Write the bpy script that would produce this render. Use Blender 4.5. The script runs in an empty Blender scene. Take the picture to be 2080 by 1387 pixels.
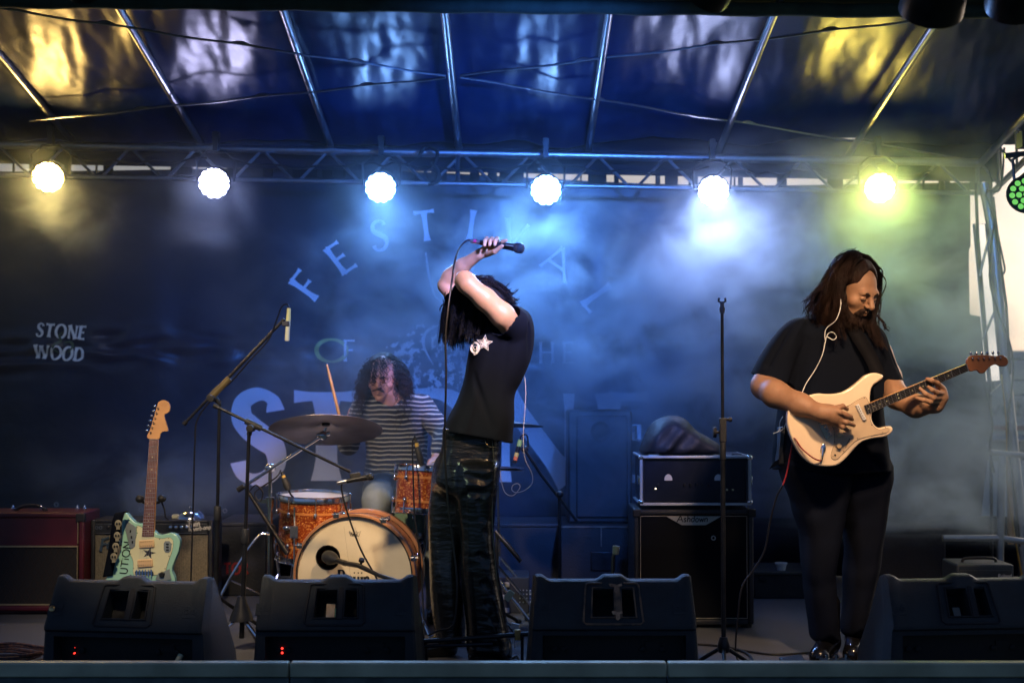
import bpy, bmesh, math, random
import numpy as np
from mathutils import Vector, Matrix, noise as mnoise
random.seed(7); rng = np.random.default_rng(7)
R = math.radians
scene = bpy.context.scene
COL = scene.collection

# ---------------------------------------------------------------- camera
CAMZ = 1.22; PITCH = math.atan(87/2800)
cam_d = bpy.data.cameras.new('camera'); cam = bpy.data.objects.new('camera', cam_d); COL.objects.link(cam)
cam.location = (0, 0, CAMZ); cam.rotation_euler = (R(90)+PITCH, 0, 0)
cam_d.sensor_width = 36; cam_d.lens = 2800/2080*36
cam_d.clip_start = .05; cam_d.clip_end = 3000
cam_d.dof.use_dof = True; cam_d.dof.focus_distance = 6.1; cam_d.dof.aperture_fstop = 2.2
scene.camera = cam
CP, SP = math.cos(PITCH), math.sin(PITCH)
def W(px, py, D):
    """the point seen at photo pixel (px, py) that stands D metres in front of the camera"""
    u, v = px-1040, 693.5-py
    d = Vector((u, 2800*CP - v*SP, 2800*SP + v*CP))
    return Vector((0, 0, CAMZ)) + d*(D/d.y)
def S(D): return 2800/D      # pixels per metre

# ---------------------------------------------------------------- world, sun, exposure
world = bpy.data.worlds.new('World'); scene.world = world; world.use_nodes = True
nt = world.node_tree; bg = nt.nodes['Background']
sky = nt.nodes.new('ShaderNodeTexSky'); sky.sky_type = 'NISHITA'; sky.sun_disc = False
sky.sun_elevation = R(20); sky.sun_rotation = R(40); sky.dust_density = 2.5; sky.air_density = 1.0; sky.ozone_density = 2.0
hs = nt.nodes.new('ShaderNodeHueSaturation'); hs.inputs['Saturation'].default_value = .55
nt.links.new(sky.outputs[0], hs.inputs['Color'])
# sky tinted by direction: pale warm behind the stage, blue added in front as fill
wtc = nt.nodes.new('ShaderNodeTexCoord'); wsx = nt.nodes.new('ShaderNodeSeparateXYZ'); wmr = nt.nodes.new('ShaderNodeMapRange'); wmr.inputs[1].default_value = -.3; wmr.inputs[2].default_value = .5
wmx = nt.nodes.new('ShaderNodeMix'); wmx.data_type = 'RGBA'; wmx.inputs[6].default_value = (.34, .56, 1.05, 1); wmx.inputs[7].default_value = (1.14, 1.02, .95, 1)
wml = nt.nodes.new('ShaderNodeMix'); wml.data_type = 'RGBA'; wml.blend_type = 'MULTIPLY'; wml.inputs[0].default_value = 1
nt.links.new(wtc.outputs['Generated'], wsx.inputs[0]); nt.links.new(wsx.outputs[1], wmr.inputs[0]); nt.links.new(wmr.outputs[0], wmx.inputs[0]); nt.links.new(hs.outputs[0], wml.inputs[6]); nt.links.new(wmx.outputs[2], wml.inputs[7]); nt.links.new(wml.outputs[2], bg.inputs[0]); bg.inputs[1].default_value = 0.058
sun_d = bpy.data.lights.new('sun', 'SUN'); sun_d.energy = .5; sun_d.angle = R(12); sun_d.color = (1, .93, .84)
sun = bpy.data.objects.new('sun', sun_d); COL.objects.link(sun); sun.location = (20, 30, 12)
_sd = Vector((math.sin(R(40))*math.cos(R(20)), math.cos(R(40))*math.cos(R(20)), math.sin(R(20))))
sun.rotation_euler = _sd.to_track_quat('Z', 'Y').to_euler()
scene.view_settings.view_transform = 'Standard'; scene.view_settings.look = 'None'
scene.view_settings.exposure = .14; scene.view_settings.gamma = 1
scene.render.engine = 'CYCLES'
cy = scene.cycles
cy.use_denoising = True; cy.max_bounces = 8; cy.volume_bounces = 1; cy.transparent_max_bounces = 8
cy.sample_clamp_indirect = 4; cy.sample_clamp_direct = 0
cy.volume_step_rate = 1.0; cy.volume_max_steps = 128; cy.caustics_reflective = False; cy.caustics_refractive = False
try: cy.denoising_prefilter = 'ACCURATE'
except Exception: pass

# ---------------------------------------------------------------- materials
def _in(b, n, v):
    if n in b.inputs: b.inputs[n].default_value = v
def mat(name, col, rough=.6, metal=0, var=.15, vscale=8, bump=0, bscale=60, coat=0, sheen=0, rvar=.1, sss=0, col2=None, spec=None, stretch=None):
    m = bpy.data.materials.new(name); m.use_nodes = True; t = m.node_tree; b = t.nodes['Principled BSDF']
    _in(b, 'Roughness', rough); _in(b, 'Metallic', metal); _in(b, 'Coat Weight', coat); _in(b, 'Coat Roughness', .08)
    if spec is not None: _in(b, 'Specular IOR Level', spec)
    if sheen: _in(b, 'Sheen Weight', sheen)
    if sss: _in(b, 'Subsurface Weight', sss); _in(b, 'Subsurface Radius', (.02, .008, .004)); _in(b, 'Subsurface Scale', .6)
    tc = t.nodes.new('ShaderNodeTexCoord'); n = t.nodes.new('ShaderNodeTexNoise'); n.inputs['Scale'].default_value = vscale; n.inputs['Detail'].default_value = 5
    t.links.new(tc.outputs['Object'], n.inputs['Vector'])
    r = t.nodes.new('ShaderNodeValToRGB'); r.color_ramp.elements[0].position = .3; r.color_ramp.elements[1].position = .7
    c = col; c2 = col2 or [min(1, x*(1+var)) for x in c]
    r.color_ramp.elements[0].color = (*[x*(1-var) for x in c], 1) if col2 is None else (*c, 1); r.color_ramp.elements[1].color = (*c2, 1)
    t.links.new(n.outputs[0], r.inputs[0]); t.links.new(r.outputs[0], b.inputs['Base Color'])
    if rvar:
        mr = t.nodes.new('ShaderNodeMapRange'); mr.inputs[3].default_value = max(0.03, rough-rvar); mr.inputs[4].default_value = min(1, rough+rvar)
        t.links.new(n.outputs[0], mr.inputs[0]); t.links.new(mr.outputs[0], b.inputs['Roughness'])
    if bump:
        n2 = t.nodes.new('ShaderNodeTexNoise'); n2.inputs['Scale'].default_value = bscale; n2.inputs['Detail'].default_value = 4
        if stretch:
            mpn = t.nodes.new('ShaderNodeMapping'); mpn.inputs['Scale'].default_value = stretch; t.links.new(tc.outputs['Object'], mpn.inputs[0]); t.links.new(mpn.outputs[0], n2.inputs['Vector'])
        else: t.links.new(tc.outputs['Object'], n2.inputs['Vector'])
        bp = t.nodes.new('ShaderNodeBump'); bp.inputs['Strength'].default_value = min(1, bump); bp.inputs['Distance'].default_value = .004*max(1, bump)
        t.links.new(n2.outputs[0], bp.inputs['Height']); t.links.new(bp.outputs[0], b.inputs['Normal'])
    return m
def emit(name, col, s):
    m = bpy.data.materials.new(name); m.use_nodes = True; t = m.node_tree; b = t.nodes['Principled BSDF']
    _in(b, 'Base Color', (.02, .02, .02, 1)); _in(b, 'Emission Color', (*col, 1)); _in(b, 'Emission Strength', s); return m

M = {}
M['black_plastic'] = mat('black_plastic', (.022, .024, .028), .5, bump=.5, bscale=350, vscale=6, var=.3)
M['black_metal'] = mat('black_metal', (.015, .016, .019), .38, .3, vscale=20, var=.4)
M['chrome'] = mat('chrome', (.75, .75, .76), .15, 1, var=.05, vscale=30, rvar=.08)
M['brass'] = mat('brass', (.5, .33, .14), .3, 1, var=.2, vscale=12)
M['alu'] = mat('aluminium', (.45, .46, .48), .34, 1, var=.12, vscale=15, bump=.1, bscale=90)
M['rubber'] = mat('rubber', (.008, .008, .009), .6, var=.3)
M['cable'] = mat('cable', (.008, .008, .009), .5, var=.3)
M['white'] = mat('white_plastic', (.72, .72, .7), .45, var=.06)
M['cream'] = mat('cream_paint', (.84, .66, .46), .18, var=.08, vscale=6, coat=.6)
M['mint'] = mat('mint_paint', (.30, .56, .42), .2, var=.06, vscale=6, coat=.6)
M['ivory'] = mat('ivory_plastic', (.60, .60, .38), .35, var=.08)
M['peach'] = mat('peach_plastic', (.75, .52, .28), .35, var=.08)
M['ink'] = mat('ink', (.008, .01, .012), .5, var=.2)
M['skin'] = mat('skin', (.48, .27, .14), .48, var=.12, vscale=22, bump=.12, bscale=220, sss=.12, col2=(.56, .34, .18))
M['skin_tan'] = mat('skin_tan', (.27, .145, .085), .5, var=.14, vscale=24, bump=.35, bscale=260, sss=.1, col2=(.34, .19, .115), spec=.3)
M['skin2'] = mat('skin_drummer', (.50, .25, .19), .5, var=.12, vscale=22, bump=.12, bscale=220, sss=.12)
M['hair_black'] = mat('hair_black', (.003, .004, .008), .5, var=.4, vscale=20, rvar=.05, spec=.2, bump=1.5, bscale=200, stretch=(1, 1, .07))
M['hair_brown'] = mat('hair_brown', (.010, .006, .005), .55, var=.5, vscale=18, rvar=.05, col2=(.028, .013, .009), spec=.18, bump=1.5, bscale=200, stretch=(1, 1, .07))
M['hair_dark'] = mat('hair_dark_curly', (.020, .012, .010), .6, spec=.3, var=.5, vscale=18, rvar=.05)
M['black_cotton'] = mat('black_cotton', (.003, .005, .011), .95, var=.25, vscale=5, bump=.25, bscale=500, spec=.12)
M['denim_black'] = mat('black_denim', (.003, .005, .012), .9, spec=.15, var=.3, vscale=9, bump=.4, bscale=300)
M['leather'] = mat('black_leather', (.005, .006, .008), .25, var=.3, vscale=7, bump=2.4, bscale=12, stretch=(.8, .8, 2.6), coat=.25, rvar=.08)
M['boot'] = mat('polished_boot', (.008, .008, .009), .2, var=.3, coat=.4)
M['jeans'] = mat('faded_jeans', (.24, .29, .30), .85, var=.3, vscale=8, bump=.3, bscale=260)
M['maple'] = mat('maple', (.58, .30, .11), .3, var=.15, vscale=9, coat=.4)
M['maple_dark'] = mat('aged_maple', (.22, .085, .035), .3, var=.2, vscale=9, coat=.4)
M['rosewood'] = mat('rosewood', (.13, .045, .03), .45, var=.35, vscale=25)
M['ebony'] = mat('dark_rosewood', (.014, .012, .012), .4, var=.35, vscale=25)
M['drumhead'] = mat('drumhead', (.66, .64, .6), .5, var=.06, vscale=9)
M['gold_print'] = mat('pale_print', (.52, .53, .50), .6, var=.08)

# ---------------------------------------------------------------- mesh helpers
ORG = {}
def tag(o, label, cat, group=None, kind=None):
    if label: o['label'] = label
    if cat: o['category'] = cat
    if group: o['group'] = group
    if kind: o['kind'] = kind
    return o
def thing(name, label, cat, loc, group=None):
    o = bpy.data.objects.new(name, None); COL.objects.link(o); o.location = loc; o.empty_display_size = .1
    ORG[o.name] = Vector(loc); return tag(o, label, cat, group)
def link_mesh(name, me, material, parent=None, origin=None, smooth=38):
    o = bpy.data.objects.new(name, me); COL.objects.link(o)
    if parent is not None:
        org = ORG[parent.name]; o.parent = parent
    else:
        org = Vector(origin) if origin is not None else Vector((0, 0, 0)); o.location = org
    ORG[o.name] = org
    if org.length > 0: me.transform(Matrix.Translation(-org))
    if material: me.materials.append(material)
    if smooth:
        me.polygons.foreach_set('use_smooth', [True]*len(me.polygons))
        if smooth < 180: me.set_sharp_from_angle(angle=R(smooth))
    me.update(); return o
def frame(d):
    d = Vector(d).normalized(); a = Vector((0, 0, 1)) if abs(d.z) < .9 else Vector((1, 0, 0))
    x = d.cross(a).normalized(); return x, d.cross(x).normalized(), d
class MB:
    def __init__(s): s.v = []; s.f = []; s.mi = []; s.cur = 0
    def add(s, vs, fs):
        n = len(s.v); s.v += [tuple(v) for v in vs]; s.f += [tuple(i+n for i in f) for f in fs]; s.mi += [s.cur]*len(fs); return s
    def box(s, c, sz, rot=None):
        c = Vector(c); h = Vector(sz)*.5; rot = rot or Matrix.Identity(3)
        vs = [c + rot @ Vector((h.x*a, h.y*b, h.z*d)) for a in (-1, 1) for b in (-1, 1) for d in (-1, 1)]
        return s.add(vs, [(0, 1, 3, 2), (4, 6, 7, 5), (0, 4, 5, 1), (2, 3, 7, 6), (0, 2, 6, 4), (1, 5, 7, 3)])
    def tube(s, pts, r, n=10, closed=False):
        pts = [Vector(p) for p in pts]; m = len(pts); r = [r]*m if isinstance(r, (int, float)) else r
        vs = []; px = None
        for i, p in enumerate(pts):
            a = pts[i-1] if (i > 0 or closed) else p; b = pts[(i+1) % m] if (i < m-1 or closed) else p
            d = (b-a)
            if d.length < 1e-9: d = Vector((0, 0, 1))
            d.normalize()
            if px is None: px = frame(d)[0]
            px = (px - d*px.dot(d))
            if px.length < 1e-6: px = frame(d)[0]
            px.normalize(); py = d.cross(px)
            vs += [p + (px*math.cos(2*math.pi*k/n) + py*math.sin(2*math.pi*k/n))*r[i] for k in range(n)]
        fs = [(i*n+k, i*n+(k+1) % n, (i+1) % m*n+(k+1) % n, (i+1) % m*n+k) for i in range(m if closed else m-1) for k in range(n)]
        if not closed: fs += [tuple(range(n))[::-1], tuple((m-1)*n+k for k in range(n))]
        return s.add(vs, fs)
    def lathe(s, prof, o, axis, n=28, caps=True):
        """prof: list of (radius, height along the axis)"""
        o = Vector(o); x, y, z = frame(axis); vs = []
        for r, h in prof: vs += [o + z*h + (x*math.cos(2*math.pi*k/n)+y*math.sin(2*math.pi*k/n))*max(r, 1e-4) for k in range(n)]
        m = len(prof)
        fs = [(i*n+k, i*n+(k+1) % n, (i+1)*n+(k+1) % n, (i+1)*n+k) for i in range(m-1) for k in range(n)]
        if caps: fs += [tuple(range(n))[::-1], tuple((m-1)*n+k for k in range(n))]
        return s.add(vs, fs)
    def ring(s, o, axis, r, t, h, n=40):
        """hoop: radius r, wall t, height h centred on o"""
        return s.lathe([(r, -h/2), (r+t, -h/2), (r+t, h/2), (r, h/2), (r, -h/2)], o, axis, n, caps=False)
    def prism(s, pts, vec):
        pts = [Vector(p) for p in pts]; vec = Vector(vec); n = len(pts)
        return s.add(pts + [p+vec for p in pts], [tuple(range(n))[::-1], tuple(range(n, 2*n))] + [(i, (i+1) % n, n+(i+1) % n, n+i) for i in range(n)])
    def ell(s, c, r, rot=None, n=16, m=10):
        c = Vector(c); r = Vector((r, r, r)) if isinstance(r, (int, float)) else Vector(r); rot = rot or Matrix.Identity(3)
        vs = [c + rot @ Vector((r.x*math.sin(math.pi*i/m)*math.cos(2*math.pi*k/n), r.y*math.sin(math.pi*i/m)*math.sin(2*math.pi*k/n), r.z*math.cos(math.pi*i/m))) for i in range(1, m) for k in range(n)]
        vs += [c + rot @ Vector((0, 0, r.z)), c - rot @ Vector((0, 0, r.z))]; t = (m-1)*n
        fs = [(i*n+k, (i+1)*n+k, (i+1)*n+(k+1) % n, i*n+(k+1) % n) for i in range(m-2) for k in range(n)]
        fs += [(t, k, (k+1) % n) for k in range(n)] + [(t+1, (m-2)*n+(k+1) % n, (m-2)*n+k) for k in range(n)]
        return s.add(vs, fs)
    def ribbon(s, pts, ws, nrm=(0, -1, 0), th=.0006):
        """flat painted stroke along pts"""
        pts = [Vector(p) for p in pts]; nrm = Vector(nrm); m = len(pts); vs = []
        for i, p in enumerate(pts):
            d = (pts[min(i+1, m-1)]-pts[max(i-1, 0)]).normalized(); q = d.cross(nrm).normalized()
            w = (ws if isinstance(ws, (int, float)) else ws[i])*.5
            vs += [p-q*w, p+q*w]
        return s.add(vs, [(2*i, 2*i+1, 2*i+3, 2*i+2) for i in range(m-1)])
    def build(s, name, material=None, parent=None, origin=None, bevel=0, smooth=38, seg=2, mats=None, recalc=True, sub=0):
        me = bpy.data.meshes.new(name); me.from_pydata(s.v, [], s.f)
        if mats:
            for q in mats: me.materials.append(q)
            me.polygons.foreach_set('material_index', s.mi); material = None
        if recalc:
            b = bmesh.new(); b.from_mesh(me); bmesh.ops.recalc_face_normals(b, faces=b.faces); b.to_mesh(me); b.free()
        o = link_mesh(name, me, material, parent, origin, smooth)
        if bevel:
            md = o.modifiers.new('bevel', 'BEVEL'); md.width = bevel; md.segments = seg; md.limit_method = 'ANGLE'; md.angle_limit = R(40); md.harden_normals = False
        if sub:
            md = o.modifiers.new('sub', 'SUBSURF'); md.levels = sub; md.render_levels = sub
        return o
def rz(a): return Matrix.Rotation(a, 3, 'Z')
def rx(a): return Matrix.Rotation(a, 3, 'X')
def ry(a): return Matrix.Rotation(a, 3, 'Y')
def crom(pts, n=6, closed=False):
    """Catmull-Rom through points"""
    P = [Vector(p) for p in pts]; m = len(P); out = []
    rngm = m if closed else m-1
    for i in range(rngm):
        if closed: a, b, c, d = P[(i-1) % m], P[i], P[(i+1) % m], P[(i+2) % m]
        else: a, b, c, d = P[max(i-1, 0)], P[i], P[i+1], P[min(i+2, m-1)]
        for k in range(n):
            t = k/n; out.append(.5*((2*b)+(c-a)*t+(2*a-5*b+4*c-d)*t*t+(3*b-a-3*c+d)*t**3))
    if not closed: out.append(P[-1])
    return out
def PL(pts, D=None):
    """pixel polyline -> world; entries (px,py) at D or (px,py,D)"""
    return [W(p[0], p[1], p[2] if len(p) > 2 else D) for p in pts]
def cutbox(o, cutters):
    """carve boxes out of a mesh object, result baked into its mesh"""
    for c in cutters:
        me = bpy.data.meshes.new('cutter'); me.from_pydata(c.v, [], c.f)
        b = bmesh.new(); b.from_mesh(me); bmesh.ops.recalc_face_normals(b, faces=b.faces); b.to_mesh(me); b.free()
        me.transform(Matrix.Translation(-ORG[o.name]))
        co = bpy.data.objects.new('cutter', me); COL.objects.link(co); co.location = ORG[o.name]
        md = o.modifiers.new('cut', 'BOOLEAN'); md.operation = 'DIFFERENCE'; md.solver = 'EXACT'; md.object = co
        bpy.context.view_layer.update()
        dg = bpy.context.evaluated_depsgraph_get(); nm = bpy.data.meshes.new_from_object(o.evaluated_get(dg))
        o.modifiers.clear(); old = o.data; o.data = nm; nm.name = old.name
        bpy.data.objects.remove(co)
    o.data.set_sharp_from_angle(angle=R(35))

# ---------------------------------------------------------------- signed-distance modelling for bodies and cloth
import openvdb
class SDF:
    def __init__(s, lo, hi, h):
        s.lo = np.array(lo, float); s.h = h; s.n = np.ceil((np.array(hi, float)-s.lo)/h).astype(int)+1
        s.f = np.full(s.n, 1.0, np.float32); s.ax = [s.lo[i]+np.arange(s.n[i])*h for i in range(3)]
    def sl(s, lo, hi):
        a = np.clip(np.floor((np.array(lo)-s.lo)/s.h).astype(int), 0, s.n); b = np.clip(np.ceil((np.array(hi)-s.lo)/s.h).astype(int)+1, 0, s.n)
        q = tuple(slice(a[i], b[i]) for i in range(3))
        X = s.ax[0][q[0]][:, None, None]; Y = s.ax[1][q[1]][None, :, None]; Z = s.ax[2][q[2]][None, None, :]
        return q, X, Y, Z
    def merge(s, q, d, k, sub):
        f = s.f[q]
        if f.size == 0: return
        d = d.astype(np.float32)
        if sub: f = -f
        if k > 0:
            h = np.clip(.5+.5*(f-d)/k, 0, 1); g = f*(1-h)+d*h-k*h*(1-h)
        else: g = np.minimum(f, d)
        s.f[q] = -g if sub else g
    def cone(s, a, b, ra, rb=None, k=.015, sub=False):
        a = np.array(a, float); b = np.array(b, float); rb = ra if rb is None else rb; m = max(ra, rb)+k+4*s.h
        q, X, Y, Z = s.sl(np.minimum(a, b)-m, np.maximum(a, b)+m)
        d = b-a; L = max(d@d, 1e-9)
        t = np.clip(((X-a[0])*d[0]+(Y-a[1])*d[1]+(Z-a[2])*d[2])/L, 0, 1)
        D = np.sqrt((X-a[0]-t*d[0])**2+(Y-a[1]-t*d[1])**2+(Z-a[2]-t*d[2])**2)-(ra+(rb-ra)*t)
        s.merge(q, D, k, sub)
    def chain(s, pts, rs, k=.01, sub=False):
        for i in range(len(pts)-1): s.cone(pts[i], pts[i+1], rs[i], rs[i+1], k, sub)
    def ell(s, c, r, rot=None, k=.015, sub=False):
        c = np.array(c, float); r = np.array([r]*3 if isinstance(r, (int, float)) else r, float); m = r.max()+k+4*s.h
        q, X, Y, Z = s.sl(c-m, c+m); X, Y, Z = X-c[0], Y-c[1], Z-c[2]
        if rot is not None:
            A = np.array(rot.transposed()); X, Y, Z = [A[i, 0]*X+A[i, 1]*Y+A[i, 2]*Z for i in range(3)]
        k0 = np.sqrt((X/r[0])**2+(Y/r[1])**2+(Z/r[2])**2); k1 = np.sqrt((X/r[0]**2)**2+(Y/r[1]**2)**2+(Z/r[2]**2)**2)
        s.merge(q, k0*(k0-1)/np.maximum(k1, 1e-6), k, sub)
    def slab(s, poly, yc, t, r, k=.02, sub=False, smooth=True, slope=0, caps=()):
        """inflated outline: poly = [(x,z)], centre depth yc, half thickness t, edge rounding r"""
        if smooth: poly = [(p.x, p.y) for p in crom([(a, b, 0) for a, b in poly], 4, closed=True)]
        P = np.array(poly, float); m = k+4*s.h
        q, X, Y, Z = s.sl((P[:, 0].min()-m, yc-t-m-.05, P[:, 1].min()-m), (P[:, 0].max()+m, yc+t+m+.05, P[:, 1].max()+m))
        x = X[:, 0, :]; z = Z[0, :, :] if Z.shape[0] == 1 else Z[:, 0, :]
        x = X[:, 0, 0][:, None]; z = Z[0, 0, :][None, :]
        d2 = np.full((x.shape[0], z.shape[1]), 1e9); ins = np.zeros(d2.shape, bool)
        for i in range(len(P)):
            a, b = P[i], P[(i+1) % len(P)]; e = b-a; L = max(e@e, 1e-12)
            tt = np.clip(((x-a[0])*e[0]+(z-a[1])*e[1])/L, 0, 1)
            d2 = np.minimum(d2, (x-a[0]-tt*e[0])**2+(z-a[1]-tt*e[1])**2)
            c = ((a[1] > z) != (b[1] > z))
            with np.errstate(divide='ignore', invalid='ignore'): xi = a[0]+(z-a[1])*e[0]/(e[1] if abs(e[1]) > 1e-12 else 1e-12)
            ins ^= (c & (x < xi))
        d2 = np.sqrt(d2); d2[ins] *= -1; d2 = d2[:, None, :]
        y = Y-yc-slope*(Z-P[:, 1].mean())
        D = np.sqrt(np.maximum(d2+r, 0)**2+(y*r/t)**2)-r
        for (ax_, az_), (bx_, bz_) in caps:      # straight cut; cloth stays on the left of a->b
            l_ = math.hypot(bx_-ax_, bz_-az_); nx_, nz_ = (bz_-az_)/l_, -(bx_-ax_)/l_
            D = np.maximum(D, (X-ax_)*nx_+(Z-az_)*nz_)
        s.merge(q, D, k, sub)
    def half(s, p, n, k=0):
        """cut away everything on the n side of plane through p"""
        n = Vector(n).normalized(); X, Y, Z = s.ax[0][:, None, None], s.ax[1][None, :, None], s.ax[2][None, None, :]
        D = ((X-p[0])*n.x+(Y-p[1])*n.y+(Z-p[2])*n.z).astype(np.float32)
        s.f = np.maximum(s.f, D)
    def ripple(s, amp, fr, seed=0, ani=(1, 1, 1)):
        """cloth-like folds: a few warped sine waves"""
        r = np.random.default_rng(seed); X, Y, Z = s.ax[0][:, None, None]*ani[0], s.ax[1][None, :, None]*ani[1], s.ax[2][None, None, :]*ani[2]
        g = np.zeros(s.f.shape, np.float32)
        for i in range(5):
            d = r.normal(size=3); d /= np.linalg.norm(d); f = fr*(.6+.9*r.random()); e = r.normal(size=3)*fr*.35
            g += np.sin(f*(d[0]*X+d[1]*Y+d[2]*Z)+2.0*np.sin(e[0]*X+e[1]*Y+e[2]*Z+r.random()*6)+r.random()*6).astype(np.float32)
        s.f = s.f+(amp*g/3).astype(np.float32)
    def mesh(s):
        f = s.f.copy(); f[0] = f[-1] = 1; f[:, 0] = f[:, -1] = 1; f[:, :, 0] = f[:, :, -1] = 1
        g = openvdb.FloatGrid(1.0); g.copyFromArray(np.clip(f, -.5, 1.0))
        p, q = g.convertToQuads(isovalue=0.0)
        return p*s.h+s.lo, q[:, ::-1]
def np_mesh(name, parts, material, parent=None, origin=None, smooth=180, mods=0, iters=3):
    vs = []; fs = []; n = 0
    for p, q in parts: vs.append(np.asarray(p)); fs += (np.asarray(q)+n).tolist(); n += len(p)
    me = bpy.data.meshes.new(name); me.from_pydata(np.vstack(vs).tolist(), [], fs)
    o = link_mesh(name, me, material, parent, origin, smooth)
    if mods: md = o.modifiers.new('relax', 'SMOOTH'); md.iterations = iters; md.factor = mods
    return o
def strands(paths, r0, r1, n=3):
    """paths N x M x 3 -> hair tubes"""
    P = np.asarray(paths, float); N, K, _ = P.shape
    T = np.gradient(P, axis=1); T /= np.maximum(np.linalg.norm(T, axis=2, keepdims=True), 1e-9)
    a = np.array([.31, .91, .27]); X = np.cross(T, a); X /= np.maximum(np.linalg.norm(X, axis=2, keepdims=True), 1e-9); Y = np.cross(T, X)
    rr = np.linspace(r0, r1, K)[None, :, None]
    V = np.stack([P+(X*math.cos(2*math.pi*k/n)+Y*math.sin(2*math.pi*k/n))*rr for k in range(n)], axis=2).reshape(-1, 3)
    b = (np.arange(N)[:, None, None]*K+np.arange(K-1)[None, :, None])*n; k = np.arange(n)[None, None, :]; k2 = (k+1) % n
    F = np.stack([b+k, b+k2, b+n+k2, b+n+k], axis=-1).reshape(-1, 4)
    return V, F

# ---------------------------------------------------------------- lettering: strokes in a unit cell
G = {
 'A': (.8, [[(0, 0), (.4, 1)], [(.8, 0), (.4, 1)], [(.16, .36), (.64, .36)]]),
 'B': (.6, [[(.1, 0), (.1, 1)], [(.1, .97), (.4, .95), (.5, .76), (.4, .56), (.1, .53)], [(.1, .53), (.45, .5), (.56, .27), (.45, .05), (.1, .03)]]),
 'D': (.8, [[(.12, 0), (.12, 1)], [(.05, .96), (.4, .95), (.68, .75), (.72, .5), (.68, .25), (.4, .05), (.05, .04)]]),
 'E': (.55, [[(.1, 0), (.1, 1)], [(.1, .96), (.52, .96)], [(.1, .52), (.44, .52)], [(.1, .04), (.55, .04)]]),
 'F': (.55, [[(.1, 0), (.1, 1)], [(.1, .96), (.54, .96)], [(.1, .52), (.44, .52)]]),
 'H': (.75, [[(.1, 0), (.1, 1)], [(.65, 0), (.65, 1)], [(.1, .52), (.65, .52)]]),
 'I': (.2, [[(.1, 0), (.1, 1)]]),
 'L': (.5, [[(.1, 0), (.1, 1)], [(.1, .04), (.5, .04)]]),
 'N': (.8, [[(.12, 0), (.12, 1)], [(.1, 1), (.7, 0)], [(.69, 0), (.69, 1)]]),
 'O': (.85, [[(.42+.38*math.cos(a), .5+.49*math.sin(a)) for a in [math.pi/2+i*math.pi/10 for i in range(21)]]]),
 'R': (.65, [[(.1, 0), (.1, 1)], [(.1, .97), (.42, .95), (.52, .75), (.42, .54), (.1, .52)], [(.3, .52), (.65, 0)]]),
 'S': (.6, [[(.50, .79), (.47, .91), (.36, .975), (.23, .965), (.11, .88), (.10, .72), (.20, .60), (.35, .49), (.49, .37), (.51, .18), (.40, .045), (.24, .02), (.11, .08), (.07, .22)]]),
 'T': (.7, [[(.35, 0), (.35, .97)], [(0, .95), (.7, .95)]]),
 'U': (.7, [[(.1, 1), (.1, .3), (.2, .06), (.35, 0), (.5, .06), (.6, .3), (.6, 1)]]),
 'V': (.75, [[(0, 1), (.37, 0)], [(.75, 1), (.37, 0)]]),
 'W': (1.1, [[(0, 1), (.27, 0)], [(.5, .95), (.27, 0)], [(.5, .95), (.8, 0)], [(1.08, 1), (.8, 0)]]),
 'a': (.5, [[(.42, .55), (.25, .62), (.08, .5), (.05, .25), (.15, .05), (.3, .03), (.42, .2)], [(.42, .6), (.42, .1), (.5, 0)]]),
 'b': (.5, [[(.08, 1), (.08, .05)], [(.08, .42), (.25, .6), (.42, .45), (.42, .18), (.28, .02), (.08, .1)]]),
 'l': (.2, [[(.1, 1), (.1, 0)]]),
 'x': (.5, [[(0, .6), (.4, 0)], [(.4, .6), (0, 0)]]),
 'd': (.5, [[(.42, .55), (.25, .62), (.08, .5), (.05, .25), (.15, .05), (.3, .03), (.42, .2)], [(.44, 1), (.42, 0)]]),
 'e': (.5, [[(.05, .34), (.44, .36), (.36, .56), (.2, .6), (.06, .45), (.06, .2), (.2, .03), (.44, .12)]]),
 'h': (.5, [[(.08, 1), (.08, 0)], [(.08, .4), (.25, .6), (.4, .5), (.42, 0)]]),
 'i': (.2, [[(.1, .6), (.1, 0)], [(.1, .86), (.1, .78)]]),
 'j': (.25, [[(.15, .6), (.15, -.15), (0, -.28)], [(.15, .86), (.15, .78)]]),
 'm': (.75, [[(.08, .6), (.08, 0)], [(.08, .45), (.22, .6), (.35, .5), (.36, 0)], [(.36, .45), (.5, .6), (.64, .5), (.65, 0)]]),
 'n': (.5, [[(.08, .6), (.08, 0)], [(.08, .42), (.25, .6), (.4, .5), (.42, 0)]]),
 'o': (.5, [[(.25+.2*math.cos(a), .3+.29*math.sin(a)) for a in [math.pi/2+i*math.pi/8 for i in range(17)]]]),
 'p': (.5, [[(.08, .6), (.08, -.3)], [(.08, .45), (.25, .6), (.42, .45), (.42, .18), (.28, .02), (.08, .1)]]),
 'r': (.35, [[(.08, .6), (.08, 0)], [(.08, .4), (.2, .58), (.34, .56)]]),
 's': (.4, [[(.34, .5), (.2, .6), (.07, .48), (.2, .32), (.34, .18), (.22, .02), (.05, .1)]]),
 't': (.3, [[(.14, .95), (.14, .1), (.28, 0)], [(0, .6), (.28, .6)]]),
 'v': (.45, [[(0, .6), (.22, 0)], [(.44, .6), (.22, 0)]]),
 'w': (.6, [[(0, .6), (.15, 0)], [(.3, .55), (.15, 0)], [(.3, .55), (.45, 0)], [(.6, .6), (.45, 0)]]),
 '-': (.4, [[(.05, .3), (.35, .3)]]), ' ': (.3, []),
}
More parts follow.
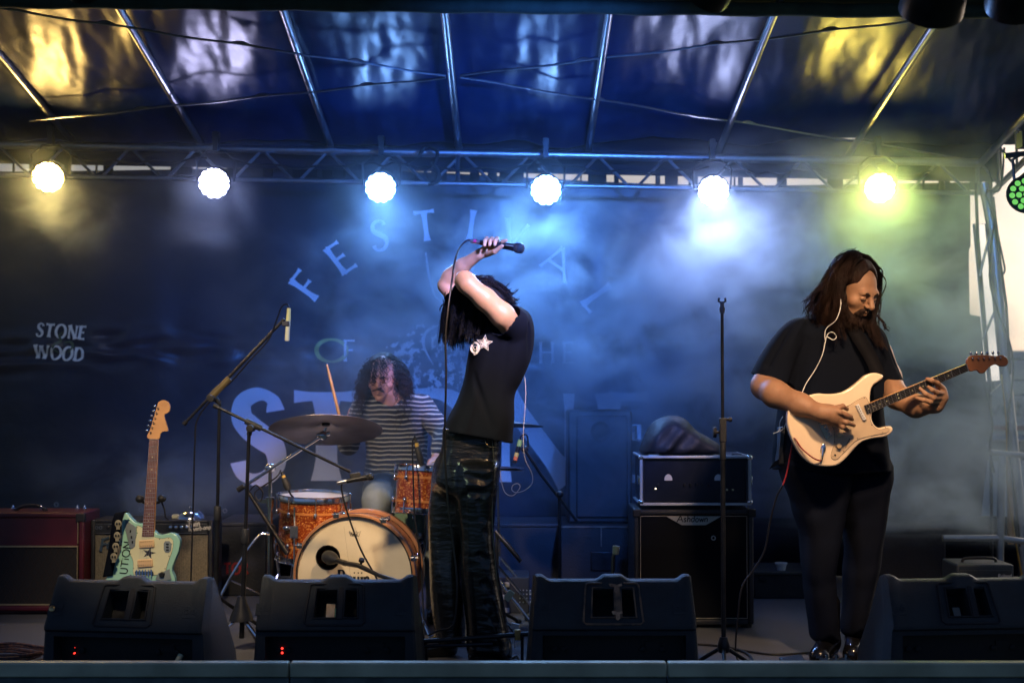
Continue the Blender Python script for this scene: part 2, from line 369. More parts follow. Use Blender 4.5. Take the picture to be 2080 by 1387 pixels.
def glyph(mb, ch, place, wt, flare=.5, thin=.6, eps=[0], nrm=(0, -1, 0), lift=.0003):
    """draw one glyph; place(u, v) -> world point"""
    for si, st in enumerate(G[ch][1]):
        if len(st) == 2:
            (a, b), (c, d) = st; n = 8; pts = [(a+(c-a)*i/n, b+(d-b)*i/n) for i in range(n+1)]
            horiz = abs(d-b) < .2; diag = abs(c-a) > .2 and not horiz
            base = wt*(thin if horiz or (diag and ch in 'AVW' and c < a) or (ch == 'N' and not diag) or (ch in 'A' and si == 0) else 1)
            ws = [base*(1+flare*max(0, abs(2*i/n-1)-.45)**1.4*2) for i in range(n+1)]
        else:
            q = crom([(a, b, 0) for a, b in st], 5); pts = [(p.x, p.y) for p in q]; n = len(pts)-1; ws = []
            for i in range(n+1):
                p0, p1 = pts[max(i-1, 0)], pts[min(i+1, n)]; L = math.hypot(p1[0]-p0[0], p1[1]-p0[1]) or 1
                vert = abs(p1[1]-p0[1])/L if ch != 'S' else 1-.45*abs(p1[1]-p0[1])/L*0 - (.35 if (i < n*.14 or i > n*.86) else 0)
                ws.append(wt*(thin+(1-thin)*vert))
            if ch == 'S': ws = [wt*(.62+.55*math.exp(-((i/n-.5)/.20)**2)-.12*math.exp(-((min(i, n-i)/n-.13)/.05)**2)+.25*math.exp(-(min(i, n-i)/n/.05)**2)) for i in range(n+1)]
        eps[0] = (eps[0]+1) % 7
        off = Vector(nrm)*(lift*(1+eps[0]))
        P = [place(*p) for p in pts]; s0 = (place(.5, 1)-place(.5, 0)).length
        mb.ribbon([p+off for p in P], [w*s0 for w in ws], nrm)
def text(mb, s, o, right, up, wt=.14, flare=.5, thin=.6, gap=.12, nrm=(0, -1, 0), lift=.0003, shear=0):
    """line of text from o; up = vector of one cap height, right = vector of one cap-height unit"""
    o, right, up = Vector(o), Vector(right), Vector(up); u0 = 0
    for ch in s:
        glyph(mb, ch, (lambda u, v, u0=u0: o+right*(u0+u+shear*v)+up*v), wt, flare, thin, nrm=nrm, lift=lift)
        u0 += G[ch][0]+gap
    return u0

# ================================================================ THE SETTING
# ground beyond and below the stage
GZ = -1.05
g = MB(); g.add([(-400, -60, GZ), (400, -60, GZ), (400, 900, GZ), (-400, 900, GZ)], [(0, 1, 2, 3)])
tag(g.build('ground', mat('grass', (.05, .07, .03), .95, var=.4, vscale=.4), smooth=0), None, None, kind='structure')
# stage floor: grey speckled carpet
carpet = mat('carpet', (.025, .03, .04), .95, var=.5, vscale=200, bump=.8, bscale=500, col2=(.14, .14, .155))
f = MB(); f.box((0, 7.45, -.06), (7.4, 4.3, .12))
tag(f.build('floor', carpet, smooth=0), None, None, kind='structure')
# raised aluminium edge along the stage front
zl = W(1040, 1345, 5.25).z
edge_mat = mat('edge_metal', (.46, .48, .34), .40, .3, var=.25, vscale=5, bump=.2, bscale=120)
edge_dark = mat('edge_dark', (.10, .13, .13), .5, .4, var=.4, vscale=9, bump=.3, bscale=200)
t = thing('stage_edge', 'grey green metal edge rail running along the whole stage front', 'stage edge', (0, 5.25, 0))
for i, (a, b) in enumerate([(-2.6, -.845), (-.84, .585), (.59, 2.6)]):
    m = MB(); m.box(((a+b)/2, 5.27, zl-.028), (b-a, .05, .056))
    m.box(((a+b)/2, 5.30, -.45), (b-a, .04, .9))
    o = m.build('rail_section', edge_mat, t, bevel=.006)
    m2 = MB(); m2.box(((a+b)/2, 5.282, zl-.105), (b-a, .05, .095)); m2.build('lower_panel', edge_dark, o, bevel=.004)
    k = MB(); x = a+.2
    while x < b-.05: k.lathe([(.006, 0), (.006, .004), (.003, .005)], (x, 5.257, zl-.112), (0, -1, 0), 8); x += .34
    k.build('bolt', M['alu'], o)
# side rail brackets etc: black skirt behind the gear
m = MB(); n = 90
for i in range(n+1):
    x = -3.6+i*7.4/n; y = 8.80+.02*math.sin(x*23+math.sin(x*5)); m.v += [(x, y, 0.004), (x, y+.01*math.sin(x*31), .38+.01*math.sin(x*3))]
m.f = [(2*i, 2*i+2, 2*i+3, 2*i+1) for i in range(n)]; m.mi = [0]*n
sk = m.build('black_skirt', M['black_cotton'], smooth=180)
md = sk.modifiers.new('thick', 'SOLIDIFY'); md.thickness = .004
tag(sk, 'plain black cloth skirt hanging along the floor below the printed backdrop', 'skirt')

# ---- printed backdrop
def backY(x, z):
    n1 = mnoise.noise(Vector((x*1.6, z*.35, 3)))*.05+mnoise.noise(Vector((x*5, z*.8, 9)))*.012
    cr = math.exp(-((z-1.42-.05*math.sin(x*2))/.10)**2)*mnoise.noise(Vector((x*5, z*16, 5)))*.03
    n1 *= min(1, max(.15, (2.5-z)/.4))
    cr *= 1.8 if x < -1.4 else 1
    if x > 2: cr += math.exp(-((z-.86)/.09)**2)*mnoise.noise(Vector((x*9, z*9, 1)))*.06
    return 8.92+n1+cr
def bp(px, py):
    p = W(px, py, 8.9); return Vector((p.x, backY(p.x, p.z)-.012, p.z))
m = MB(); nx, nz = 260, 110
zt = lambda x: W(1040+x*2800/8.9, 358.5+.0185*(x*314.6), 8.9).z
zb = W(1040, 1066, 8.9).z
xr = lambda v: W([1990, 2012, 2018, 1972, 1976][min(4, int(v*4.999))]*(1-(v*4.0-int(v*4.0)))+[1990, 2012, 2018, 1972, 1976][min(4, int(v*4.0)+1)]*(v*4.0-int(v*4.0)) if v < 1 else 1976, 700, 8.9).x
for j in range(nz+1):
    for i in range(nx+1):
        v = j/nz; X1 = xr(v); x = -3.5+(X1+3.5)*i/nx; z = zb-.03*math.sin(x*1.3)+(zt(x)-zb)*v
        m.v.append((x, backY(x, z), z))
m.f = [(j*(nx+1)+i, j*(nx+1)+i+1, (j+1)*(nx+1)+i+1, (j+1)*(nx+1)+i) for j in range(nz) for i in range(nx)]; m.mi = [0]*len(m.f)
navy = mat('backdrop_vinyl', (.002, .009, .026), .36, var=.25, vscale=2, bump=1.2, bscale=7)
bd = m.build('backdrop', navy, smooth=180)
tag(bd, 'large dark blue printed festival backdrop hanging behind the band', 'backdrop')
# white print on it
pr = mat('backdrop_print', (.80, .82, .86), .5, var=.08, vscale=3)
def bplace(o, up, ri):
    """pixel-space affine cell on the backdrop: origin, up vector, right vector (per unit of height)"""
    return lambda u, v: bp(o[0]+ri[0]*u+up[0]*v, o[1]+ri[1]*u+up[1]*v)
arch = [('F', (640, 613), (-54, -38), (41, -54)), ('E', (696, 560), (-40, -52), (54, -37)), ('S', (757, 513), (-8, -62), (58, -15)), ('T', (847, 492), (-8, -62), (60, -7)),
        ('I', (947, 488), (9, -62), (60, 8)), ('V', (1013, 497), (19, -56), (56, 20)), ('A', (1097, 541), (22, -56), (62, 43)), ('L', (1178, 615), (58, -40), (40, 44))]
L = MB()
for ch, o, up, ri in arch: glyph(L, ch, bplace(o, up, ri), .15, .7, .62, lift=.0004)
for ch, o in (('F', (697, 734)), ('T', (1048, 738)), ('H', (1094, 738)), ('E', (1142, 738))): glyph(L, ch, bplace(o, (0, -44), (44, 0)), .12, .5, .6, lift=.0004)
L.build('festival_lettering', pr, bd, smooth=0)
L = MB(); glyph(L, 'O', bplace((640, 735), (0, -46), (80, 0)), .19, .3, .45, lift=.0004)
L.build('letter', mat('olive_print', (.40, .44, .10), .5, var=.1), bd, smooth=0)
# big STONE
L = MB(); h = 180
for ch, o, rw, wt in (('S', (474, 977), 172, .24), ('T', (598, 976), 186, .24), ('O', (776, 976), 236, .24), ('N', (1000, 979), 226, .22), ('E', (1218, 979), 190, .22)):
    glyph(L, ch, bplace(o, (0, -h), (rw, 0)), wt, .55, .42, lift=.0006)
L.build('big_lettering', pr, bd, smooth=0)
# pale line drawing with a mottled wreath
L = MB()
for pts, w in (([(865, 513), (869, 545), (876, 580), (886, 604), (906, 616)], 4), ([(967, 513), (960, 548), (953, 582), (945, 604)], 4), ([(893, 660), (868, 672), (860, 692), (864, 712), (880, 740)], 5)):
    q = crom([(a, b, 0) for a, b in pts], 6); n = len(q)-1
    L.ribbon([bp(p.x, p.y)+Vector((0, -.001, 0)) for p in q], [w/S(8.9)*(.35+.9*math.sin(math.pi*min(1, .12+i/n*.9))) for i in range(n+1)])
c = 2.2; n = 0
for iy in range(70):
    for ix in range(90):
        px, py = 775+ix*c, 655+iy*c; e = ((px-872)/98)**2+((py-732)/72)**2
        if e > 1.15 or (abs(px-868) < 7 and py < 745): continue
        v = mnoise.fractal(Vector((px*.075, py*.075, 2)), .8, 2.1, 6)
        if v > .06+.55*max(0, e-.45)+(.30 if e < .12 else 0):
            a, b_, c_, d_ = bp(px, py), bp(px+c, py), bp(px+c, py+c), bp(px, py+c)
            L.add([p-Vector((0, .002, 0)) for p in (a, b_, c_, d_)], [(0, 1, 2, 3)])
L.build('wreath_print', pr, bd, smooth=0)
# small sponsor mark at left
L = MB(); pr2 = mat('small_print', (.80, .80, .68), .5, var=.06)
def mark(s, o, hh, ang, sh=.18, wt=.2):
    up = (sh*hh, -hh); u = 0
    for ch in s:
        glyph(L, ch, bplace((o[0]+u*hh, o[1]+u*hh*math.tan(ang)), up, (hh*.92, hh*.92*math.tan(ang))), wt, .8, .62, lift=.0004); u += G[ch][0]*.92+.13
mark('STONE', (73, 683), 27, .07); mark('WOOD', (70, 727), 27, .07)
L.build('small_lettering', pr2, bd, smooth=0)
L = MB()
for pts in ([(129, 675), (121, 682), (124, 692), (113, 700), (110, 708), (119, 717)], [(131, 696), (142, 694), (148, 700), (146, 709), (138, 716)]):
    q = crom([(a, b, 0) for a, b in pts], 5); L.ribbon([bp(p.x, p.y)+Vector((0, -.004, 0)) for p in q], [.012*(.5+math.sin(math.pi*i/(len(q)-1))) for i in range(len(q))])
L.build('ampersand_print', mat('dark_green_print', (.05, .09, .04), .5), bd, smooth=0)
for px, py in ((457, 1037), (115, 1024), (287, 1034), (2010, 905), (1992, 1075)):
    k = MB(); k.ring(bp(px, py)+Vector((0, -.01, 0)), (0, 1, 0), .009, .006, .006, 16); k.build('eyelet', M['alu'], bd)

# ---- roof: sloping glossy canopy on tubes
RZ = lambda y: 4.42-.2*y          # height of the roof tubes over depth y
m = MB(); nx, ny = 420, 150
wn = lambda x, y, z: mnoise.noise(Vector((x, y, z)))
for j in range(ny+1):
    y = 5.6+3.05*j/ny
    for i in range(nx+1):
        x = -3.5+7.0*i/nx
        fan = x*(1+.10*(8.6-y))
        w = .060*wn(fan*1.6, y*.5, 1)+.036*wn(fan*3.4+.5*y, y*.8, 4)+.007*wn(fan*13, y*3, 7)+.0022*wn(x*24, y*9, 2)
        cell = abs(((x+.32)/.806) % 1-.5)*2; w *= .6+.5*(1-cell)
        m.v.append((x, y, RZ(y)+.05+w))
m.f = [(j*(nx+1)+i, j*(nx+1)+i+1, (j+1)*(nx+1)+i+1, (j+1)*(nx+1)+i) for j in range(ny) for i in range(nx)]; m.mi = [0]*len(m.f)
roofm = mat('roof_vinyl', (.006, .030, .13), .35, var=.25, vscale=3, bump=.12, bscale=45, rvar=.06, spec=.9)
rf = m.build('roof_canopy', roofm, smooth=180)
md = rf.modifiers.new('thick', 'SOLIDIFY'); md.thickness = .006; md.offset = 1
tag(rf, 'wrinkled glossy dark blue vinyl stage roof sloping down to the back truss', 'stage roof')
# valance closing the gap between canopy and backdrop
m = MB(); n = 60; zA = lambda x: W(1040+x*2800/8.72, 300+.019*(x*321), 8.72).z; zB = lambda x: W(1040+x*2800/8.72, 352+.0185*(x*321), 8.74).z
for i in range(n+1):
    x = -3.5+6.62*i/n; m.v += [(x, 8.74, zB(x)), (x, 8.74+.006*math.sin(x*9), zA(x)+.10)]
m.f = [(2*i, 2*i+2, 2*i+3, 2*i+1) for i in range(n)]; m.mi = [0]*n
vl = m.build('valance', navy, smooth=180); md = vl.modifiers.new('thick', 'SOLIDIFY'); md.thickness = .004
tag(vl, 'dark blue strip of roof cloth hanging behind the lighting truss', 'valance')
# roof frame: rafters and crossing wires
rfm = thing('roof_frame', 'silver tube frame of seven rafters under the glossy roof', 'roof frame', (0, 7.5, 2.9))
for x0 in (145, 405, 670, 930, 1193, 1456, 1720):
    a = W(x0+2, 300+.019*(x0-1040)+4, 8.6); m = MB()
    m.tube([a, Vector((a.x, 5.7, a.z+.2*2.9))], .021, 14); m.build('rafter', M['alu'], rfm)
for a, b in (((-40, 12), (905, 154)), ((60, 246), (905, 158)), ((935, 154), (1860, 42)), ((935, 158), (1992, 328))):
    pts = []
    for i in range(25):
        t_ = i/24; px, py = a[0]+(b[0]-a[0])*t_, a[1]+(b[1]-a[1])*t_
        d = W(px, py, 1)-Vector((0, 0, CAMZ)); # intersect the roof plane just under the cloth
        y = (4.385-CAMZ)/(d.z+.2); pts.append(Vector((d.x*y, y, CAMZ+d.z*y+.004*math.sin(t_*25))))
    m = MB(); m.tube(pts, .0065, 8)
    for k in (6, 13, 19):
        q = [pts[k]+(pts[k+1]-pts[k]).normalized()*s_*.09+Vector((0, -.004, .012*math.sin(math.pi*s_))) for s_ in (0, .25, .5, .75, 1)]; m.tube(q, .006, 6)
    m.build('brace_wire', M['alu'], rfm)
# front beam wrapped in cloth at the top of the picture
m = MB(); a, b = W(-60, 2, 6.6), W(2140, 26, 6.6); n = 40
m.tube([a.lerp(b, i/n)+Vector((0, 0, -.0+.004*math.sin(i*1.7))) for i in range(n+1)], .034, 14)
m.tube([a+Vector((0, 0, .07)), b+Vector((0, 0, .07))], .04, 12)
o = m.build('front_beam', mat('green_grey_cloth', (.035, .07, .055), .8, var=.3, vscale=12, bump=.6, bscale=120), origin=W(1040, 14, 6.6), smooth=180)
tag(o, 'thick green grey cloth wrapped beam crossing the top of the picture', 'beam')
# lighting truss at the back
tr = thing('lighting_truss', 'silver lattice truss carrying six bright stage lamps', 'truss', W(1040, 320, 8.55))
TY = 8.5
def tp(px, off=0, y=TY): return W(px, 294+.0185*(px-0)+off, y)
m = MB(); m.tube([tp(-80), tp(1992)], .024, 14); m.build('top_chord', M['alu'], tr)
m = MB(); m.tube([tp(-80, 62, 8.4), tp(1992, 62, 8.4)], .014, 12); m.build('bottom_chord', M['alu'], tr)
m = MB(); m.tube([tp(-80, 6, 8.75), tp(1992, 6, 8.75)], .018, 12); m.build('rear_chord', M['alu'], tr)
px = -60
while px < 1960:
    m = MB(); m.tube([tp(px+52, 6), tp(px, 60, 8.42)], .0095, 8); m.build('brace', M['alu'], tr)
    m = MB(); m.tube([tp(px+62, 6), tp(px+118, 60, 8.42)], .0095, 8); m.build('brace', M['alu'], tr)
    px += 134 if px < 700 else 138
for px in (262+668, 1985): m = MB(); m.tube([tp(px, 0), tp(px, 62, 8.42)], .014, 8); m.build('upright', M['alu'], tr)
# cloth ties, clamps and cable loops that break the slit of daylight
rr = random.Random(3)
for px in range(-20, 1990, 12):
    if rr.random() < .27:
        k = MB(); c0 = W(px, 353+.0185*(px-1040), 8.82); w_ = rr.choice([.010, .03, .06, .10])
        k.box((c0.x, 8.82, c0.z+.01), (w_, .02, .12)); k.build('tie', M['black_cotton'], vl)
cb = thing('truss_cables', 'black power cables looped loosely along the lighting truss', 'cables', W(900, 330, 8.38))
for a, b, sag in ((130, 420, 22), (450, 760, 30), (700, 840, 14), (790, 1100, 26), (1120, 1440, 24), (1470, 1640, 20), (1650, 1900, 26)):
    pts = [tp(a+(b-a)*i/16, 20+sag*.5*math.sin(math.pi*i/16)+3*math.sin(i*1.3+a), 8.36) for i in range(17)]
    m = MB(); m.tube(pts, .007, 7); m.build('cable', M['cable'], cb)
q = crom([tuple(tp(850+dx, dy, 8.34)) for dx, dy in ((0, 10), (15, -12), (38, -2), (30, 26), (14, 40), (32, 58), (40, 40), (25, 20), (44, 52), (20, 66))], 6)
m = MB(); m.tube(q, .012, 7); m.build('cable_coil', M['cable'], cb)

# ================================================================ LAMPS
house = M['black_metal']
def par_lamp(name, label, pos, aim, col, strength, r=.085, group='bright lamps on the back truss', lens_on=True, lab_cat='stage lamp', hang=.24):
    pos = Vector(pos); ax = (Vector(aim)-pos).normalized()
    t = thing(name, label, lab_cat, pos, group)
    m = MB(); m.lathe([(r*.55, -.20), (r*.85, -.18), (r*1.08, -.08), (r*1.16, 0), (r*1.16, .012), (r*1.05, .012), (r*1.05, -.006), (.001, -.006)], pos, ax, 28, caps=True)
    m.build('housing', house, t)
    X, Y, Z = frame(ax); m = MB()
    spots = [(0, 0)]+[(r*.42*math.cos(a*math.pi/3), r*.42*math.sin(a*math.pi/3)) for a in range(6)]+[(r*.84*math.cos(a*math.pi/6+.26), r*.84*math.sin(a*math.pi/6+.26)) for a in range(12)]
    for u, v in spots: m.lathe([(r*.235, .0), (r*.22, .008), (r*.11, .014), (.002, .016)], pos+X*u+Y*v, ax, 10)
    m.build('lens_cluster', emit('led_'+name, col, strength) if lens_on else M['black_plastic'], t)
    s = ax.cross(Vector((0, 0, 1))).normalized(); m = MB(); up = Vector((0, 0, 1))
    b = pos-ax*.08
    m.tube([b+s*r*1.3, b+s*r*1.35+up*.12, b+s*r*.6+up*(hang-.06), b-s*r*.6+up*(hang-.06), b-s*r*1.35+up*.12, b-s*r*1.3], .007, 8); m.build('yoke', house, t)
    m = MB(); m.box(b+up*hang, (.03, .06, .12)); m.lathe([(.03, -.02), (.03, .02)], b+up*(hang+.03), (1, 0, 0), 16); m.build('clamp', house, t)
    return t
def spot(parent, name, pos, aim, col, power, ang, blend=.6, size=.05):
    d = bpy.data.lights.new(name, 'SPOT'); d.energy = power; d.color = col; d.spot_size = R(ang); d.spot_blend = blend; d.shadow_soft_size = size*1.8
    o = bpy.data.objects.new(name, d); COL.objects.link(o); o.parent = parent; o.location = Vector(pos)-ORG[parent.name]
    o.rotation_euler = (Vector(aim)-Vector(pos)).to_track_quat('-Z', 'Y').to_euler(); return o
LAMPS = [(98, 360, (1, .62, .17), 'leftmost bright lamp, glowing warm yellow on the back truss', 125, 26),
         (435, 372, (.62, .60, 1), 'second bright lamp from the left, glowing pale violet white', 50, 26),
         (773, 381, (.20, .44, 1), 'bright blue white lamp just above the S of FESTIVAL, left of centre', 65, 110),
         (1109, 386, (.20, .44, 1), 'bright blue white lamp right of centre, above the letters V and A', 65, 165),
         (1449, 388, (.50, .57, 1), 'bright white lamp in thick pale smoke, second from the right', 48, 130),
         (1787, 382, (1, .75, .12), 'rightmost bright lamp, glowing yellow green above the guitarist', 95, 38)]
for i, (px, py, c, lab, st, bw) in enumerate(LAMPS):
    p = W(px, py, 8.25); aim_ = Vector((p.x*.75, 3.2, .9)); t = par_lamp('stage_lamp', lab, p, aim_, c, st)
    spot(t, 'beam', p+(aim_-p).normalized()*.03, aim_-Vector((0, 0, 1.6)), (.62, 1, .22) if px == 1787 else c, bw, 105, .8, .07)
# lamps of the front truss, seen dark from behind at the top edge; they shine onto the band
FR = [(175, -22, 75, (-1.22, 6.8, .42), (1, .74, .46), 235, 'dark front lamp poking in at the top left corner'),
      (1437, -20, 105, (-.3, 6.4, 1.2), (1, .60, .27), 290, 'dark round front lamp at the top edge, right of centre'),
      (1893, 12, 132, (1.40, 6.0, 1.12), (1, .64, .36), 180, 'largest dark round front lamp at the top right, above the guitarist'),
      (2062, 0, 120, (2.3, 7.2, .8), (1, .72, .4), 40, 'dark front lamp cut off by the top right corner')]
fbar = thing('front_light_bar', 'steel bar above the picture that carries the dark front lamps', 'lighting bar', W(1040, -120, 4.5))
m = MB(); m.tube([W(-200, -105, 4.5), W(2300, -105, 4.5)], .024, 12); m.build('bar', M['alu'], fbar)
for px, py, wpx, aim, c, pw, lab in FR:
    p = W(px, py, 4.5); r = wpx/S(4.5)/2/1.16
    t = thing('front_lamp', lab, 'stage lamp', p, 'dark lamps along the front bar')
    ax = (Vector(aim)-p).normalized(); X, Y, Z = frame(ax); ra = r*1.1
    m = MB(); m.lathe([(ra*.3, -.17), (ra*.8, -.15), (ra*1.0, -.06), (ra*1.05, 0), (ra*1.05, .02), (ra*.95, .02), (ra*.95, -.01), (.001, -.01)], p, ax, 32); m.build('housing', house, t)
    m = MB()
    for q in range(19):
        rad = 0 if q == 0 else (ra*.42 if q < 7 else ra*.78); an = q*math.pi/3 if q < 7 else q*math.pi/6
        m.lathe([(ra*.17, 0), (ra*.12, .008), (.002, .01)], p+(X*math.cos(an)+Y*math.sin(an))*rad, ax, 10)
    m.build('lens_cluster', emit('led_front', c, 6), t)
    m = MB(); b = p-ax*.06; s_ = Vector((1, 0, 0)); up = Vector((0, 0, 1))
    m.tube([b+s_*ra*1.15, b+s_*ra*1.2+up*.1, b+up*.15, b-s_*ra*1.2+up*.1, b-s_*ra*1.15], .007, 8); m.build('yoke', house, t)
    spot(t, 'beam', p+ax*.05, aim, c, pw, {1437: 28, 1893: 40, 175: 50}.get(px, 40))
    if px == 1437: spot(t, 'beam_red', p+ax*.05+Vector((-.02, 0, 0)), W(780, 790, 7.5), (1, .32, .28), 120, 15, .8)
    if px == 1437: spot(t, 'beam_amber', p+ax*.05+Vector((0, 0, -.02)), W(800, 1040, 7.0), (1, .66, .36), 120, 19, .9)
    if px == 2062: spot(t, 'beam_blue', p+ax*.05, Vector((2.5, 8.9, 1.9)), (.08, .30, .9), 170, 44, 1)
    if px == 1437: spot(t, 'beam_blue', p+ax*.05+Vector((.02, 0, 0)), W(950, 660, 8.9), (.05, .20, .9), 1050, 64, 1)
    if px == 1437: spot(t, 'guitar_fill_spot', p+ax*.05+Vector((.03, 0, 0)), (1.42, 5.95, 1.05), (1, .66, .38), 85, 26)  # added fill spot, softens the forearm shadow on the cream guitar
    if px == 175: spot(t, 'mark_fill_spot', p+ax*.05, W(128, 695, 8.9), (1, .95, .8), 60, 8, 1)  # added spot, only there to brighten the small sponsor mark
    if px == 175: spot(t, 'beam_green', p+ax*.05, W(960, 1000, 6.2), (.75, 1, .60), 90, 20, .7)
# green lamp on the right tower
p = W(2085, 395, 6.9)
t = thing('green_lamp', 'black lamp with glowing green lenses clamped to the right tower', 'stage lamp', p)
ax = Vector((-.55, -.75, -.42)).normalized(); X, Y, Z = frame(ax)
m = MB(); m.lathe([(.05, -.24), (.08, -.2), (.088, -.06), (.098, 0), (.098, .01), (.09, .01), (.09, -.004), (.001, -.004)], p, ax, 28); m.build('housing', house, t)
m = MB()
for q in range(19):
    rad = 0 if q == 0 else (.036 if q < 7 else .070); an = q*math.pi/3 if q < 7 else q*math.pi/6
    m.lathe([(.015, 0), (.012, .008), (.002, .011)], p+(X*math.cos(an)+Y*math.sin(an))*rad, ax, 10)
m.build('lens_cluster', emit('led_green', (.15, .55, .10), 1.1), t)
m = MB(); b = p-ax*.12; m.tube([b+Vector((-.09, 0, 0)), b+Vector((-.1, 0, .14)), b+Vector((0, 0, .2)), b+Vector((.1, 0, .14))], .008, 8); m.box(b+Vector((-.03, 0, .24)), (.07, .08, .08)); m.tube([b+Vector((-.14, 0, .16)), b+Vector((.05, 0, .18))], .014, 8); m.build('yoke', house, t)

# ================================================================ RIGHT SIDE: tower, rails, what stands outside
tw = thing('corner_tower', 'leaning silver tube tower at the right corner of the stage', 'tower', W(2040, 1330, 8.2))
def pt(name, pts, r, mt='alu', n=12, parent=None, D=8.2):
    m = MB(); m.tube(PL(pts, D), r, n); return m.build(name, M[mt], parent or tw)
pt('leg', [(1998, 372), (2016, 470), (2038, 700), (2066, 980), (2078, 1150), (2082, 1340)], .030)
pt('leg', [(1982, 372), (1986, 480), (2004, 700), (2012, 790), (2016, 1330)], .010, 'black_metal', D=8.3)
pt('leg', [(2010, 370), (2044, 620), (2052, 760)], .008, 'black_metal', D=8.1)
for a, b in (((2014, 460), (1990, 560)), ((2030, 610), (1996, 690)), ((2046, 770), (2012, 800))): pt('brace', [a, b], .008)
# side rail of the roof coming towards the camera
sr = thing('side_beam', 'silver lattice roof beam running forward from the rear right corner', 'truss', W(1990, 340, 8.5))
a0 = W(1992, 332, 8.5); d0 = Vector((0, -1, .2))
for nm, off, r in (('chord', Vector((0, 0, 0)), .024), ('chord', Vector((.06, 0, -.19)), .018), ('chord', Vector((.22, 0, -.03)), .018)):
    m = MB(); m.tube([a0+off, a0+off+d0*2.9], r, 12); m.build(nm, M['alu'], sr)
for i in range(9):
    m = MB(); m.tube([a0+d0*(.3*i), a0+d0*(.3*i+.15)+Vector((.06, 0, -.19)), a0+d0*(.3*i+.3)], .0085, 8); m.build('brace', M['alu'], sr)
# side cloth of the roof above the beam is open: cables hang from it
for i, pts in enumerate(([(2010, 345), (2014, 380), (2002, 395), (2012, 420), (2020, 452)], [(2040, 300), (2036, 360), (2028, 388), (2003, 386)], [(2018, 400), (2026, 470), (2036, 520), (2041, 548), (2035, 560)],
                         [(2022, 430), (2010, 560), (2030, 640), (2052, 700), (2058, 760), (2046, 850)], [(2000, 780), (2016, 860), (2010, 905), (2020, 960)], [(2050, 820), (2048, 900), (2062, 1000), (2072, 1110)])):
    m = MB(); m.tube(crom(PL(pts, 8.05), 6), .006, 7)
    tag(m.build('hanging_cable', M['cable'], origin=W(*pts[0], 8.05)), ['thin cable looping below the rear right roof corner', 'short cable hanging from the side beam beside the green lamp', 'bundled cable tied along the top of the leaning tower', 'long black cable winding down the leaning tower behind the headstock',
        'black cable hanging by the edge of the backdrop beside the truck', 'cable running down the lower half of the tower'][i], 'cable', 'cables on the right tower')
m = MB(); m.tube(crom(PL([(2034, 760), (2044, 860), (2046, 980), (2060, 1080), (2080, 1190)], 8.0), 6), .005, 7)
tag(m.build('yellow_cable', mat('yellow_cable', (.5, .28, .04), .5), origin=W(2040, 800, 8)), 'thin yellow cable running down beside the tower', 'cable')
# glowing sheet added in place of the bright sky gap between tower and cloth
t = thing('added_glow_strip', 'tall narrow glowing white strip added in the gap between backdrop and tower', 'bright strip', W(2000, 772, 8.6))
q = PL([(1978, 456), (2003, 456), (2034, 772), (2008, 774)], 8.62); m = MB(); m.prism(q, (0, .04, 0)); m.build('panel', emit('added_strip_glow', (1, .90, .80), 1.25), t)
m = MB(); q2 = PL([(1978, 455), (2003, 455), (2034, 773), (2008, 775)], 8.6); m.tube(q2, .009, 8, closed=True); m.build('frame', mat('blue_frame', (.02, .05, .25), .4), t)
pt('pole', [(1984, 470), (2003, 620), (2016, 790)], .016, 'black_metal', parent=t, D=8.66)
# guard rails
gr = thing('guard_rail', 'grey steel safety rail at the right end of the stage', 'guard rail', W(2040, 1330, 7.9))
for pts, r in (([(2012, 918), (2050, 922), (2140, 930)], .016), ([(1915, 1092), (2036, 1092), (2050, 1095), (2140, 1108)], .018), ([(2036, 925), (2034, 1000), (2031, 1130), (2030, 1290)], .022)):
    m = MB(); m.tube(PL(pts, 7.9), r, 12); m.build('rail', M['alu'], gr)
m = MB(); m.box(W(2052, 1020, 8.3), (.03, .03, .5)); tag(m.build('wooden_post', mat('pine', (.5, .27, .1), .6), origin=W(2052, 1090, 8.3), bevel=.003), 'short upright piece of bare yellow timber behind the safety rail', 'post')
# white truck parked outside
D = 17; t = thing('parked_truck', 'white truck with dark lettering and a red and blue stripe beyond the tower', 'truck', (W(2090, 1000, D).x+1.6, D+1, GZ))
tm = mat('truck_white', (.88, .80, .68), .4, var=.05, vscale=1)
a = W(1985, 712, D); b = W(1985, 900, D); x0 = a.x
m = MB(); m.box((x0+2.6, D+1, (a.z+GZ+.45)/2), (5.2, 2, a.z-GZ-.45)); bo = m.build('body', tm, t, bevel=.05)
for y0, y1, c, nm in ((864, 874, (.5, .05, .03), 'red_stripe'), (883, 893, (.02, .16, .36), 'blue_stripe'), (895, 935, (.02, .03, .03), 'window_band')):
    z0, z1 = W(2000, y1, D).z, W(2000, y0, D).z; m = MB(); m.box((x0+2.6, D-.004, (z0+z1)/2), (5.0, .02, z1-z0)); m.build(nm, mat(nm, c, .4), t)
L = MB(); text(L, 'vation', W(2010, 843, D)+Vector((0, -.02, 0)), (40/S(D), 0, 0), (0, 0, 32/S(D)), .13, .1, .9, .16, lift=.002); L.build('lettering', M['ink'], t, smooth=0)
for dx in (.9, 3.9): m = MB(); m.lathe([(.25, -.02), (.42, 0), (.45, .05), (.45, .22), (.3, .25)], (x0+dx, D+.2, GZ+.45), (0, 1, 0), 30); m.build('wheel', M['rubber'], t)
for yy in (728, 770, 800): m = MB(); m.tube([W(2040, yy, 12), W(2300, yy+14, 12)], .008, 6); tag(m.build('overhead_wire', M['cable'], origin=W(2040, yy, 12)), {728: 'highest thin wire strung in front of the white truck', 770: 'middle thin wire strung in front of the white truck', 800: 'lowest thin wire strung in front of the white truck'}[yy], 'wire', 'wires in front of the truck')

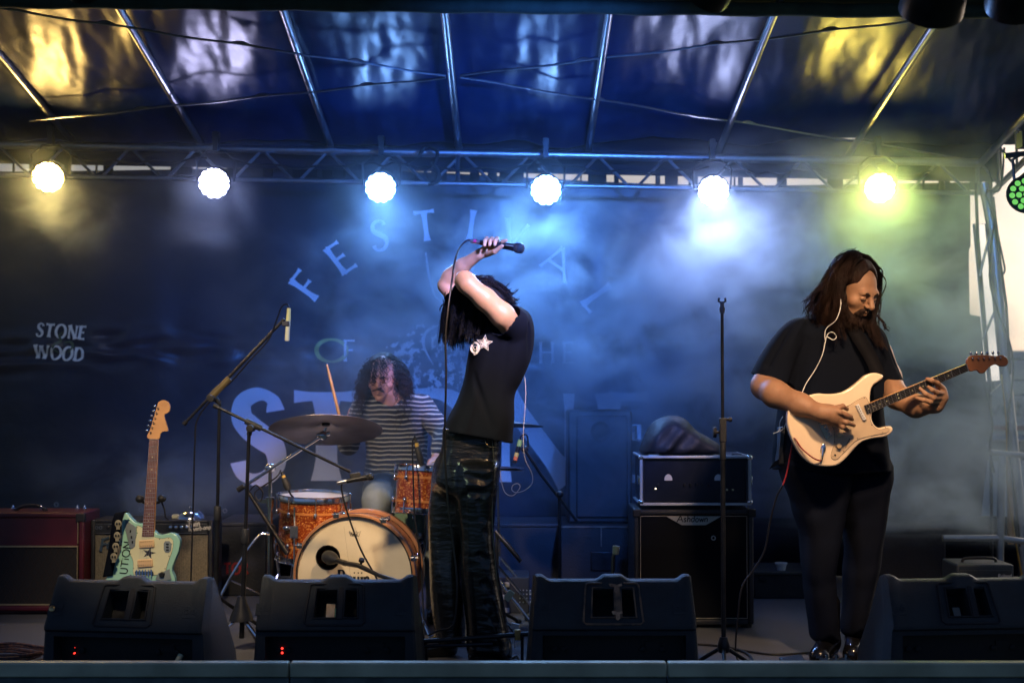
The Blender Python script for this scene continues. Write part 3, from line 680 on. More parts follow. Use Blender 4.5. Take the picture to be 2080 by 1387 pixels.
# ================================================================ FLOOR MONITORS
wm = mat('monitor_paint', (.013, .020, .026), .5, var=.35, vscale=9, bump=1.0, bscale=420, rvar=.08)
wr = mat('monitor_dark', (.006, .007, .009), .7, var=.3)
def wedge(label, x, yaw=0, sticker=None, w=.69, y=5.55, leds=None, plug=False):
    t = thing('floor_monitor', label, 'floor monitor', (x, y, 0), 'floor monitors along the stage edge')
    rot = rz(yaw); O = Vector((x, y, 0)); P = lambda a, b, c: O+rot @ Vector((a, b, c))
    m = MB(); n = 64; prof = []
    def ztop(u):
        au = abs(u); b = 0
        if au > .80: b = .020*min(1, (au-.80)/.09)
        if au < .20: b = max(b, .020*min(1, (.20-au)/.09))
        return .418+b
    for i in range(n+1):
        u = -1+2*i/n; zt_ = ztop(u); xx = u*w/2
        ring = [(0.012, 0), (0.0, .012), (0, .225), (-.012, .235), (-.012, .248), (.085, zt_-.008), (.097, zt_), (.13, zt_), (.145, zt_-.01), (.40, .09), (.41, .0)]
        rnd = 1-.35*max(0, abs(u)-.965)/.035
        for (yy, zz) in ring: m.v.append(P(xx*(1.03-.075*zz/.4), .20+(yy-.20)*rnd, .2+(zz-.2)*(1-.05*max(0, abs(u)-.965)/.035)))
    k = 11; m.f = [(i*k+j, (i+1)*k+j, (i+1)*k+(j+1) % k, i*k+(j+1) % k) for i in range(n) for j in range(k)]+[tuple(range(k)), tuple(n*k+j for j in range(k))[::-1]]; m.mi = [0]*len(m.f)
    body = m.build('cabinet', wm, t, smooth=32)
    # handle: slanted plane from (-.012,.212) to (.085,.39)
    d = Vector((0, .097, .165)).normalized(); nrm = Vector((0, -d.z, d.y))
    Q = lambda a, s, h: P(*(Vector((a, -.012, .246))+d*s+nrm*h))
    R3 = rot @ Matrix(((1, 0, 0), (0, d.y, nrm.y), (0, d.z, nrm.z)))
    def bx(a, s, h, sz): m = MB(); m.box(Q(a, s, h), sz, R3); return m
    c1 = bx(-.043, .10, -.03, (.088, .116, .10)); c2 = bx(.060, .10, -.03, (.052, .116, .10)); c3 = MB().box(P(0, .03, .118), (w*.84, .10, .18), rot)
    cutbox(body, [c1, c2, c3])
    m = MB(); fr = [(-.125, .018), (-.112, .176), (-.10, .184), (.092, .184), (.104, .176), (.117, .018), (.105, .008), (-.113, .008)]
    m.tube([Q(a, s, .0025) for a, s in fr], .0048, 6, closed=True)
    inn = [(-.092, .036), (-.085, .164), (.004, .164), (.004, .036)]; in2 = [(.030, .036), (.030, .164), (.083, .164), (.090, .036)]
    m.tube([Q(a, s, .003) for a, s in inn], .0045, 6, closed=True); m.tube([Q(a, s, .003) for a, s in in2], .0045, 6, closed=True)
    m.box(Q(.017, .10, .004), (.020, .135, .010), R3); m.build('handle', wr if not sticker == 'worn' else mat('worn_handle', (.30, .16, .08), .6, col2=(.03, .03, .03), vscale=22), t, bevel=.002)
    m = MB(); m.box(Q(-.04, .10, -.082), (.13, .13, .004), R3); m.box(Q(.06, .10, -.082), (.08, .13, .004), R3); m.build('handle_pocket', wr, t)
    for a in (-.295, .27):
        m = MB(); m.box(Q(a, .075, .0), (.060, .052, .006), R3); m.ring(Q(a-.012, .075, .0035), R3 @ Vector((0, 0, 1)), .006, .005, .003, 14); m.ring(Q(a+.015, .075, .0035), R3 @ Vector((0, 0, 1)), .006, .004, .003, 14); m.build('socket_plate', wm, t, bevel=.002)
    if label.startswith('leftmost'):
        m = MB(); m.lathe([(.011, 0), (.013, .006), (.006, .010)], Q(-.307, .075, .003), R3 @ Vector((0, 0, 1)), 14); m.build('brass_plug', M['brass'], t)
    # rear panel in the recess
    m = MB(); m.box(P(0, .078, .118), (w*.82, .004, .17), rot)
    for kx in (-.24, -.2, .12, .2): m.lathe([(.012, 0), (.012, .012), (.007, .014)], P(kx, .076, .14), rot @ Vector((0, -1, 0)), 14)
    m.box(P(.16, .073, .155), (.06, .008, .03), rot); m.build('rear_panel', wr, t)
    if leds:
        m = MB()
        for zz in (.128, .146): m.ell(P(leds, .073, zz), .0045, n=8, m=6)
        m.build('red_led', emit('led_red', (1, .03, .02), 4), t)
    m = MB()
    for a in (-.30, .30): m.box(P(a, .2, .0), (.05, .25, .008), rot)
    if sticker == 'card':
        s = MB(); s.box(Q(.0-.03, .085, -.06), (.035, .075, .004), R3); s.build('card', mat('card', (.55, .36, .2), .6, col2=(.7, .6, .45), vscale=30), t)
        s = MB(); s.box(Q(-.004, .075, -.058), (.018, .055, .004), R3); s.build('green_card', mat('green_card', (.04, .18, .12), .6), t)
    if sticker == 'grey': s = MB(); s.box(Q(-.03, .07, -.06), (.030, .06, .004), R3); s.build('card', mat('grey_card', (.2, .22, .2), .6), t)
    if plug:
        s = MB(); c_ = P(.225, .050, .135); s.tube([c_, c_+rot @ Vector((-.012, -.022, -.03))], [.012, .011], 12); s.build('cable_plug', M['ivory'], t)
    if sticker == 'worn':
        for a, ss, sz in ((.010, .160, (.055, .040)), (.012, .042, (.045, .040))):
            s = MB(); s.prism([Q(a+u*sz[0]*.5, ss+v*sz[1]*.5, .0095) for u, v in ((-1, .9), (-.6, 1), (.2, .7), (.9, 1), (1, .5), (.4, .3), (.5, -.6), (.1, -1), (-.3, -.7), (-.2, .2), (-.8, .3))], R3 @ Vector((0, 0, .0015))); s.build('bare_patch', mat('bare_patch', (.62, .36, .2), .7, col2=(.2, .1, .06), vscale=40), t)
    return t
wedge('leftmost black floor monitor, in front of the mint guitar, angled to show its right side', W(256, 1300, 5.6).x, R(-7), leds=-.235, plug=True)
wedge('black floor monitor before the bass drum, a tan card inside its handle recess', W(682, 1300, 5.6).x, 0, 'card', w=.67, leds=-.225, y=5.58)
wedge('black floor monitor right of the singer, its handle bar scraped to bare orange', W(1248, 1300, 5.6).x, R(0), 'worn', y=5.60)
wedge('rightmost floor monitor, near black, beside the guitarist\'s boots', W(1978, 1300, 5.6).x, R(5), 'grey', y=5.62)

# ================================================================ AMPLIFIERS AND CASES
def rbox(m, c, sz, rot=None): return m.box(c, sz, rot)
# red combo
D = 7.35; s = S(D); X0, X1 = W(-90, 1100, D).x, W(172, 1100, D).x; zT = W(60, 1041, D).z
t = thing('red_amplifier', 'dark red guitar amplifier with a diamond grille at the left edge', 'amplifier', ((X0+X1)/2, D, 0))
red = mat('red_tolex', (.075, .003, .010), .42, var=.3, vscale=7, bump=.4, bscale=300)
m = MB(); cx = (X0+X1)/2; w = X1-X0; dp = .26
m.box((cx, D+dp/2+.02, zT/2), (w-.004, dp, zT)); 
m.box((X1-.013, D+.01, zT/2+.0), (.028, .05, zT)); m.box((X0+.013, D+.01, zT/2), (.028, .05, zT)); m.box((cx, D+.01, zT-.012), (w-.056, .05, .026)); m.box((cx, D+.01, .035), (w-.056, .05, .03))
m.build('cabinet', red, t, bevel=.008)
zS = W(60, 1109, D).z
m = MB(); m.box((cx, D+.006, (zS+zT-.026)/2), (w-.07, .02, zT-.03-zS)); m.build('upper_panel', red, t, bevel=.003)
m = MB(); m.box((cx, D-.004, zS), (w-.066, .012, .007)); m.box((X1-.036, D-.004, (zS+.05)/2+.15*0), (.003, .01, zS-.05)); m.box((cx, D-.004, .055), (w-.066, .012, .006)); m.box((X1-.034, D-.006, (zS+zT)/2), (.0025, .01, zT-zS-.03)); m.build('gold_piping', mat('gold_piping', (.62, .50, .28), .3, .6), t)
gm = MB(); gm.box((cx, D+.008, zS/2+.02), (w-.07, .014, zS-.05)); go = gm.build('grille', mat('grille_dark', (.012, .011, .012), .8, var=.3, vscale=80), t)
m = MB(); step = .042; xa, xb, za, zb_ = X0+.04, X1-.04, .06, zS-.01
for k in range(-20, 40):
    for sg in (1, -1):
        pts = []
        x = xa+k*step
        z0, z1 = za, zb_; x1 = x+sg*(z1-z0)*.62
        if min(x, x1) < xa or max(x, x1) > xb:
            # clip
            def cl(xx): return z0+(xx-x)/(x1-x)*(z1-z0)
            A = (x, z0); B = (x1, z1)
            if (x < xa and x1 < xa) or (x > xb and x1 > xb): continue
            if x < xa: A = (xa, cl(xa))
            if x > xb: A = (xb, cl(xb))
            if x1 < xa: B = (xa, cl(xa))
            if x1 > xb: B = (xb, cl(xb))
        else: A, B = (x, z0), (x1, z1)
        m.tube([(A[0], D+.0, A[1]), (B[0], D+.0, B[1])], .0016, 5)
m.build('diamond_pattern', mat('grille_thread', (.03, .02, .018), .7), go)
m = MB(); hy = D+.12; q = crom([(W(14, 1038, D).x, hy, zT), (W(30, 1030, D).x, hy, zT+.022), (W(58, 1029, D).x, hy, zT+.026), (W(80, 1036, D).x, hy, zT)], 6); m.tube(q, .009, 8); m.build('handle', M['rubber'], t)
for px in (10, 68, 143, 158): m = MB(); m.lathe([(.009, 0), (.011, .012), (.006, .02), (.004, .03)], (W(px, 1040, D).x, hy, zT), (0, 0, 1), 12); m.build('knob', M['chrome'], t)
m = MB()
for zz in (zT-.025, .045): m.box((X1-.02, D-.004, zz), (.05, .03, .045))
m.build('corner_cap', M['rubber'], t, bevel=.006)
for dx in (.06, w-.06): m = MB(); m.lathe([(.02, 0), (.022, .012)], (X0+dx, D+.08, .0), (0, 0, 1), 12); m.build('foot', M['rubber'], t)
# black combo with silver cloth
D = 7.45; X0, X1 = W(184, 1100, D).x, W(431, 1100, D).x; zT = W(300, 1056, D).z; cx = (X0+X1)/2; w = X1-X0
t = thing('black_amplifier', 'black combo amplifier with silver grille cloth behind the mint guitar', 'amplifier', (cx, D, 0))
tol = mat('black_tolex', (.010, .012, .016), .45, var=.3, vscale=12, bump=.5, bscale=260)
m = MB(); m.box((cx, D+.14, zT/2), (w, .23, zT)); m.box((X0+.011, D+.02, zT/2), (.022, .04, zT)); m.box((X1-.011, D+.02, zT/2), (.022, .04, zT)); m.box((cx, D+.02, zT-.008), (w-.044, .04, .016)); m.box((cx, D+.02, .02), (w-.044, .04, .03)); m.build('cabinet', tol, t, bevel=.006)
zp = W(300, 1084, D).z
m = MB(); m.box((cx, D+.01, (zp+zT-.016)/2), (w-.05, .03, zT-.018-zp)); cp = m.build('control_panel', M['ink'], t)
m = MB(); m.tube([(X0+.027, D-.007, zp+.004), (X1-.027, D-.007, zp+.004), (X1-.027, D-.007, zT-.02), (X0+.027, D-.007, zT-.02)], .0015, 5, closed=True); m.build('panel_trim', M['alu'], cp)
for px in (221, 231, 244, 348, 359, 370, 381, 392): m = MB(); c_ = W(px, 1070, D); m.lathe([(.010, 0), (.009, .012), (.005, .014)], (c_.x, D-.005, c_.z), (0, -1, 0), 14); m.build('knob', M['chrome'] if px > 240 else M['black_metal'], t)
for px in (197, 205): m = MB(); c_ = W(px, 1071, D); m.ring((c_.x, D-.006, c_.z), (0, -1, 0), .006, .003, .004, 14); m.build('input_jack', M['alu'], t)
grl = mat('silver_grille', (.085, .078, .062), .75, var=.5, vscale=160, bump=.8, bscale=300, col2=(.20, .18, .13))
m = MB(); m.box((cx, D+.012, zp/2+.015), (w-.05, .016, zp-.045)); gg = m.build('grille', grl, t)
m = MB()
for i in range(60): x = X0+.03+(w-.06)*i/59; m.tube([(x, D+.003, .04), (x, D+.003, zp-.006)], .0011, 4)
m.build('grille_ribs', mat('silver_thread', (.17, .155, .115), .5), gg)
L = MB(); o_ = W(380, 1071, D); text(L, 'Twin', (o_.x, D-.007, o_.z), (12/S(D), 0, 1.5/S(D)), (.003, 0, 13/S(D)), .14, 0, 1, .06); o_ = W(384, 1079, D); text(L, 'Reverb-amp', (o_.x, D-.007, o_.z), (8/S(D), 0, 1/S(D)), (.002, 0, 9/S(D)), .14, 0, 1, .05); L.build('script_print', M['gold_print'], cp, smooth=0)
L = MB(); o_ = W(202, 1120, D); R_ = Vector((22/S(D), -.0, 7/S(D))); U_ = Vector((.012, 0, 24/S(D))); ch_ = []
text(L, 'F', (o_.x, D-.006, o_.z), R_*1.3, U_*1.05, .2, .5, .8, .1); text(L, 'ender', (o_.x+.038, D-.006, o_.z+.014), R_*.8, U_*.85, .17, 0, 1, .02)
b_ = L.build('script_badge', M['chrome'], t, smooth=0); md = b_.modifiers.new('s', 'SOLIDIFY'); md.thickness = .004; md.offset = 1
for dx in (.06, w-.06): m = MB(); m.lathe([(.02, 0), (.022, .012)], (X0+dx, D+.1, .0), (0, 0, 1), 12); m.build('foot', M['rubber'], t)
m = MB(); c_ = W(385, 1055, D+.1); m.lathe([(.078, 0), (.074, .012), (.052, .036), (.035, .040), (.004, .042), (.004, .055), (.008, .06), (.001, .066)], (c_.x, D+.12, zT+.0), (0, 0, 1), 30)
tag(m.build('metal_dish', M['chrome'], origin=(c_.x, D+.12, zT)), 'shiny metal dish with a small knob lying on the black amplifier', 'metal dish')
m = MB(); c_ = W(350, 1052, D); m.box((c_.x, D+.1, zT+.011), (.045, .05, .02)); tag(m.build('small_box', M['ivory'], origin=(c_.x, D+.1, zT), bevel=.003), 'tiny pale box lying on the black amplifier left of the dish', 'box')
# bass cabinet, amp rack, bag
D = 6.95; X0, X1 = W(1288, 1100, D).x, W(1530, 1100, D).x; zT = W(1400, 1034, D).z; cx = (X0+X1)/2; w = X1-X0
t = thing('bass_cabinet', 'tall black bass speaker cabinet with white piping and a silver name plate', 'speaker cabinet', (cx, D, 0))
m = MB(); m.box((cx, D+.2, zT/2+.01), (w, .34, zT-.02)); 
for sx in (-1, 1): m.box((cx+sx*(w/2-.012), D+.015, zT/2+.01), (.024, .05, zT-.02))
m.box((cx, D+.015, zT-.014), (w-.05, .05, .026)); m.box((cx, D+.015, .03), (w-.05, .05, .03)); m.build('cabinet', tol, t, bevel=.008)
m = MB(); m.box((cx, D+.01, zT/2+.008), (w-.06, .02, zT-.07)); gr2 = m.build('grille', mat('bass_grille', (.003, .004, .007), .95, spec=.15, var=.4, vscale=200, bump=.6, bscale=400), t)
m = MB(); m.tube([(X0+.032, D-.003, .05), (X1-.032, D-.003, .05), (X1-.032, D-.003, zT-.034), (X0+.032, D-.003, zT-.034)], .0022, 6, closed=True); m.build('piping', mat('pale_piping', (.35, .33, .28), .5), t)
zA_ = zT-.036
m = MB(); m.prism([(cx-.135, D-.008, zA_), (cx+.135, D-.008, zA_), (cx+.06, D-.008, zA_-.042), (cx-.06, D-.008, zA_-.042)], (0, .006, 0)); bp_ = m.build('name_plate', mat('brushed_plate', (.5, .5, .48), .35, .8), t)
L = MB(); text(L, 'Ashdown', (cx-.085, D-.010, zA_-.026), (.036, 0, 0), (.004, 0, .032), .16, 0, 1, .08); L.build('plate_lettering', M['ink'], bp_, smooth=0)
m = MB(); c_ = W(1449, 1092, D); m.ring((c_.x, D-.004, c_.z), (0, 1, 0), .007, .005, .006, 18); m.build('port_ring', M['alu'], t)
for px in (1300, 1518): 
    for yy in (D+.03, D+.34): m = MB(); m.lathe([(.025, 0), (.028, .02)], (W(px, 1200, D).x, yy, .0), (0, 0, 1), 12); m.build('foot', M['rubber'], t)
m = MB()
for px in (1293, 1527):
    m.box((W(px, 1040, D).x, D-.004, zT-.018), (.04, .03, .04))
m.build('corner_cap', M['rubber'], t, bevel=.006)
# flight case rack
zc = W(1400, 1028, D).z+.004; X0, X1 = W(1303, 980, D).x, W(1524, 980, D).x; zR = W(1400, 926, D).z; cx = (X0+X1)/2; w = X1-X0
t = thing('amp_rack', 'blue black amplifier in an aluminium edged flight case on the bass cabinet', 'flight case', (cx, D, zT))
m = MB(); m.box((cx, D+.22, (zc+zR)/2), (w-.01, .38, zR-zc)); cs = m.build('case', mat('case_laminate', (.012, .016, .03), .4, bump=.3, bscale=200), t)
cut = MB().box((cx, D+.03, (zc+zR)/2), (w-.035, .12, zR-zc-.034)); cutbox(cs, [cut])
m = MB(); e = .011
for zz in (zc+e/2, zR-e/2): m.box((cx, D+.02, zz), (w, .022, e*1.1)); m.box((cx-w/2, D+.22, zz), (e, .40, e)); m.box((cx+w/2, D+.22, zz), (e, .40, e))
for xx in (X0, X1): m.box((xx, D+.02, (zc+zR)/2), (e*1.15, .026, zR-zc))
m.build('edging', mat('case_edging', (.62, .66, .70), .35, .4), t, bevel=.002)
for xx in (X0, X1):
    for zz in (zc+.015, zR-.01): m = MB(); m.ell((xx, D+.02, zz), .016, n=12, m=8); m.build('ball_corner', M['chrome'], t)
    m = MB(); m.box((xx+(.006 if xx == X1 else -.006), D+.05, (zc+zR)/2), (.02, .05, .045)); m.build('latch', M['chrome'], t, bevel=.004)
for px in (1330, 1462, 1500): m = MB(); c_ = W(px, 926, D); m.box((c_.x, D+.06, zR+.004), (.05, .03, .008)); m.build('hinge', M['chrome'], t)
m = MB(); m.box((cx, D+.06, (zc+zR)/2), (w-.04, .05, zR-zc-.04)); ap = m.build('amplifier_front', mat('amp_front', (.004, .007, .020), .35, .2), t)
m = MB()
for px in (1359, 1461):
    c_ = W(px, 971, D); vs = [(c_.x+.020*math.cos(a), D+.031, c_.z-.008+.026*max(-.2, math.sin(a))) for a in [i*math.pi/12-.25 for i in range(15)]]; m.prism(vs, (0, .004, 0))
m.build('meter', mat('meter_face', (.6, .6, .58), .4), ap)
for px, py in ((1338, 985), (1440, 985), (1478, 995), (1490, 995), (1392, 985), (1404, 985), (1416, 985), (1428, 985)):
    m = MB(); c_ = W(px, py, D); m.lathe([(.007, 0), (.006, .012)], (c_.x, D+.034, c_.z), (0, -1, 0), 12); m.build('knob', M['chrome'] if px > 1470 else M['black_metal'], ap)
m = MB(); c_ = W(1333, 993, D); m.ell((c_.x, D+.03, c_.z), .004, n=8, m=6); m.build('pilot_light', emit('pilot', (1, .85, .6), 3), ap)
# bag on the case
s_ = SDF((.62, 6.85, .78), (1.4, 7.5, 1.30), .008); bx0 = W(1385, 900, 7.15)
def PZ(px, py, D): p = W(px, py, D); return (p.x, p.z)
s_.slab([PZ(a, b, 7.15) for a, b in ((1308, 926), (1306, 900), (1322, 862), (1350, 846), (1380, 846), (1405, 866), (1440, 890), (1460, 905), (1462, 928), (1390, 930))], 7.17, .15, .06)
s_.ripple(.010, 26, 5)
s_.half((0, 0, zR+.006), (0, 0, -1))
o = np_mesh('cloth_bag', [s_.mesh()], mat('bag_nylon', (.012, .014, .022), .6, var=.3, bump=.8, bscale=40), origin=(bx0.x, 7.17, zR), smooth=180)
tag(o, 'slumped dark cloth bag lying on top of the flight case', 'bag')
# tall speaker behind, road case under it
D = 8.0; t = thing('tall_speaker', 'tall smooth black loudspeaker in the smoke behind the flight case', 'loudspeaker', (W(1218, 900, D).x, D, W(1218, 1062, D).z))
zb2 = W(1218, 1062, D).z; zt2 = W(1218, 833, D).z; x0, x1 = W(1154, 900, D).x, W(1284, 900, D).x
m = MB(); m.prism([(x0, D, zb2), (x1, D, zb2), (x1, D, zt2-.01), (x1-.02, D, zt2), (x0+.02, D, zt2), (x0, D, zt2-.01)], (0, .4, 0)); m.build('cabinet', tol, t, bevel=.012)
m = MB(); m.box(((x0+x1)/2+.01, D-.006, (zb2+zt2)/2), ((x1-x0)*.8, .02, (zt2-zb2)*.9)); m.build('grille', mat('speaker_grille', (.012, .014, .02), .6, var=.3, vscale=200), t, bevel=.008)
m = MB(); m.lathe([(.05, 0), (.055, .006), (.03, -.002)], ((x0+x1)/2, D-.018, zt2-.12), (0, -1, 0), 30); m.build('horn', wr, t)
m = MB(); m.box((x1+.02, D+.15, zt2-.09), (.05, .1, .012)); m.box((x1+.05, D+.15, zt2-.13), (.03, .1, .09)); m.build('side_handle', M['alu'], t, bevel=.003)
D = 7.85; x0, x1 = W(1138, 1100, D).x, W(1290, 1100, D).x; zt3 = zb2-.002
t = thing('road_case', 'scuffed black road case with worn edges under the tall loudspeaker', 'road case', ((x0+x1)/2, D, 0))
m = MB(); m.box(((x0+x1)/2, D+.3, zt3/2), (x1-x0, .6, zt3)); m.build('case', mat('scuffed_black', (.010, .010, .012), .6, var=.4, bump=.4, bscale=80), t, bevel=.006)
m = MB(); e = .007
m.box(((x0+x1)/2, D-.003, zt3-.004), (x1-x0, .01, .008)); m.box((x0+.003, D-.003, zt3/2), (.006, .01, zt3)); m.box(((x0+x1)/2+.02, D-.003, zt3-.06), (.006, .01, .11))
m.build('worn_edge', mat('worn_edge', (.30, .20, .13), .7, col2=(.03, .025, .03), vscale=14, var=.5), t)
m = MB(); m.box(((x0+x1)/2+.03, D-.004, .22), (.14, .012, .11)); m.build('catch_plate', M['black_metal'], t, bevel=.01)
# black cases and blocks in the back line
for (a, b, y0, D, dp, nm, lab, cat) in ((1532, 1680, 1160, 7.9, .4, 'low_case', 'low grey black case behind the guitarist with a white cup on it', 'case'),
        (440, 540, 1060, 8.0, .5, 'dark_case', 'black equipment case in the dark behind the left microphone stands', 'case'),
        (985, 1136, 1062, 8.2, .4, 'wide_case', 'wide black equipment case in the dark behind the singer\'s legs', 'case'),
        (1785, 1922, 1076, 8.2, .5, 'draped_block', 'dark cloth covered block behind the right monitor', 'block')):
    x0, x1 = W(a, 1200, D).x, W(b, 1200, D).x; zt_ = W(a, y0, D).z
    t = thing(nm, lab, cat, ((x0+x1)/2, D+dp/2, 0)); m = MB(); m.box(((x0+x1)/2, D+dp/2, zt_/2-.01), (x1-x0, dp, zt_-.02)); m.build('body', mat(nm, (.012, .014, .020), .55 if 'case' in nm else .9, bump=.4, bscale=90, var=.3), t, bevel=.008)
    m = MB(); m.box(((x0+x1)/2, D+dp/2-.004, zt_-.012), (x1-x0+.008, dp+.012, .022)); lid = m.build('lid' if 'case' in nm else 'cloth_top', M['black_plastic'] if 'case' in nm else M['black_cotton'], t, bevel=.006)
    if nm == 'dark_case':
        L = MB(); o_ = W(455, 1165, D); text(L, 'TOR', (o_.x, D-.004, o_.z), (20/S(D), 0, 0), (0, 0, 22/S(D)), .2, 0, 1, .12); L.build('red_print', mat('dim_red', (.20, .01, .01), .6), t, smooth=0)
    if nm == 'low_case':
        for px in (1550, 1660): m = MB(); c_ = W(px, 1175, D); m.box((c_.x, D-.008, c_.z), (.04, .014, .03)); m.build('latch', M['black_metal'], t, bevel=.003)
        c_ = W(1591, 1150, D); m = MB(); m.lathe([(.024, 0), (.031, .034), (.036, .036), (.036, .042), (.028, .042), (.022, .006)], (c_.x, D+.06, zt_), (0, 0, 1), 24)
        tag(m.build('white_cup', mat('foam', (.75, .72, .68), .7), origin=(c_.x, D+.06, zt_)), 'small white foam cup on the low case behind the guitarist', 'cup')
# small amp at the right
D = 7.3; x0, x1 = W(1944, 1180, D).x, W(2060, 1180, D).x; zt_ = W(2000, 1146, D).z
t = thing('small_speaker', 'small dark grey box amplifier below the right safety rail', 'amplifier', ((x0+x1)/2, D, 0))
m = MB(); m.box(((x0+x1)/2, D+.13, zt_/2), (x1-x0, .26, zt_)); m.build('cabinet', mat('grey_tolex', (.03, .04, .045), .5, bump=.4, bscale=200), t, bevel=.010)
m = MB(); m.box(((x0+x1)/2, D-.003, zt_/2-.01), ((x1-x0)*.9, .012, zt_*.86)); m.build('grille', mat('small_grille', (.025, .034, .038), .8, var=.3, vscale=150), t, bevel=.004)
m = MB(); m.tube(crom([((x0+x1)/2-.09, D+.1, zt_), ((x0+x1)/2-.07, D+.1, zt_+.02), ((x0+x1)/2+.07, D+.1, zt_+.02), ((x0+x1)/2+.09, D+.1, zt_)], 5), .008, 8); m.build('handle', M['rubber'], t)
L = MB(); o_ = W(2026, 1172, D); text(L, 'Roland', (o_.x, D-.011, o_.z), (8/S(D), 0, 0), (0, 0, 7/S(D)), .2, 0, 1, .1); L.build('name_print', M['gold_print'], t, smooth=0)
# striped foot crate behind the singer (three pale slats)
D = 7.4; x0, x1 = W(985, 1200, D).x, W(1075, 1200, D).x; zt_ = W(1000, 1172, D).z
t = thing('slatted_crate', 'black crate with three pale horizontal bars behind the singer\'s trouser legs', 'crate', ((x0+x1)/2, D, 0))
m = MB(); m.box(((x0+x1)/2, D+.15, zt_/2), (x1-x0, .3, zt_)); m.build('body', M['black_plastic'], t, bevel=.005)
for yy in (1187, 1212, 1239): m = MB(); c_ = W(1020, yy, D); m.box((c_.x-.03, D-.004, c_.z), (.14, .012, .028)); m.build('pale_bar', mat('pale_bar', (.34, .32, .28), .6, var=.1), t, bevel=.005)
m = MB()
for i in range(16): c_ = W(1056+(i % 4)*7, 1198+(i//4)*8, D); m.ell((c_.x, D-.006, c_.z), .004, n=6, m=5)
m.build('socket_row', M['alu'], t)

# ================================================================ GUITARS
def guitar(name, label, Df, body, guard, neck, head, bodymat, neckmat, boardmat, headmat, nfrets, dots, tuners, thick=.042, cat='electric guitar', guardmat=None):
    """all outlines in photo pixels, laid on the plane Df(px, py); neck = (b0, b1, n0, n1) corner pixels"""
    F = lambda px, py, l=0: W(px, py, Df(px, py))+Vector((0, -l, 0))
    cx, cyy = sum(p[0] for p in body)/len(body), sum(p[1] for p in body)/len(body)
    t = thing(name, label, cat, F(cx, cyy))
    out = [(p.x, p.y) for p in crom([(a, b, 0) for a, b in body], 4, closed=True)]
    m = MB(); m.prism([F(a, b) for a, b in out], (0, thick, 0)); bo = m.build('body', bodymat, t, bevel=.009, seg=4, smooth=60)
    if guard:
        go = [(p.x, p.y) for p in crom([(a, b, 0) for a, b in guard], 4, closed=True)]
        m = MB(); m.prism([F(a, b, .0025) for a, b in go], (0, .0022, 0)); gd = m.build('pickguard', guardmat, t, smooth=0)
        q = [F(a, b, .0026) for a, b in go]; m = MB(); m.tube(q, .0006, 4, closed=True); m.build('guard_line', M['ink'], gd)
        m = MB()
        for i in range(0, len(go), max(4, len(go)//12)):
            a, b = go[i]; a += (cx-a)*.05; b += (cyy-b)*.05; m.lathe([(.0022, 0), (.0018, .001)], F(a, b, .003), (0, -1, 0), 8)
        m.build('guard_screw', M['ink'], gd)
    b0, b1, n0, n1 = [Vector((*p, 0)) for p in neck]
    FF = lambda v, l=0: F(v.x, v.y, l)
    m = MB(); vs = [FF(b0, .002), FF(b1, .002), FF(n1, .002), FF(n0, .002)]; m.prism(vs, (0, .018, 0)); nk = m.build('neck', neckmat, t, bevel=.004)
    ho = [(p.x, p.y) for p in crom([(a, b, 0) for a, b in head], 3, closed=True)]
    m = MB(); m.prism([F(a, b, -.002) for a, b in ho], (0, .014, 0)); hd = m.build('headstock', headmat, t, bevel=.003, smooth=60)
    sh = .03
    c0, c1, d0, d1 = b0.lerp(b1, sh), b1.lerp(b0, sh), n0.lerp(n1, sh), n1.lerp(n0, sh)
    m = MB(); m.prism([FF(c0, .007), FF(c1, .007), FF(d1, .007), FF(d0, .007)], (0, .006, 0)); fb = m.build('fretboard', boardmat, nk, bevel=.001)
    # frets by the rule of the 17.8th: scale length chosen so that nfrets fit on the board
    frac = lambda k: 1-2**(-k/12); full = frac(nfrets)*1.02; m = MB()
    for k in range(0, nfrets+1):
        u = 1-frac(k)/full; u = max(0, u); a = c0.lerp(d0, u); b = c1.lerp(d1, u); m.tube([FF(a, .0075), FF(b, .0075)], .0010 if k else .0022, 5)
    m.build('frets', M['alu'], fb)
    m = MB()
    for k in dots:
        u = 1-(frac(k)+frac(k-1))/2/full; a = c0.lerp(d0, u); b = c1.lerp(d1, u); ps = (.5,) if k != 12 else (.28, .72)
        for s_ in ps: m.lathe([(.0028, 0), (.0026, .0006)], FF(a.lerp(b, s_), .0072), (0, -1, 0), 10)
    m.build('dot_inlays', M['ivory'], fb)
    m = MB()
    for i, (tx, ty, kx, ky) in enumerate(tuners):
        m.lathe([(.004, -.002), (.004, .008), (.0028, .011)], F(tx, ty, .002), (0, -1, 0), 10)
        m.tube([F(tx, ty, -.012), F(kx, ky, -.012)], .0022, 6); m.ell(F(kx, ky, -.012), (.0065, .004, .0075), n=10, m=8)
    m.build('tuners', M['chrome'], hd)
    return t, F, bo, fb
plate_m = mat('dull_plate', (.22, .26, .25), .4, .5, var=.15)
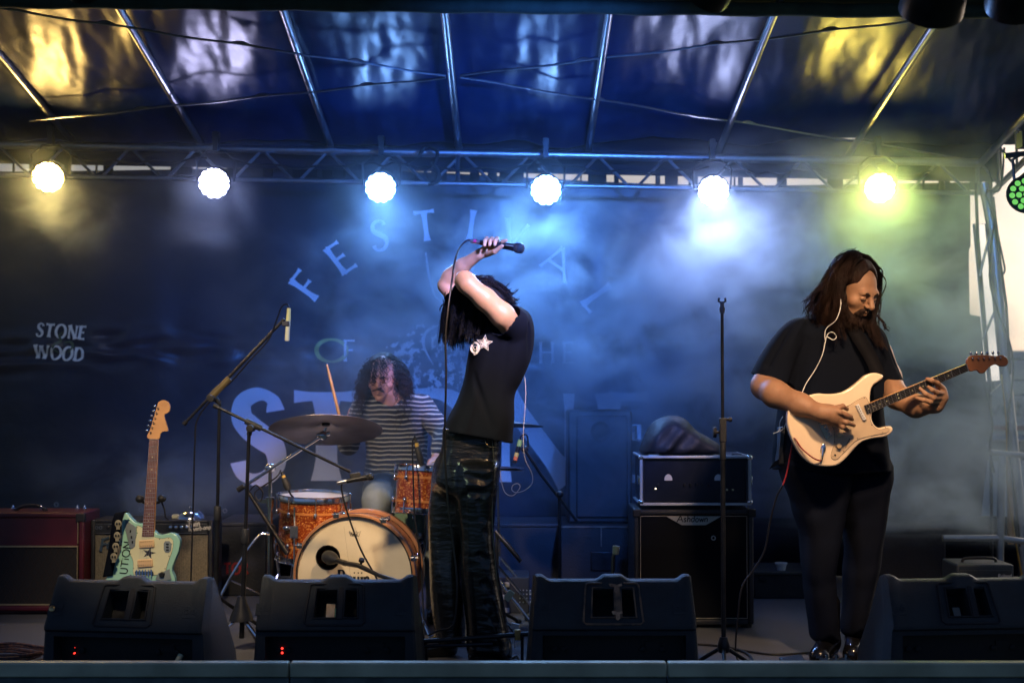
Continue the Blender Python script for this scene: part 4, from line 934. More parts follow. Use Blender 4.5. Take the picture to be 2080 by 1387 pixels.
# mint guitar on its stand
Dm = lambda px, py: 6.42+(1190-py)*.00042
body = [(255, 1041), (263, 1049), (275, 1061), (289, 1064), (300, 1072), (313, 1078), (319, 1084), (330, 1086), (345, 1082), (358, 1086), (365, 1099), (362, 1120), (354, 1140), (349, 1158), (355, 1176), (352, 1198), (330, 1212), (290, 1214), (250, 1207), (222, 1196), (214, 1182), (219, 1167), (233, 1143), (244, 1120), (248, 1095), (247, 1072), (250, 1052)]
guard = [(278, 1068), (288, 1070), (298, 1080), (314, 1090), (330, 1093), (345, 1091), (352, 1099), (350, 1118), (342, 1140), (336, 1160), (326, 1166), (300, 1168), (273, 1168), (271, 1140), (264, 1120), (272, 1106), (278, 1085)]
head = [(303.4, 891.7), (298.4, 887.8), (299, 882), (303.4, 874.5), (311, 850), (318, 827), (321, 817), (330, 812.5), (340, 815.5), (345, 824), (344, 834.7), (338.8, 839.5), (334.4, 841), (333.8, 848), (337.4, 860), (341, 873), (339, 876), (331.5, 876.5), (325.6, 881), (322, 891.7)]
tn = [(322-5*i*.95*.0-(3.0*i)-0, 828.5+9.8*i, 313-3.3*i, 825.5+9.8*i) for i in range(6)]
t, F, bo, fb = guitar('mint_guitar', 'mint green electric guitar with a black star sticker standing on a stand', Dm, body, guard, ((288, 1089), (313.5, 1089), (303.6, 892), (321.6, 892)), head, M['mint'], M['maple'], M['rosewood'], M['maple'], 22, (3, 5, 7, 9, 12, 15, 17, 19, 21), tn, guardmat=M['ivory'])
for cyy in (1103.5, 1142.8):
    m = MB(); c_ = F(299-(cyy-1103)*.08, cyy, .008); m.box(c_, (.071, .012, .037), ry(R(-4))); pk = m.build('pickup', M['peach'], t, bevel=.004)
    m = MB()
    for i in range(6):
        for sg in (-1, 1): m.lathe([(.0022, 0), (.0018, .001)], c_+Vector((-.025+.010*i, -.0075, sg*.009+.0007*i)), (0, -1, 0), 8)
    m.build('pole_screws', M['brass'], pk)
m = MB(); vs = []
for i in range(10):
    a = i*math.pi/5+.25; r_ = 13 if i % 2 == 0 else 4.6; vs.append(F(302.8+r_*math.sin(a)*1.12, 1122.7-r_*math.cos(a), .0032))
m.prism(vs, (0, .0006, 0)); m.build('star_sticker', M['ink'], t, smooth=0)
for pl in ([(255, 1055), (261, 1058), (277, 1070), (277, 1085), (275, 1108), (269, 1114), (263.5, 1111), (255, 1075)], [(336, 1098), (345, 1098), (349, 1104), (348, 1117), (343, 1122), (336, 1121), (333, 1116), (333, 1103)], [(322, 1163), (333, 1160), (345, 1154), (346, 1164), (349, 1176), (330, 1180), (316, 1176)]):
    m = MB(); m.prism([F(a, b, .0055) for a, b in pl], (0, .003, 0)); pl_ = m.build('control_plate', plate_m, t, bevel=.001)
m = MB()
for a, b in ((341, 1104), (341, 1110), (341, 1116)): m.box(F(a, b, .008), (.012, .004, .006))
for a, b in ((266, 1078), (268, 1090), (270, 1100)): m.box(F(a, b, .008), (.006, .004, .012))
m.lathe([(.013, 0), (.012, .012), (.01, .014)], F(330, 1166, .006), (0, -1, 0), 16); m.build('switches', M['ink'], t)
m = MB(); m.box(F(294, 1161, .008), (.085, .01, .010)); 
for i in range(6): m.tube([F(279+6*i, 1156, .014), F(279+6*i, 1170, .014)], .003, 6)
m.build('bridge', M['chrome'], t)
m = MB()
for i in range(6): a = 290.5+4.0*i; b = 305+3.0*i; m.tube([F(281+5.2*i, 1160, .014), F(a, 1089, .012), F(b, 892, .009)], .0005, 3)
m.build('strings', M['alu'], t)
L = MB(); up = Vector((-14.5, -2.6, 0)); rgt = Vector((-3.5, -20, 0)) # lettering climbs the horn
def gp(o): return lambda u, v: F(o[0]+u*3.2+v*-15, o[1]-u*19+v*-1.5, .0012)
yo = 1166
for ch, wd in (('U', 1), ('T', 1), ('i', 1), ('O', 1), ('N', 1)):
    pl = gp((258+(1166-yo)*.13, yo)); glyph(L, ch, pl, .14, .1, .95); yo -= (G[ch][0]+.12)*17.5
L.build('hand_lettering', M['ink'], t, smooth=0)
L = MB(); glyph(L, '-', lambda u, v: F(263+u*12, 1172-v*12, .0012), .3, 0, 1); L.build('ink_mark', M['ink'], t, smooth=0)
# strap hanging over the horn
m = MB(); q = crom(PL([(254, 1040, 6.44), (246, 1040, 6.40), (240, 1054, 6.39), (236, 1080, 6.39), (232, 1110, 6.40), (226, 1140, 6.41), (220, 1170, 6.42)]), 5); n = len(q)
for i, p in enumerate(q): w_ = .026; m.v += [p+Vector((-w_, .0, -.004)), p+Vector((w_*.8, -.004, .004))]
m.f = [(2*i, 2*i+1, 2*i+3, 2*i+2) for i in range(n-1)]; m.mi = [0]*len(m.f)
st = m.build('strap', M['black_cotton'], t, smooth=180); md = st.modifiers.new('s', 'SOLIDIFY'); md.thickness = .003
m = MB()
for px, py in ((240, 1066), (238, 1090), (235, 1112), (231, 1133)):
    c_ = W(px, py, 6.375); m.ell(c_+Vector((0, 0, .006)), (.016, .002, .018), n=14, m=8); m.box(c_+Vector((0, 0, -.014)), (.016, .003, .012))
m.build('skull_patches', mat('skull_print', (.24, .22, .15), .7), st)
m = MB()
for px, py in ((240, 1066), (238, 1090), (235, 1112), (231, 1133)):
    c_ = W(px, py, 6.371)
    for dx in (-.006, .006): m.ell(c_+Vector((dx, 0, .006)), (.0045, .002, .006), n=8, m=6)
m.build('skull_eyes', M['ink'], st)
# stand of the mint guitar
t = thing('guitar_stand', 'black guitar stand holding the mint guitar by its neck', 'guitar stand', W(305, 1300, 6.55))
m = MB(); m.tube(PL([(306, 1012, 6.56), (300, 1180, 6.62)]) + [W(298, 1282, 6.66)], .011, 10); m.build('post', M['black_metal'], t)
m = MB(); m.tube(PL([(284, 1014, 6.47), (292, 1020, 6.53), (306, 1022, 6.55), (322, 1020, 6.53), (330, 1013, 6.47)]), .007, 8); m.ell(W(284, 1013, 6.46), (.020, .022, .018)); m.ell(W(329, 1012, 6.46), (.020, .022, .018)); m.build('yoke', M['rubber'], t)
m = MB(); m.tube(PL([(328, 1018, 6.48), (334, 1034, 6.48), (336, 1050, 6.48), (342, 1054, 6.5)]), .004, 6); m.build('retainer', M['rubber'], t)
base = W(298, 1282, 6.66)
for dx, dy in ((-.24, -.14), (.24, -.14), (0, .26)):
    m = MB(); m.tube([Vector((base.x, base.y, .14)), Vector((base.x+dx, base.y+dy, .012))], .009, 8); m.build('leg', M['black_metal'], t)
for sx in (-1, 1):
    m = MB(); c_ = W(285, 1214, 6.45); m.tube([Vector((base.x, base.y, .14)), Vector((c_.x+sx*.08, 6.5, c_.z-.012)), Vector((c_.x+sx*.08, 6.38, c_.z-.012)), Vector((c_.x+sx*.08, 6.37, c_.z+.02))], .007, 8); m.build('cradle_arm', M['rubber'], t)
# cream guitar held by the guitarist
Dw = lambda px, py: 5.90+(px-1700)*.00012
body = [(1792, 761), (1776, 757), (1759, 762), (1745, 774), (1731, 785), (1716, 794), (1700, 799), (1680, 800), (1660, 799), (1640, 804), (1620, 812), (1606, 824), (1600, 840), (1600, 862), (1606, 885), (1618, 910), (1632, 930), (1650, 943), (1673, 947), (1700, 945), (1720, 929), (1735, 912), (1750, 898), (1770, 891), (1796, 887), (1810, 880), (1814, 872), (1810, 866), (1800, 866), (1786, 869), (1776, 862), (1771, 850), (1772, 835), (1768, 815), (1769, 795), (1774, 783), (1786, 774), (1794, 767)]
guard = [(1757, 806), (1742, 812), (1722, 824), (1705, 826), (1690, 832), (1680, 848), (1690, 865), (1694, 878), (1694, 900), (1688, 922), (1690, 931), (1700, 932), (1713, 920), (1730, 903), (1742, 893), (1768, 885), (1796, 880), (1806, 874), (1802, 869), (1786, 872), (1773, 864), (1767, 848), (1769, 830), (1763, 815)]
head = [(1963, 738), (1966, 727), (1975, 722), (2000, 721), (2025, 723), (2036, 721), (2046, 727), (2049, 735), (2044, 743), (2032, 744), (2022, 740), (2010, 746), (2000, 757), (1991, 758), (1984, 752), (1970, 754)]
tn = [(1975+11.2*i, 728-.3*i, 1974+11.2*i, 718-.4*i) for i in range(6)]
t, F, bo, fb = guitar('cream_guitar', 'worn cream electric guitar with a dark fretboard held by the guitarist', Dw, body, guard, ((1760, 842), (1754, 823), (1966.5, 754), (1962, 739)), head, M['cream'], M['maple'], M['ebony'], M['maple_dark'], 21, (3, 5, 7, 9, 12, 15, 17, 19, 21), tn, guardmat=mat('cream_guard', (.64, .48, .31), .3, var=.1, vscale=14, col2=(.56, .42, .28)))
WG = t
m = MB(); c0, c1 = F(1740, 822, .006), F(1755, 852, .006); m.tube([c0, c1], .009, 10); m.build('pickup', M['white'], t)
m = MB()
for i in range(6): p = c0.lerp(c1, .12+.15*i); m.lathe([(.0022, 0), (.0018, .0015)], p+Vector((0, -.009, 0)), (0, -1, 0), 8)
m.build('pole_pieces', M['ink'], t)
m = MB(); m.prism([F(1661, 858, .006), F(1672, 853, .006), (F(1690, 884, .006)), (F(1677, 892, .006))], (0, .004, 0))
for i in range(6): a = F(1664+3.6*i, 858+5.2*i, .010); m.tube([a, a+Vector((.012, 0, .006))], .0028, 6)
m.build('bridge', M['chrome'], t, bevel=.001)
for px, py in ((1704, 883), (1703, 905)): m = MB(); m.lathe([(.012, 0), (.010, .008), (.0095, .016), (.004, .018)], F(px, py, .003), (0, -1, 0), 18); m.build('knob', M['peach'], t)
m = MB(); m.tube([F(1726, 890, .003), F(1717, 908, .003)], .0014, 5); m.lathe([(.005, 0), (.004, .004)], F(1696, 924, .002), (0, -1, 0), 12); m.build('selector_switch', M['ink'], t)
m = MB(); m.ell(F(1672, 912, .001), (.012, .006, .026), rot=ry(R(8)), n=16, m=10); jk = m.build('jack_plate', M['chrome'], t)
m = MB(); m.tube([F(1671, 910, .008), F(1669, 926, .014), F(1668, 935, .012)], [.0055, .006, .003], 8); m.build('plug', M['chrome'], jk)
m = MB()
for i in range(6):
    e0 = Vector((1666+3.8*i, 860+5.0*i, 0)); e1 = Vector((1758-.9*i*0-1*i, 825+3.0*i, 0)); e2 = Vector((1962.8+.75*i, 740.5+2.5*i, 0)); m.tube([F(e0.x, e0.y, .012), F(1755+1*i, 825+3*i, .012), F(e2.x, e2.y, .009)], .0005, 3)
m.build('strings', M['alu'], t)

# ================================================================ MICROPHONES AND STANDS
def tripod(t, base, r=.26, h=.12, rot=0, mt='black_metal'):
    for k in range(3):
        a = rot+k*2*math.pi/3; m = MB(); m.tube([base+Vector((0, 0, h)), base+Vector((r*math.cos(a), r*math.sin(a), .014))], .009, 8)
        m.ell(base+Vector((r*math.cos(a), r*math.sin(a), .013)), (.018, .018, .013), n=10, m=6); m.build('leg', M[mt], t)
    m = MB(); m.lathe([(.014, 0), (.024, .004), (.028, .03), (.020, .06), (.016, .07)], base+Vector((0, 0, h-.03)), (0, 0, 1), 16); m.build('hub', M[mt], t)
def clutch(m, p, ax, r=.017, h=.07): m.lathe([(r*.8, -h/2), (r, -h/2+.006), (r, h/2-.006), (r*.8, h/2)], p, ax, 14)
def knob(m, p, ax, r=.016): m.lathe([(.006, 0), (.006, .016), (r, .017), (r*.9, .030), (.002, .031)], p, ax, 12)
# straight stand in front of the bass rig
D = 6.0; x = W(1468, 900, D).x; t = thing('straight_microphone_stand', 'tall straight black microphone stand with an empty clip, right of centre', 'microphone stand', (x, D, 0))
zq = lambda py: W(1468, py, D).z
m = MB(); m.tube([(x, D, .06), (x, D, zq(865))], .0105, 12); m.build('lower_tube', M['black_metal'], t)
m = MB(); m.tube([(x, D, zq(870)), (x, D, zq(632))], .0070, 12); m.build('upper_tube', M['black_metal'], t)
m = MB(); m.box((x, D, zq(873)), (.030, .032, .105)); clutch(m, Vector((x, D, zq(912))), (0, 0, 1), .0135, .10); m.build('clutch', M['black_plastic'], t, bevel=.004)
m = MB(); knob(m, Vector((x-.012, D, zq(878))), (-1, 0, 0), .024); m.build('clutch_knob', M['rubber'], t)
m = MB(); knob(m, Vector((x+.01, D, zq(852))), (1, 0, 0), .011); m.build('clutch_knob', M['rubber'], t)
m = MB(); c_ = Vector((x, D, zq(622))); m.lathe([(.010, -.03), (.013, -.01), (.009, .0), (.009, .02)], c_, (0, 0, 1), 12); m.tube([c_+Vector((-.013, 0, .036)), c_+Vector((-.015, 0, .022)), c_+Vector((0, 0, .012)), c_+Vector((.015, 0, .022)), c_+Vector((.013, 0, .036))], .005, 8); m.build('clip', M['black_plastic'], t)
tripod(t, Vector((x, D, 0)), .12, .09, .4)
def boomstand(name, label, D, base_px, top, boom, mic=None, cone=False):
    """top: pixel of swivel; boom: two pixel ends"""
    b = W(base_px[0], base_px[1], D); b.z = 0; T = W(*top, D)
    t = thing(name, label, 'microphone stand', b)
    a0 = b.lerp(T, .06); mid = b.lerp(T, .52)
    m = MB(); m.tube([a0, mid], .012, 12); m.build('lower_tube', M['black_metal'], t)
    m = MB(); m.tube([mid, T], .0085, 12); m.build('upper_tube', M['black_metal'], t)
    m = MB(); clutch(m, mid, T-b, .018, .07); m.build('clutch', M['black_plastic'], t)
    A, B = W(*boom[0], D-.02), W(*boom[1], boom[2] if len(boom) > 2 else D-.02)
    m = MB(); m.tube([A, B], .0072, 10); m.build('boom_arm', M['black_metal'], t)
    d = (B-A).normalized(); Tp = A+d*((T-A).dot(d)); m = MB(); m.tube([Tp-d*.03, Tp+d*.05], .015, 12); m.tube([T-Vector((0, 0, .02)), Tp], .012, 10); m.lathe([(.018, -.02), (.018, .02)], Tp+Vector((0, 0, -.02)), (0, 1, 0), 14); m.build('swivel', M['black_plastic'], t)
    m = MB(); knob(m, Tp+Vector((0, -.02, -.02)), (0, -1, 0), .018); m.build('swivel_knob', M['rubber'], t)
    m = MB(); m.tube([A, A-d*.02], .011, 10); m.build('end_cap', M['rubber'], t)
    return t, b, A, B, d
t, b, A, B, d = boomstand('boom_microphone_stand', 'left boom stand reaching high over the drums with a white pencil microphone', 6.72, (437, 1262), (446, 812), ((379, 856), (578, 648)))
tripod(t, b, .28, .2, .9)
m = MB(); e = W(453, 782, 6.69); m.tube([e-d*.07, e+d*.045], .0165, 12); m.build('counterweight_sleeve', mat('worn_brass_sleeve', (.22, .17, .08), .4, .5), t)
# pencil microphone
def handmic(name, label, A, B, r0=.011, r1=.016, head=.024, hl=.05, bodym='black_metal', parts=None, group=None):
    A, B = Vector(A), Vector(B); L_ = (B-A).length; ax = (B-A).normalized()
    t = thing(name, label, 'microphone', A.lerp(B, .5), group)
    m = MB(); m.lathe([(r0*.9, 0), (r0, .006), (r0*1.1, L_*.3), (r1, L_-hl-.012), (r1*1.15, L_-hl), (r1*1.0, L_-hl+.003)], A, ax, 18); m.build('handle', M[bodym], t)
    m = MB(); m.lathe([(r1, L_-hl), (head*.93, L_-hl+.008), (head, L_-hl*.55), (head*.98, L_-hl*.5), (head*.9, L_-hl*.22), (head*.6, L_-.004), (.002, L_)], A, ax, 20); m.build('grille_head', grille_m, t)
    m = MB(); m.lathe([(head*.95, -.003), (head*1.03, 0), (head*.95, .003)], A+ax*(L_-hl*.55), ax, 20); m.build('band', M['black_metal'], t)
    m = MB(); m.lathe([(.0075, -.045), (.0095, -.035), (.0095, 0)], A, ax, 12); m.build('connector', M['alu'], t)
    return t, ax
grille_m = mat('mic_grille', (.05, .055, .06), .35, .7, var=.5, vscale=300, bump=1, bscale=600)
p1, p0 = W(587, 626, 6.66), W(583, 692, 6.66)
t = thing('pencil_microphone', 'white and yellow taped pencil microphone hanging from the left boom', 'microphone', p1)
m = MB(); m.tube([p1.lerp(p0, .35), p0], [.0115, .0115], 12); m.build('body', M['ivory'], t)
m = MB(); m.tube([p1, p1.lerp(p0, .38)], [.009, .0125], 12); m.build('taped_connector', mat('yellow_tape', (.62, .60, .22), .6), t)
m = MB(); m.box(p1.lerp(p0, .48)+Vector((-.01, 0, 0)), (.035, .034, .024)); m.build('clip', M['black_plastic'], t, bevel=.004)
m = MB(); m.tube(crom([p1, p1+Vector((-.01, 0, .02)), W(572, 624, 6.66), W(562, 650, 6.68), W(545, 690, 6.70), W(505, 735, 6.70), W(470, 775, 6.70), W(440, 800, 6.70), W(402, 850, 6.70), W(396, 900, 6.7), W(393, 1000, 6.7), W(388, 1170, 6.7), W(386, 1262, 6.7)], 8), .0042, 6)
tag(m.build('microphone_cable', M['cable'], origin=W(402, 850, 6.7)), 'thin black cable hanging from the left boom arm down behind the first monitor', 'cable')
t, b, A, B, d = boomstand('low_boom_microphone_stand', 'second stand from the left, its boom sloping down to the right across the drums', 6.35, (490, 1300), (506, 874), ((442, 827), (712, 958)))
m = MB(); bz = W(490, 1250, 6.35); m.lathe([(.018, .11), (.026, .08), (.05, .02), (.055, 0), (.03, -.006)], (b.x, b.y, bz.z-.02), (0, 0, 1), 20); m.build('bell_hub', M['black_metal'], t)
for a_ in (3.6, 5.6, 1.4):
    m = MB(); m.tube([b+Vector((0, 0, bz.z)), b+Vector((.2*math.cos(a_), .2*math.sin(a_), .014))], .009, 8); m.build('leg', M['chrome'], t)
mt_, ax = handmic('drum_microphone', 'black microphone pointing right at the end of the low boom, above the bass drum', W(704, 977, 6.30), W(760, 966, 6.30), .010, .013, .018, .035)
m = MB(); m.box(W(722, 966, 6.31), (.05, .03, .03), ry(R(-12))); m.build('clip', M['black_plastic'], mt_, bevel=.005)
m = MB(); m.tube(crom([W(700, 977, 6.30), W(694, 985, 6.3), W(697, 1010, 6.3), W(712, 1060, 6.3), W(735, 1120, 6.3), W(768, 1180, 6.25), W(775, 1215, 6.22)], 8), .0045, 6)
tag(m.build('drum_cable', M['cable'], origin=W(700, 1010, 6.3)), 'black cable hanging from the drum microphone across the bass drum head', 'cable')
# bass drum microphone
t = thing('bass_drum_microphone', 'egg shaped black microphone held in the port of the bass drum', 'microphone', W(664, 1133, 6.5))
A, B = W(664, 1130, 6.62), W(720, 1150, 6.42); ax = (B-A).normalized()
m = MB(); m.lathe([(.004, -.012), (.030, 0), (.034, .03), (.028, .06), (.018, .085), (.012, .10)], A, ax, 22); m.build('body', M['black_plastic'], t)
m = MB(); m.tube([A+ax*.1, A+ax*.155], .013, 12); m.tube([A+ax*.155, A+ax*.175], .014, 12); m.build('clip', M['black_metal'], t)
m = MB(); m.tube([A+ax*.175, W(728, 1148, 6.36), W(770, 1168, 6.22), W(835, 1190, 6.12)], [.012, .012, .009, .011], 12); m.build('boom_arm', M['black_metal'], t)
m = MB(); knob(m, W(733, 1146, 6.35), (.2, -.4, .9), .014); m.build('knob', M['rubber'], t)
m = MB(); m.tube([W(830, 1188, 6.12), Vector((W(860, 1200, 6.12).x, 6.3, .02))], .009, 8); m.build('short_stand', M['black_metal'], t)

# ================================================================ DRUM KIT
def sparkle(name, col, hi):
    m = mat(name, col, .22, .25, var=.3, vscale=30, coat=.7); nt_ = m.node_tree; b_ = nt_.nodes['Principled BSDF']
    tc = nt_.nodes.new('ShaderNodeTexCoord'); v = nt_.nodes.new('ShaderNodeTexVoronoi'); v.inputs['Scale'].default_value = 170
    r_ = nt_.nodes.new('ShaderNodeValToRGB'); r_.color_ramp.elements[0].position = .0; r_.color_ramp.elements[0].color = (*col, 1); r_.color_ramp.elements[1].position = 1; r_.color_ramp.elements[1].color = (*hi, 1)
    sp = nt_.nodes.new('ShaderNodeSeparateColor'); mp = nt_.nodes.new('ShaderNodeMath'); mp.operation = 'POWER'; mp.inputs[1].default_value = 5
    nt_.links.new(tc.outputs['Object'], v.inputs['Vector']); nt_.links.new(v.outputs['Color'], sp.inputs[0]); nt_.links.new(sp.outputs[0], mp.inputs[0]); nt_.links.new(mp.outputs[0], r_.inputs[0]); nt_.links.new(r_.outputs[0], b_.inputs['Base Color'])
    bp_ = nt_.nodes.new('ShaderNodeBump'); bp_.inputs['Strength'].default_value = .6; bp_.inputs['Distance'].default_value = .002; nt_.links.new(sp.outputs[1], bp_.inputs['Height']); nt_.links.new(bp_.outputs[0], b_.inputs['Normal'])
    return m
M['orange_sparkle'] = sparkle('orange_sparkle', (.30, .045, .008), (1, .45, .10))
M['mint_shell'] = mat('mint_shell', (.22, .34, .24), .25, var=.1, coat=.5)
M['inlay'] = mat('shell_inlay', (.55, .22, .06), .3)
def drum(name, label, c, ax, r, h, shell, nl=8, hoop='chrome', lugph=.3, stripes=True, legs=0, cat='drum'):
    """c = centre of the lower rim plane, ax = axis up"""
    c, ax = Vector(c), Vector(ax).normalized(); t = thing(name, label, cat, c); X, Y, Z = frame(ax)
    m = MB(); m.lathe([(r, 0), (r, h)], c, ax, 48, caps=False); m.lathe([(r-.006, h), (r-.006, 0)], c, ax, 48, caps=False); m.build('shell', shell, t)
    if stripes:
        for u in (.22, .78): m = MB(); m.lathe([(r, -.006), (r+.0015, -.006), (r+.0015, .006), (r, .006)], c+ax*h*u, ax, 48, caps=False); m.build('inlay_band', M['inlay'], t)
    for u, nm in ((h, 'top_head'), (0, 'bottom_head')):
        m = MB(); m.lathe([(r-.002, -.003), (r-.002, .003), (.001, .004)], c+ax*u, ax, 48); m.build(nm, M['drumhead'], t)
        m = MB(); sg = 1 if u else -1; m.lathe([(r+.002, -.014), (r+.010, -.014), (r+.010, .002), (r+.007, .012), (r+.010, .016), (r+.004, .017), (r+.002, .010), (r+.002, -.014)], c+ax*u, ax*sg, 56, caps=False); m.build('hoop', M[hoop], t)
    for k in range(nl):
        a = lugph+k*2*math.pi/nl; d_ = X*math.cos(a)+Y*math.sin(a); m = MB()
        for u in ((.24, .76) if h > .2 else (.5,)):
            p = c+ax*h*u+d_*(r+.010); m.ell(p, (.010, .010, .016), n=10, m=8)
        m.tube([c+ax*(-.012)+d_*(r+.014), c+ax*(h*.26)+d_*(r+.014)], .0028, 6); m.tube([c+ax*(h+.012)+d_*(r+.014), c+ax*(h*.74)+d_*(r+.014)], .0028, 6)
        m.ell(c+ax*(h+.012)+d_*(r+.014), .006, n=8, m=6); m.ell(c-ax*.012+d_*(r+.014), .006, n=8, m=6)
        m.build('lug', M['chrome'], t)
    for k in range(legs):
        a = lugph+.5+k*2*math.pi/legs; d_ = X*math.cos(a)+Y*math.sin(a); p = c+ax*h*.5+d_*(r+.02); m = MB(); m.box(p, (.04, .04, .06)); m.tube([p+Vector((0, 0, .12)), Vector((p.x, p.y, c.z-.02)), Vector((p.x+d_.x*.05, p.y+d_.y*.05, .012))], .0055, 8); m.ell((p.x+d_.x*.05, p.y+d_.y*.05, .012), .013, n=8, m=6); m.build('leg', M['chrome'], t)
    return t
# floor tom
D = 7.05; c = W(634, 1130, D); hT = W(634, 1008, D).z-c.z
ft = drum('floor_tom', 'large orange sparkle floor tom at the left of the kit', c, (.03, -.045, 1), .172, hT, M['orange_sparkle'], 8, legs=3, lugph=.2)
m = MB(); p = c+Vector((-.17+.02, -.13, hT*.5)); m.ell(W(583, 1072, D-.165), (.022, .008, .012), n=12, m=8); m.build('badge', M['chrome'], ft)
# rack tom
D = 6.95; c = W(853, 1038, D); hT = W(853, 952, D).z-c.z
t = drum('rack_tom', 'small orange sparkle rack tom between drummer and singer', c, (.06, .10, 1), .127, hT, M['orange_sparkle'], 6, lugph=.5)
m = MB(); m.tube([c+Vector((.03, .12, .06)), c+Vector((.02, .16, -.2)), c+Vector((-.02, .12, -.36))], .011, 10); m.build('mount_arm', M['chrome'], t)
# snare
D = 7.3; c = W(838, 1076, D); t = drum('snare_drum', 'pale mint snare drum tucked under the rack tom', c, (0, -.06, 1), .172, W(838, 1006, D).z-c.z, M['mint_shell'], 10, lugph=.1, stripes=False)
m = MB(); m.tube([(c.x, c.y, c.z-.01), (c.x, c.y, .25)], .012, 10)
for k in range(3): a = k*2.1; m.tube([(c.x, c.y, c.z-.09), (c.x+.15*math.cos(a), c.y+.15*math.sin(a), c.z-.01)], .006, 8); m.tube([(c.x, c.y, .28), (c.x+.22*math.cos(a), c.y+.22*math.sin(a), .012)], .007, 8)
m.build('stand', M['chrome'], t)
# bass drum
Dk = 6.66; c = W(720, 1172, Dk); c.z = .302; ax = Vector((.10, 1, 0)).normalized(); r = .285; dp = .22
t = thing('bass_drum', 'bass drum with a stained cream head, a wooden hoop and a round port', 'drum', (c.x, c.y+.2, 0))
m = MB(); m.lathe([(r-.006, 0), (r-.006, dp)], c+ax*.02, ax, 64, caps=False); m.build('shell', M['orange_sparkle'], t)
hm = mat('hoop_wood', (.42, .20, .10), .3, var=.2, vscale=12, coat=.5)
m = MB(); m.ring(c+ax*.01, ax, r-.004, .018, .045, 72); m.build('front_hoop', hm, t, bevel=.004)
m = MB(); m.ring(c+ax*(dp+.03), ax, r-.004, .018, .045, 72); m.build('rear_hoop', hm, t, bevel=.004)
m = MB(); m.ring(c-ax*.013, ax, r-.006, .006, .004, 72); m.build('hoop_line', M['rubber'], t)
kh = mat('kick_head', (.60, .54, .40), .55, col2=(.70, .64, .50), vscale=7, var=.1, bump=.1, bscale=60)
# head with a real port hole: annulus fan around the hole
X, Y, Z = frame(-ax); hc = W(664, 1133, Dk-.01); X = Vector((1, -.10, 0)).normalized(); Yv = Vector((0, 0, 1))
hu, hv = (hc-c).dot(X), (hc-c).dot(Yv); hr = .058; n = 72; vs = []; fs = []
for ring_ in range(9):
    for k in range(n):
        a = 2*math.pi*k/n; ix, iz = hu+hr*math.cos(a), hv+hr*math.sin(a); ox, oz = (r-.005)*math.cos(a), (r-.005)*math.sin(a); s_ = ring_/8
        vs.append(c+X*(ix+(ox-ix)*s_)+Yv*(iz+(oz-iz)*s_)+ax*.002)
fs = [(i*n+k, i*n+(k+1) % n, (i+1)*n+(k+1) % n, (i+1)*n+k) for i in range(8) for k in range(n)]
m = MB(); m.add(vs, fs); fh = m.build('front_head', kh, t, smooth=0); md = fh.modifiers.new('s', 'SOLIDIFY'); md.thickness = .001
m = MB(); m.ring(c+X*hu+Yv*hv-ax*.001, ax, hr-.002, .004, .004, 40); m.build('port_ring', M['rubber'], fh)
m = MB(); m.lathe([(r-.01, 0), (r-.01, .01)], c+ax*(dp), ax, 48); m.build('rear_head', M['ink'], t)
L = MB(); hp = lambda u, v: c+X*u+Yv*v-ax*.001
text(L, 'Raijin', hp(-.080, -.052), X*.055, Yv*.080, .13, .6, .5, .1, nrm=tuple(-ax)); cr = [(-.026, .212), (-.020, .190), (.022, .190), (.030, .214), (.014, .204), (.008, .214), (.002, .204), (-.006, .214), (-.012, .204), (-.026, .212)]
L.ribbon([hp(a, b)-ax*.0006 for a, b in cr], .0022, tuple(-ax)); text(L, 'Remo', hp(-.019, .193), X*.012, Yv*.012, .2, 0, 1, .12, nrm=tuple(-ax)); L.build('head_lettering', M['ink'], fh, smooth=0)
L = MB()
for u, tilt in ((-.052, .035), (.0, .09)): L.ribbon([hp(u, .235), hp(u+tilt, -.02)], .0012, tuple(-ax))
L.build('crease_lines', mat('crease', (.40, .35, .25), .6), fh, smooth=0)
for k in range(8):
    a = 2*math.pi*(k+.38)/8; d_ = X*math.cos(a)+Yv*math.sin(a); m = MB(); p = c+d_*(r+.022)
    m.box(c+d_*(r+.018)-ax*.004, (.026, .022, .026)); m.tube([p-ax*.01, p+ax*.14], .0035, 6); m.ell(p-ax*.014, .008, n=8, m=6); m.tube([p-ax*.016-d_*.0+X*.018, p-ax*.016-X*.018], .004, 6)
    m.ell(c+d_*(r+.008)+ax*.13, (.014, .03, .014), n=10, m=8); m.build('claw', M['chrome'], t)
for sx in (-1, 1): m = MB(); m.tube([c+X*sx*r*.9+ax*.12+Yv*(-.1), c+X*sx*(r+.08)+ax*.02+Vector((0, 0, -.29))], .007, 8); m.build('spur', M['chrome'], t)
# ride cymbal on its own boom stand
D = 6.9; cc = W(662, 866, D); nn = Vector((-.03, .30, .95)).normalized()
t = thing('ride_cymbal', 'large dark bronze cymbal tilted to show its underside, left of the drummer', 'cymbal', cc)
cym = mat('cymbal_bronze', (.26, .24, .25), .42, .9, var=.4, vscale=5, bump=.3, bscale=30)
nt_ = cym.node_tree; b_ = nt_.nodes['Principled BSDF']; tc = nt_.nodes.new('ShaderNodeTexCoord'); wv = nt_.nodes.new('ShaderNodeTexWave'); wv.wave_type = 'RINGS'; wv.rings_direction = 'SPHERICAL'; wv.inputs['Scale'].default_value = 45; wv.inputs['Distortion'].default_value = 1.5
bpn = nt_.nodes.new('ShaderNodeBump'); bpn.inputs['Strength'].default_value = .5; bpn.inputs['Distance'].default_value = .001; nt_.links.new(tc.outputs['Object'], wv.inputs['Vector']); nt_.links.new(wv.outputs[1], bpn.inputs['Height']); nt_.links.new(bpn.outputs[0], b_.inputs['Normal'])
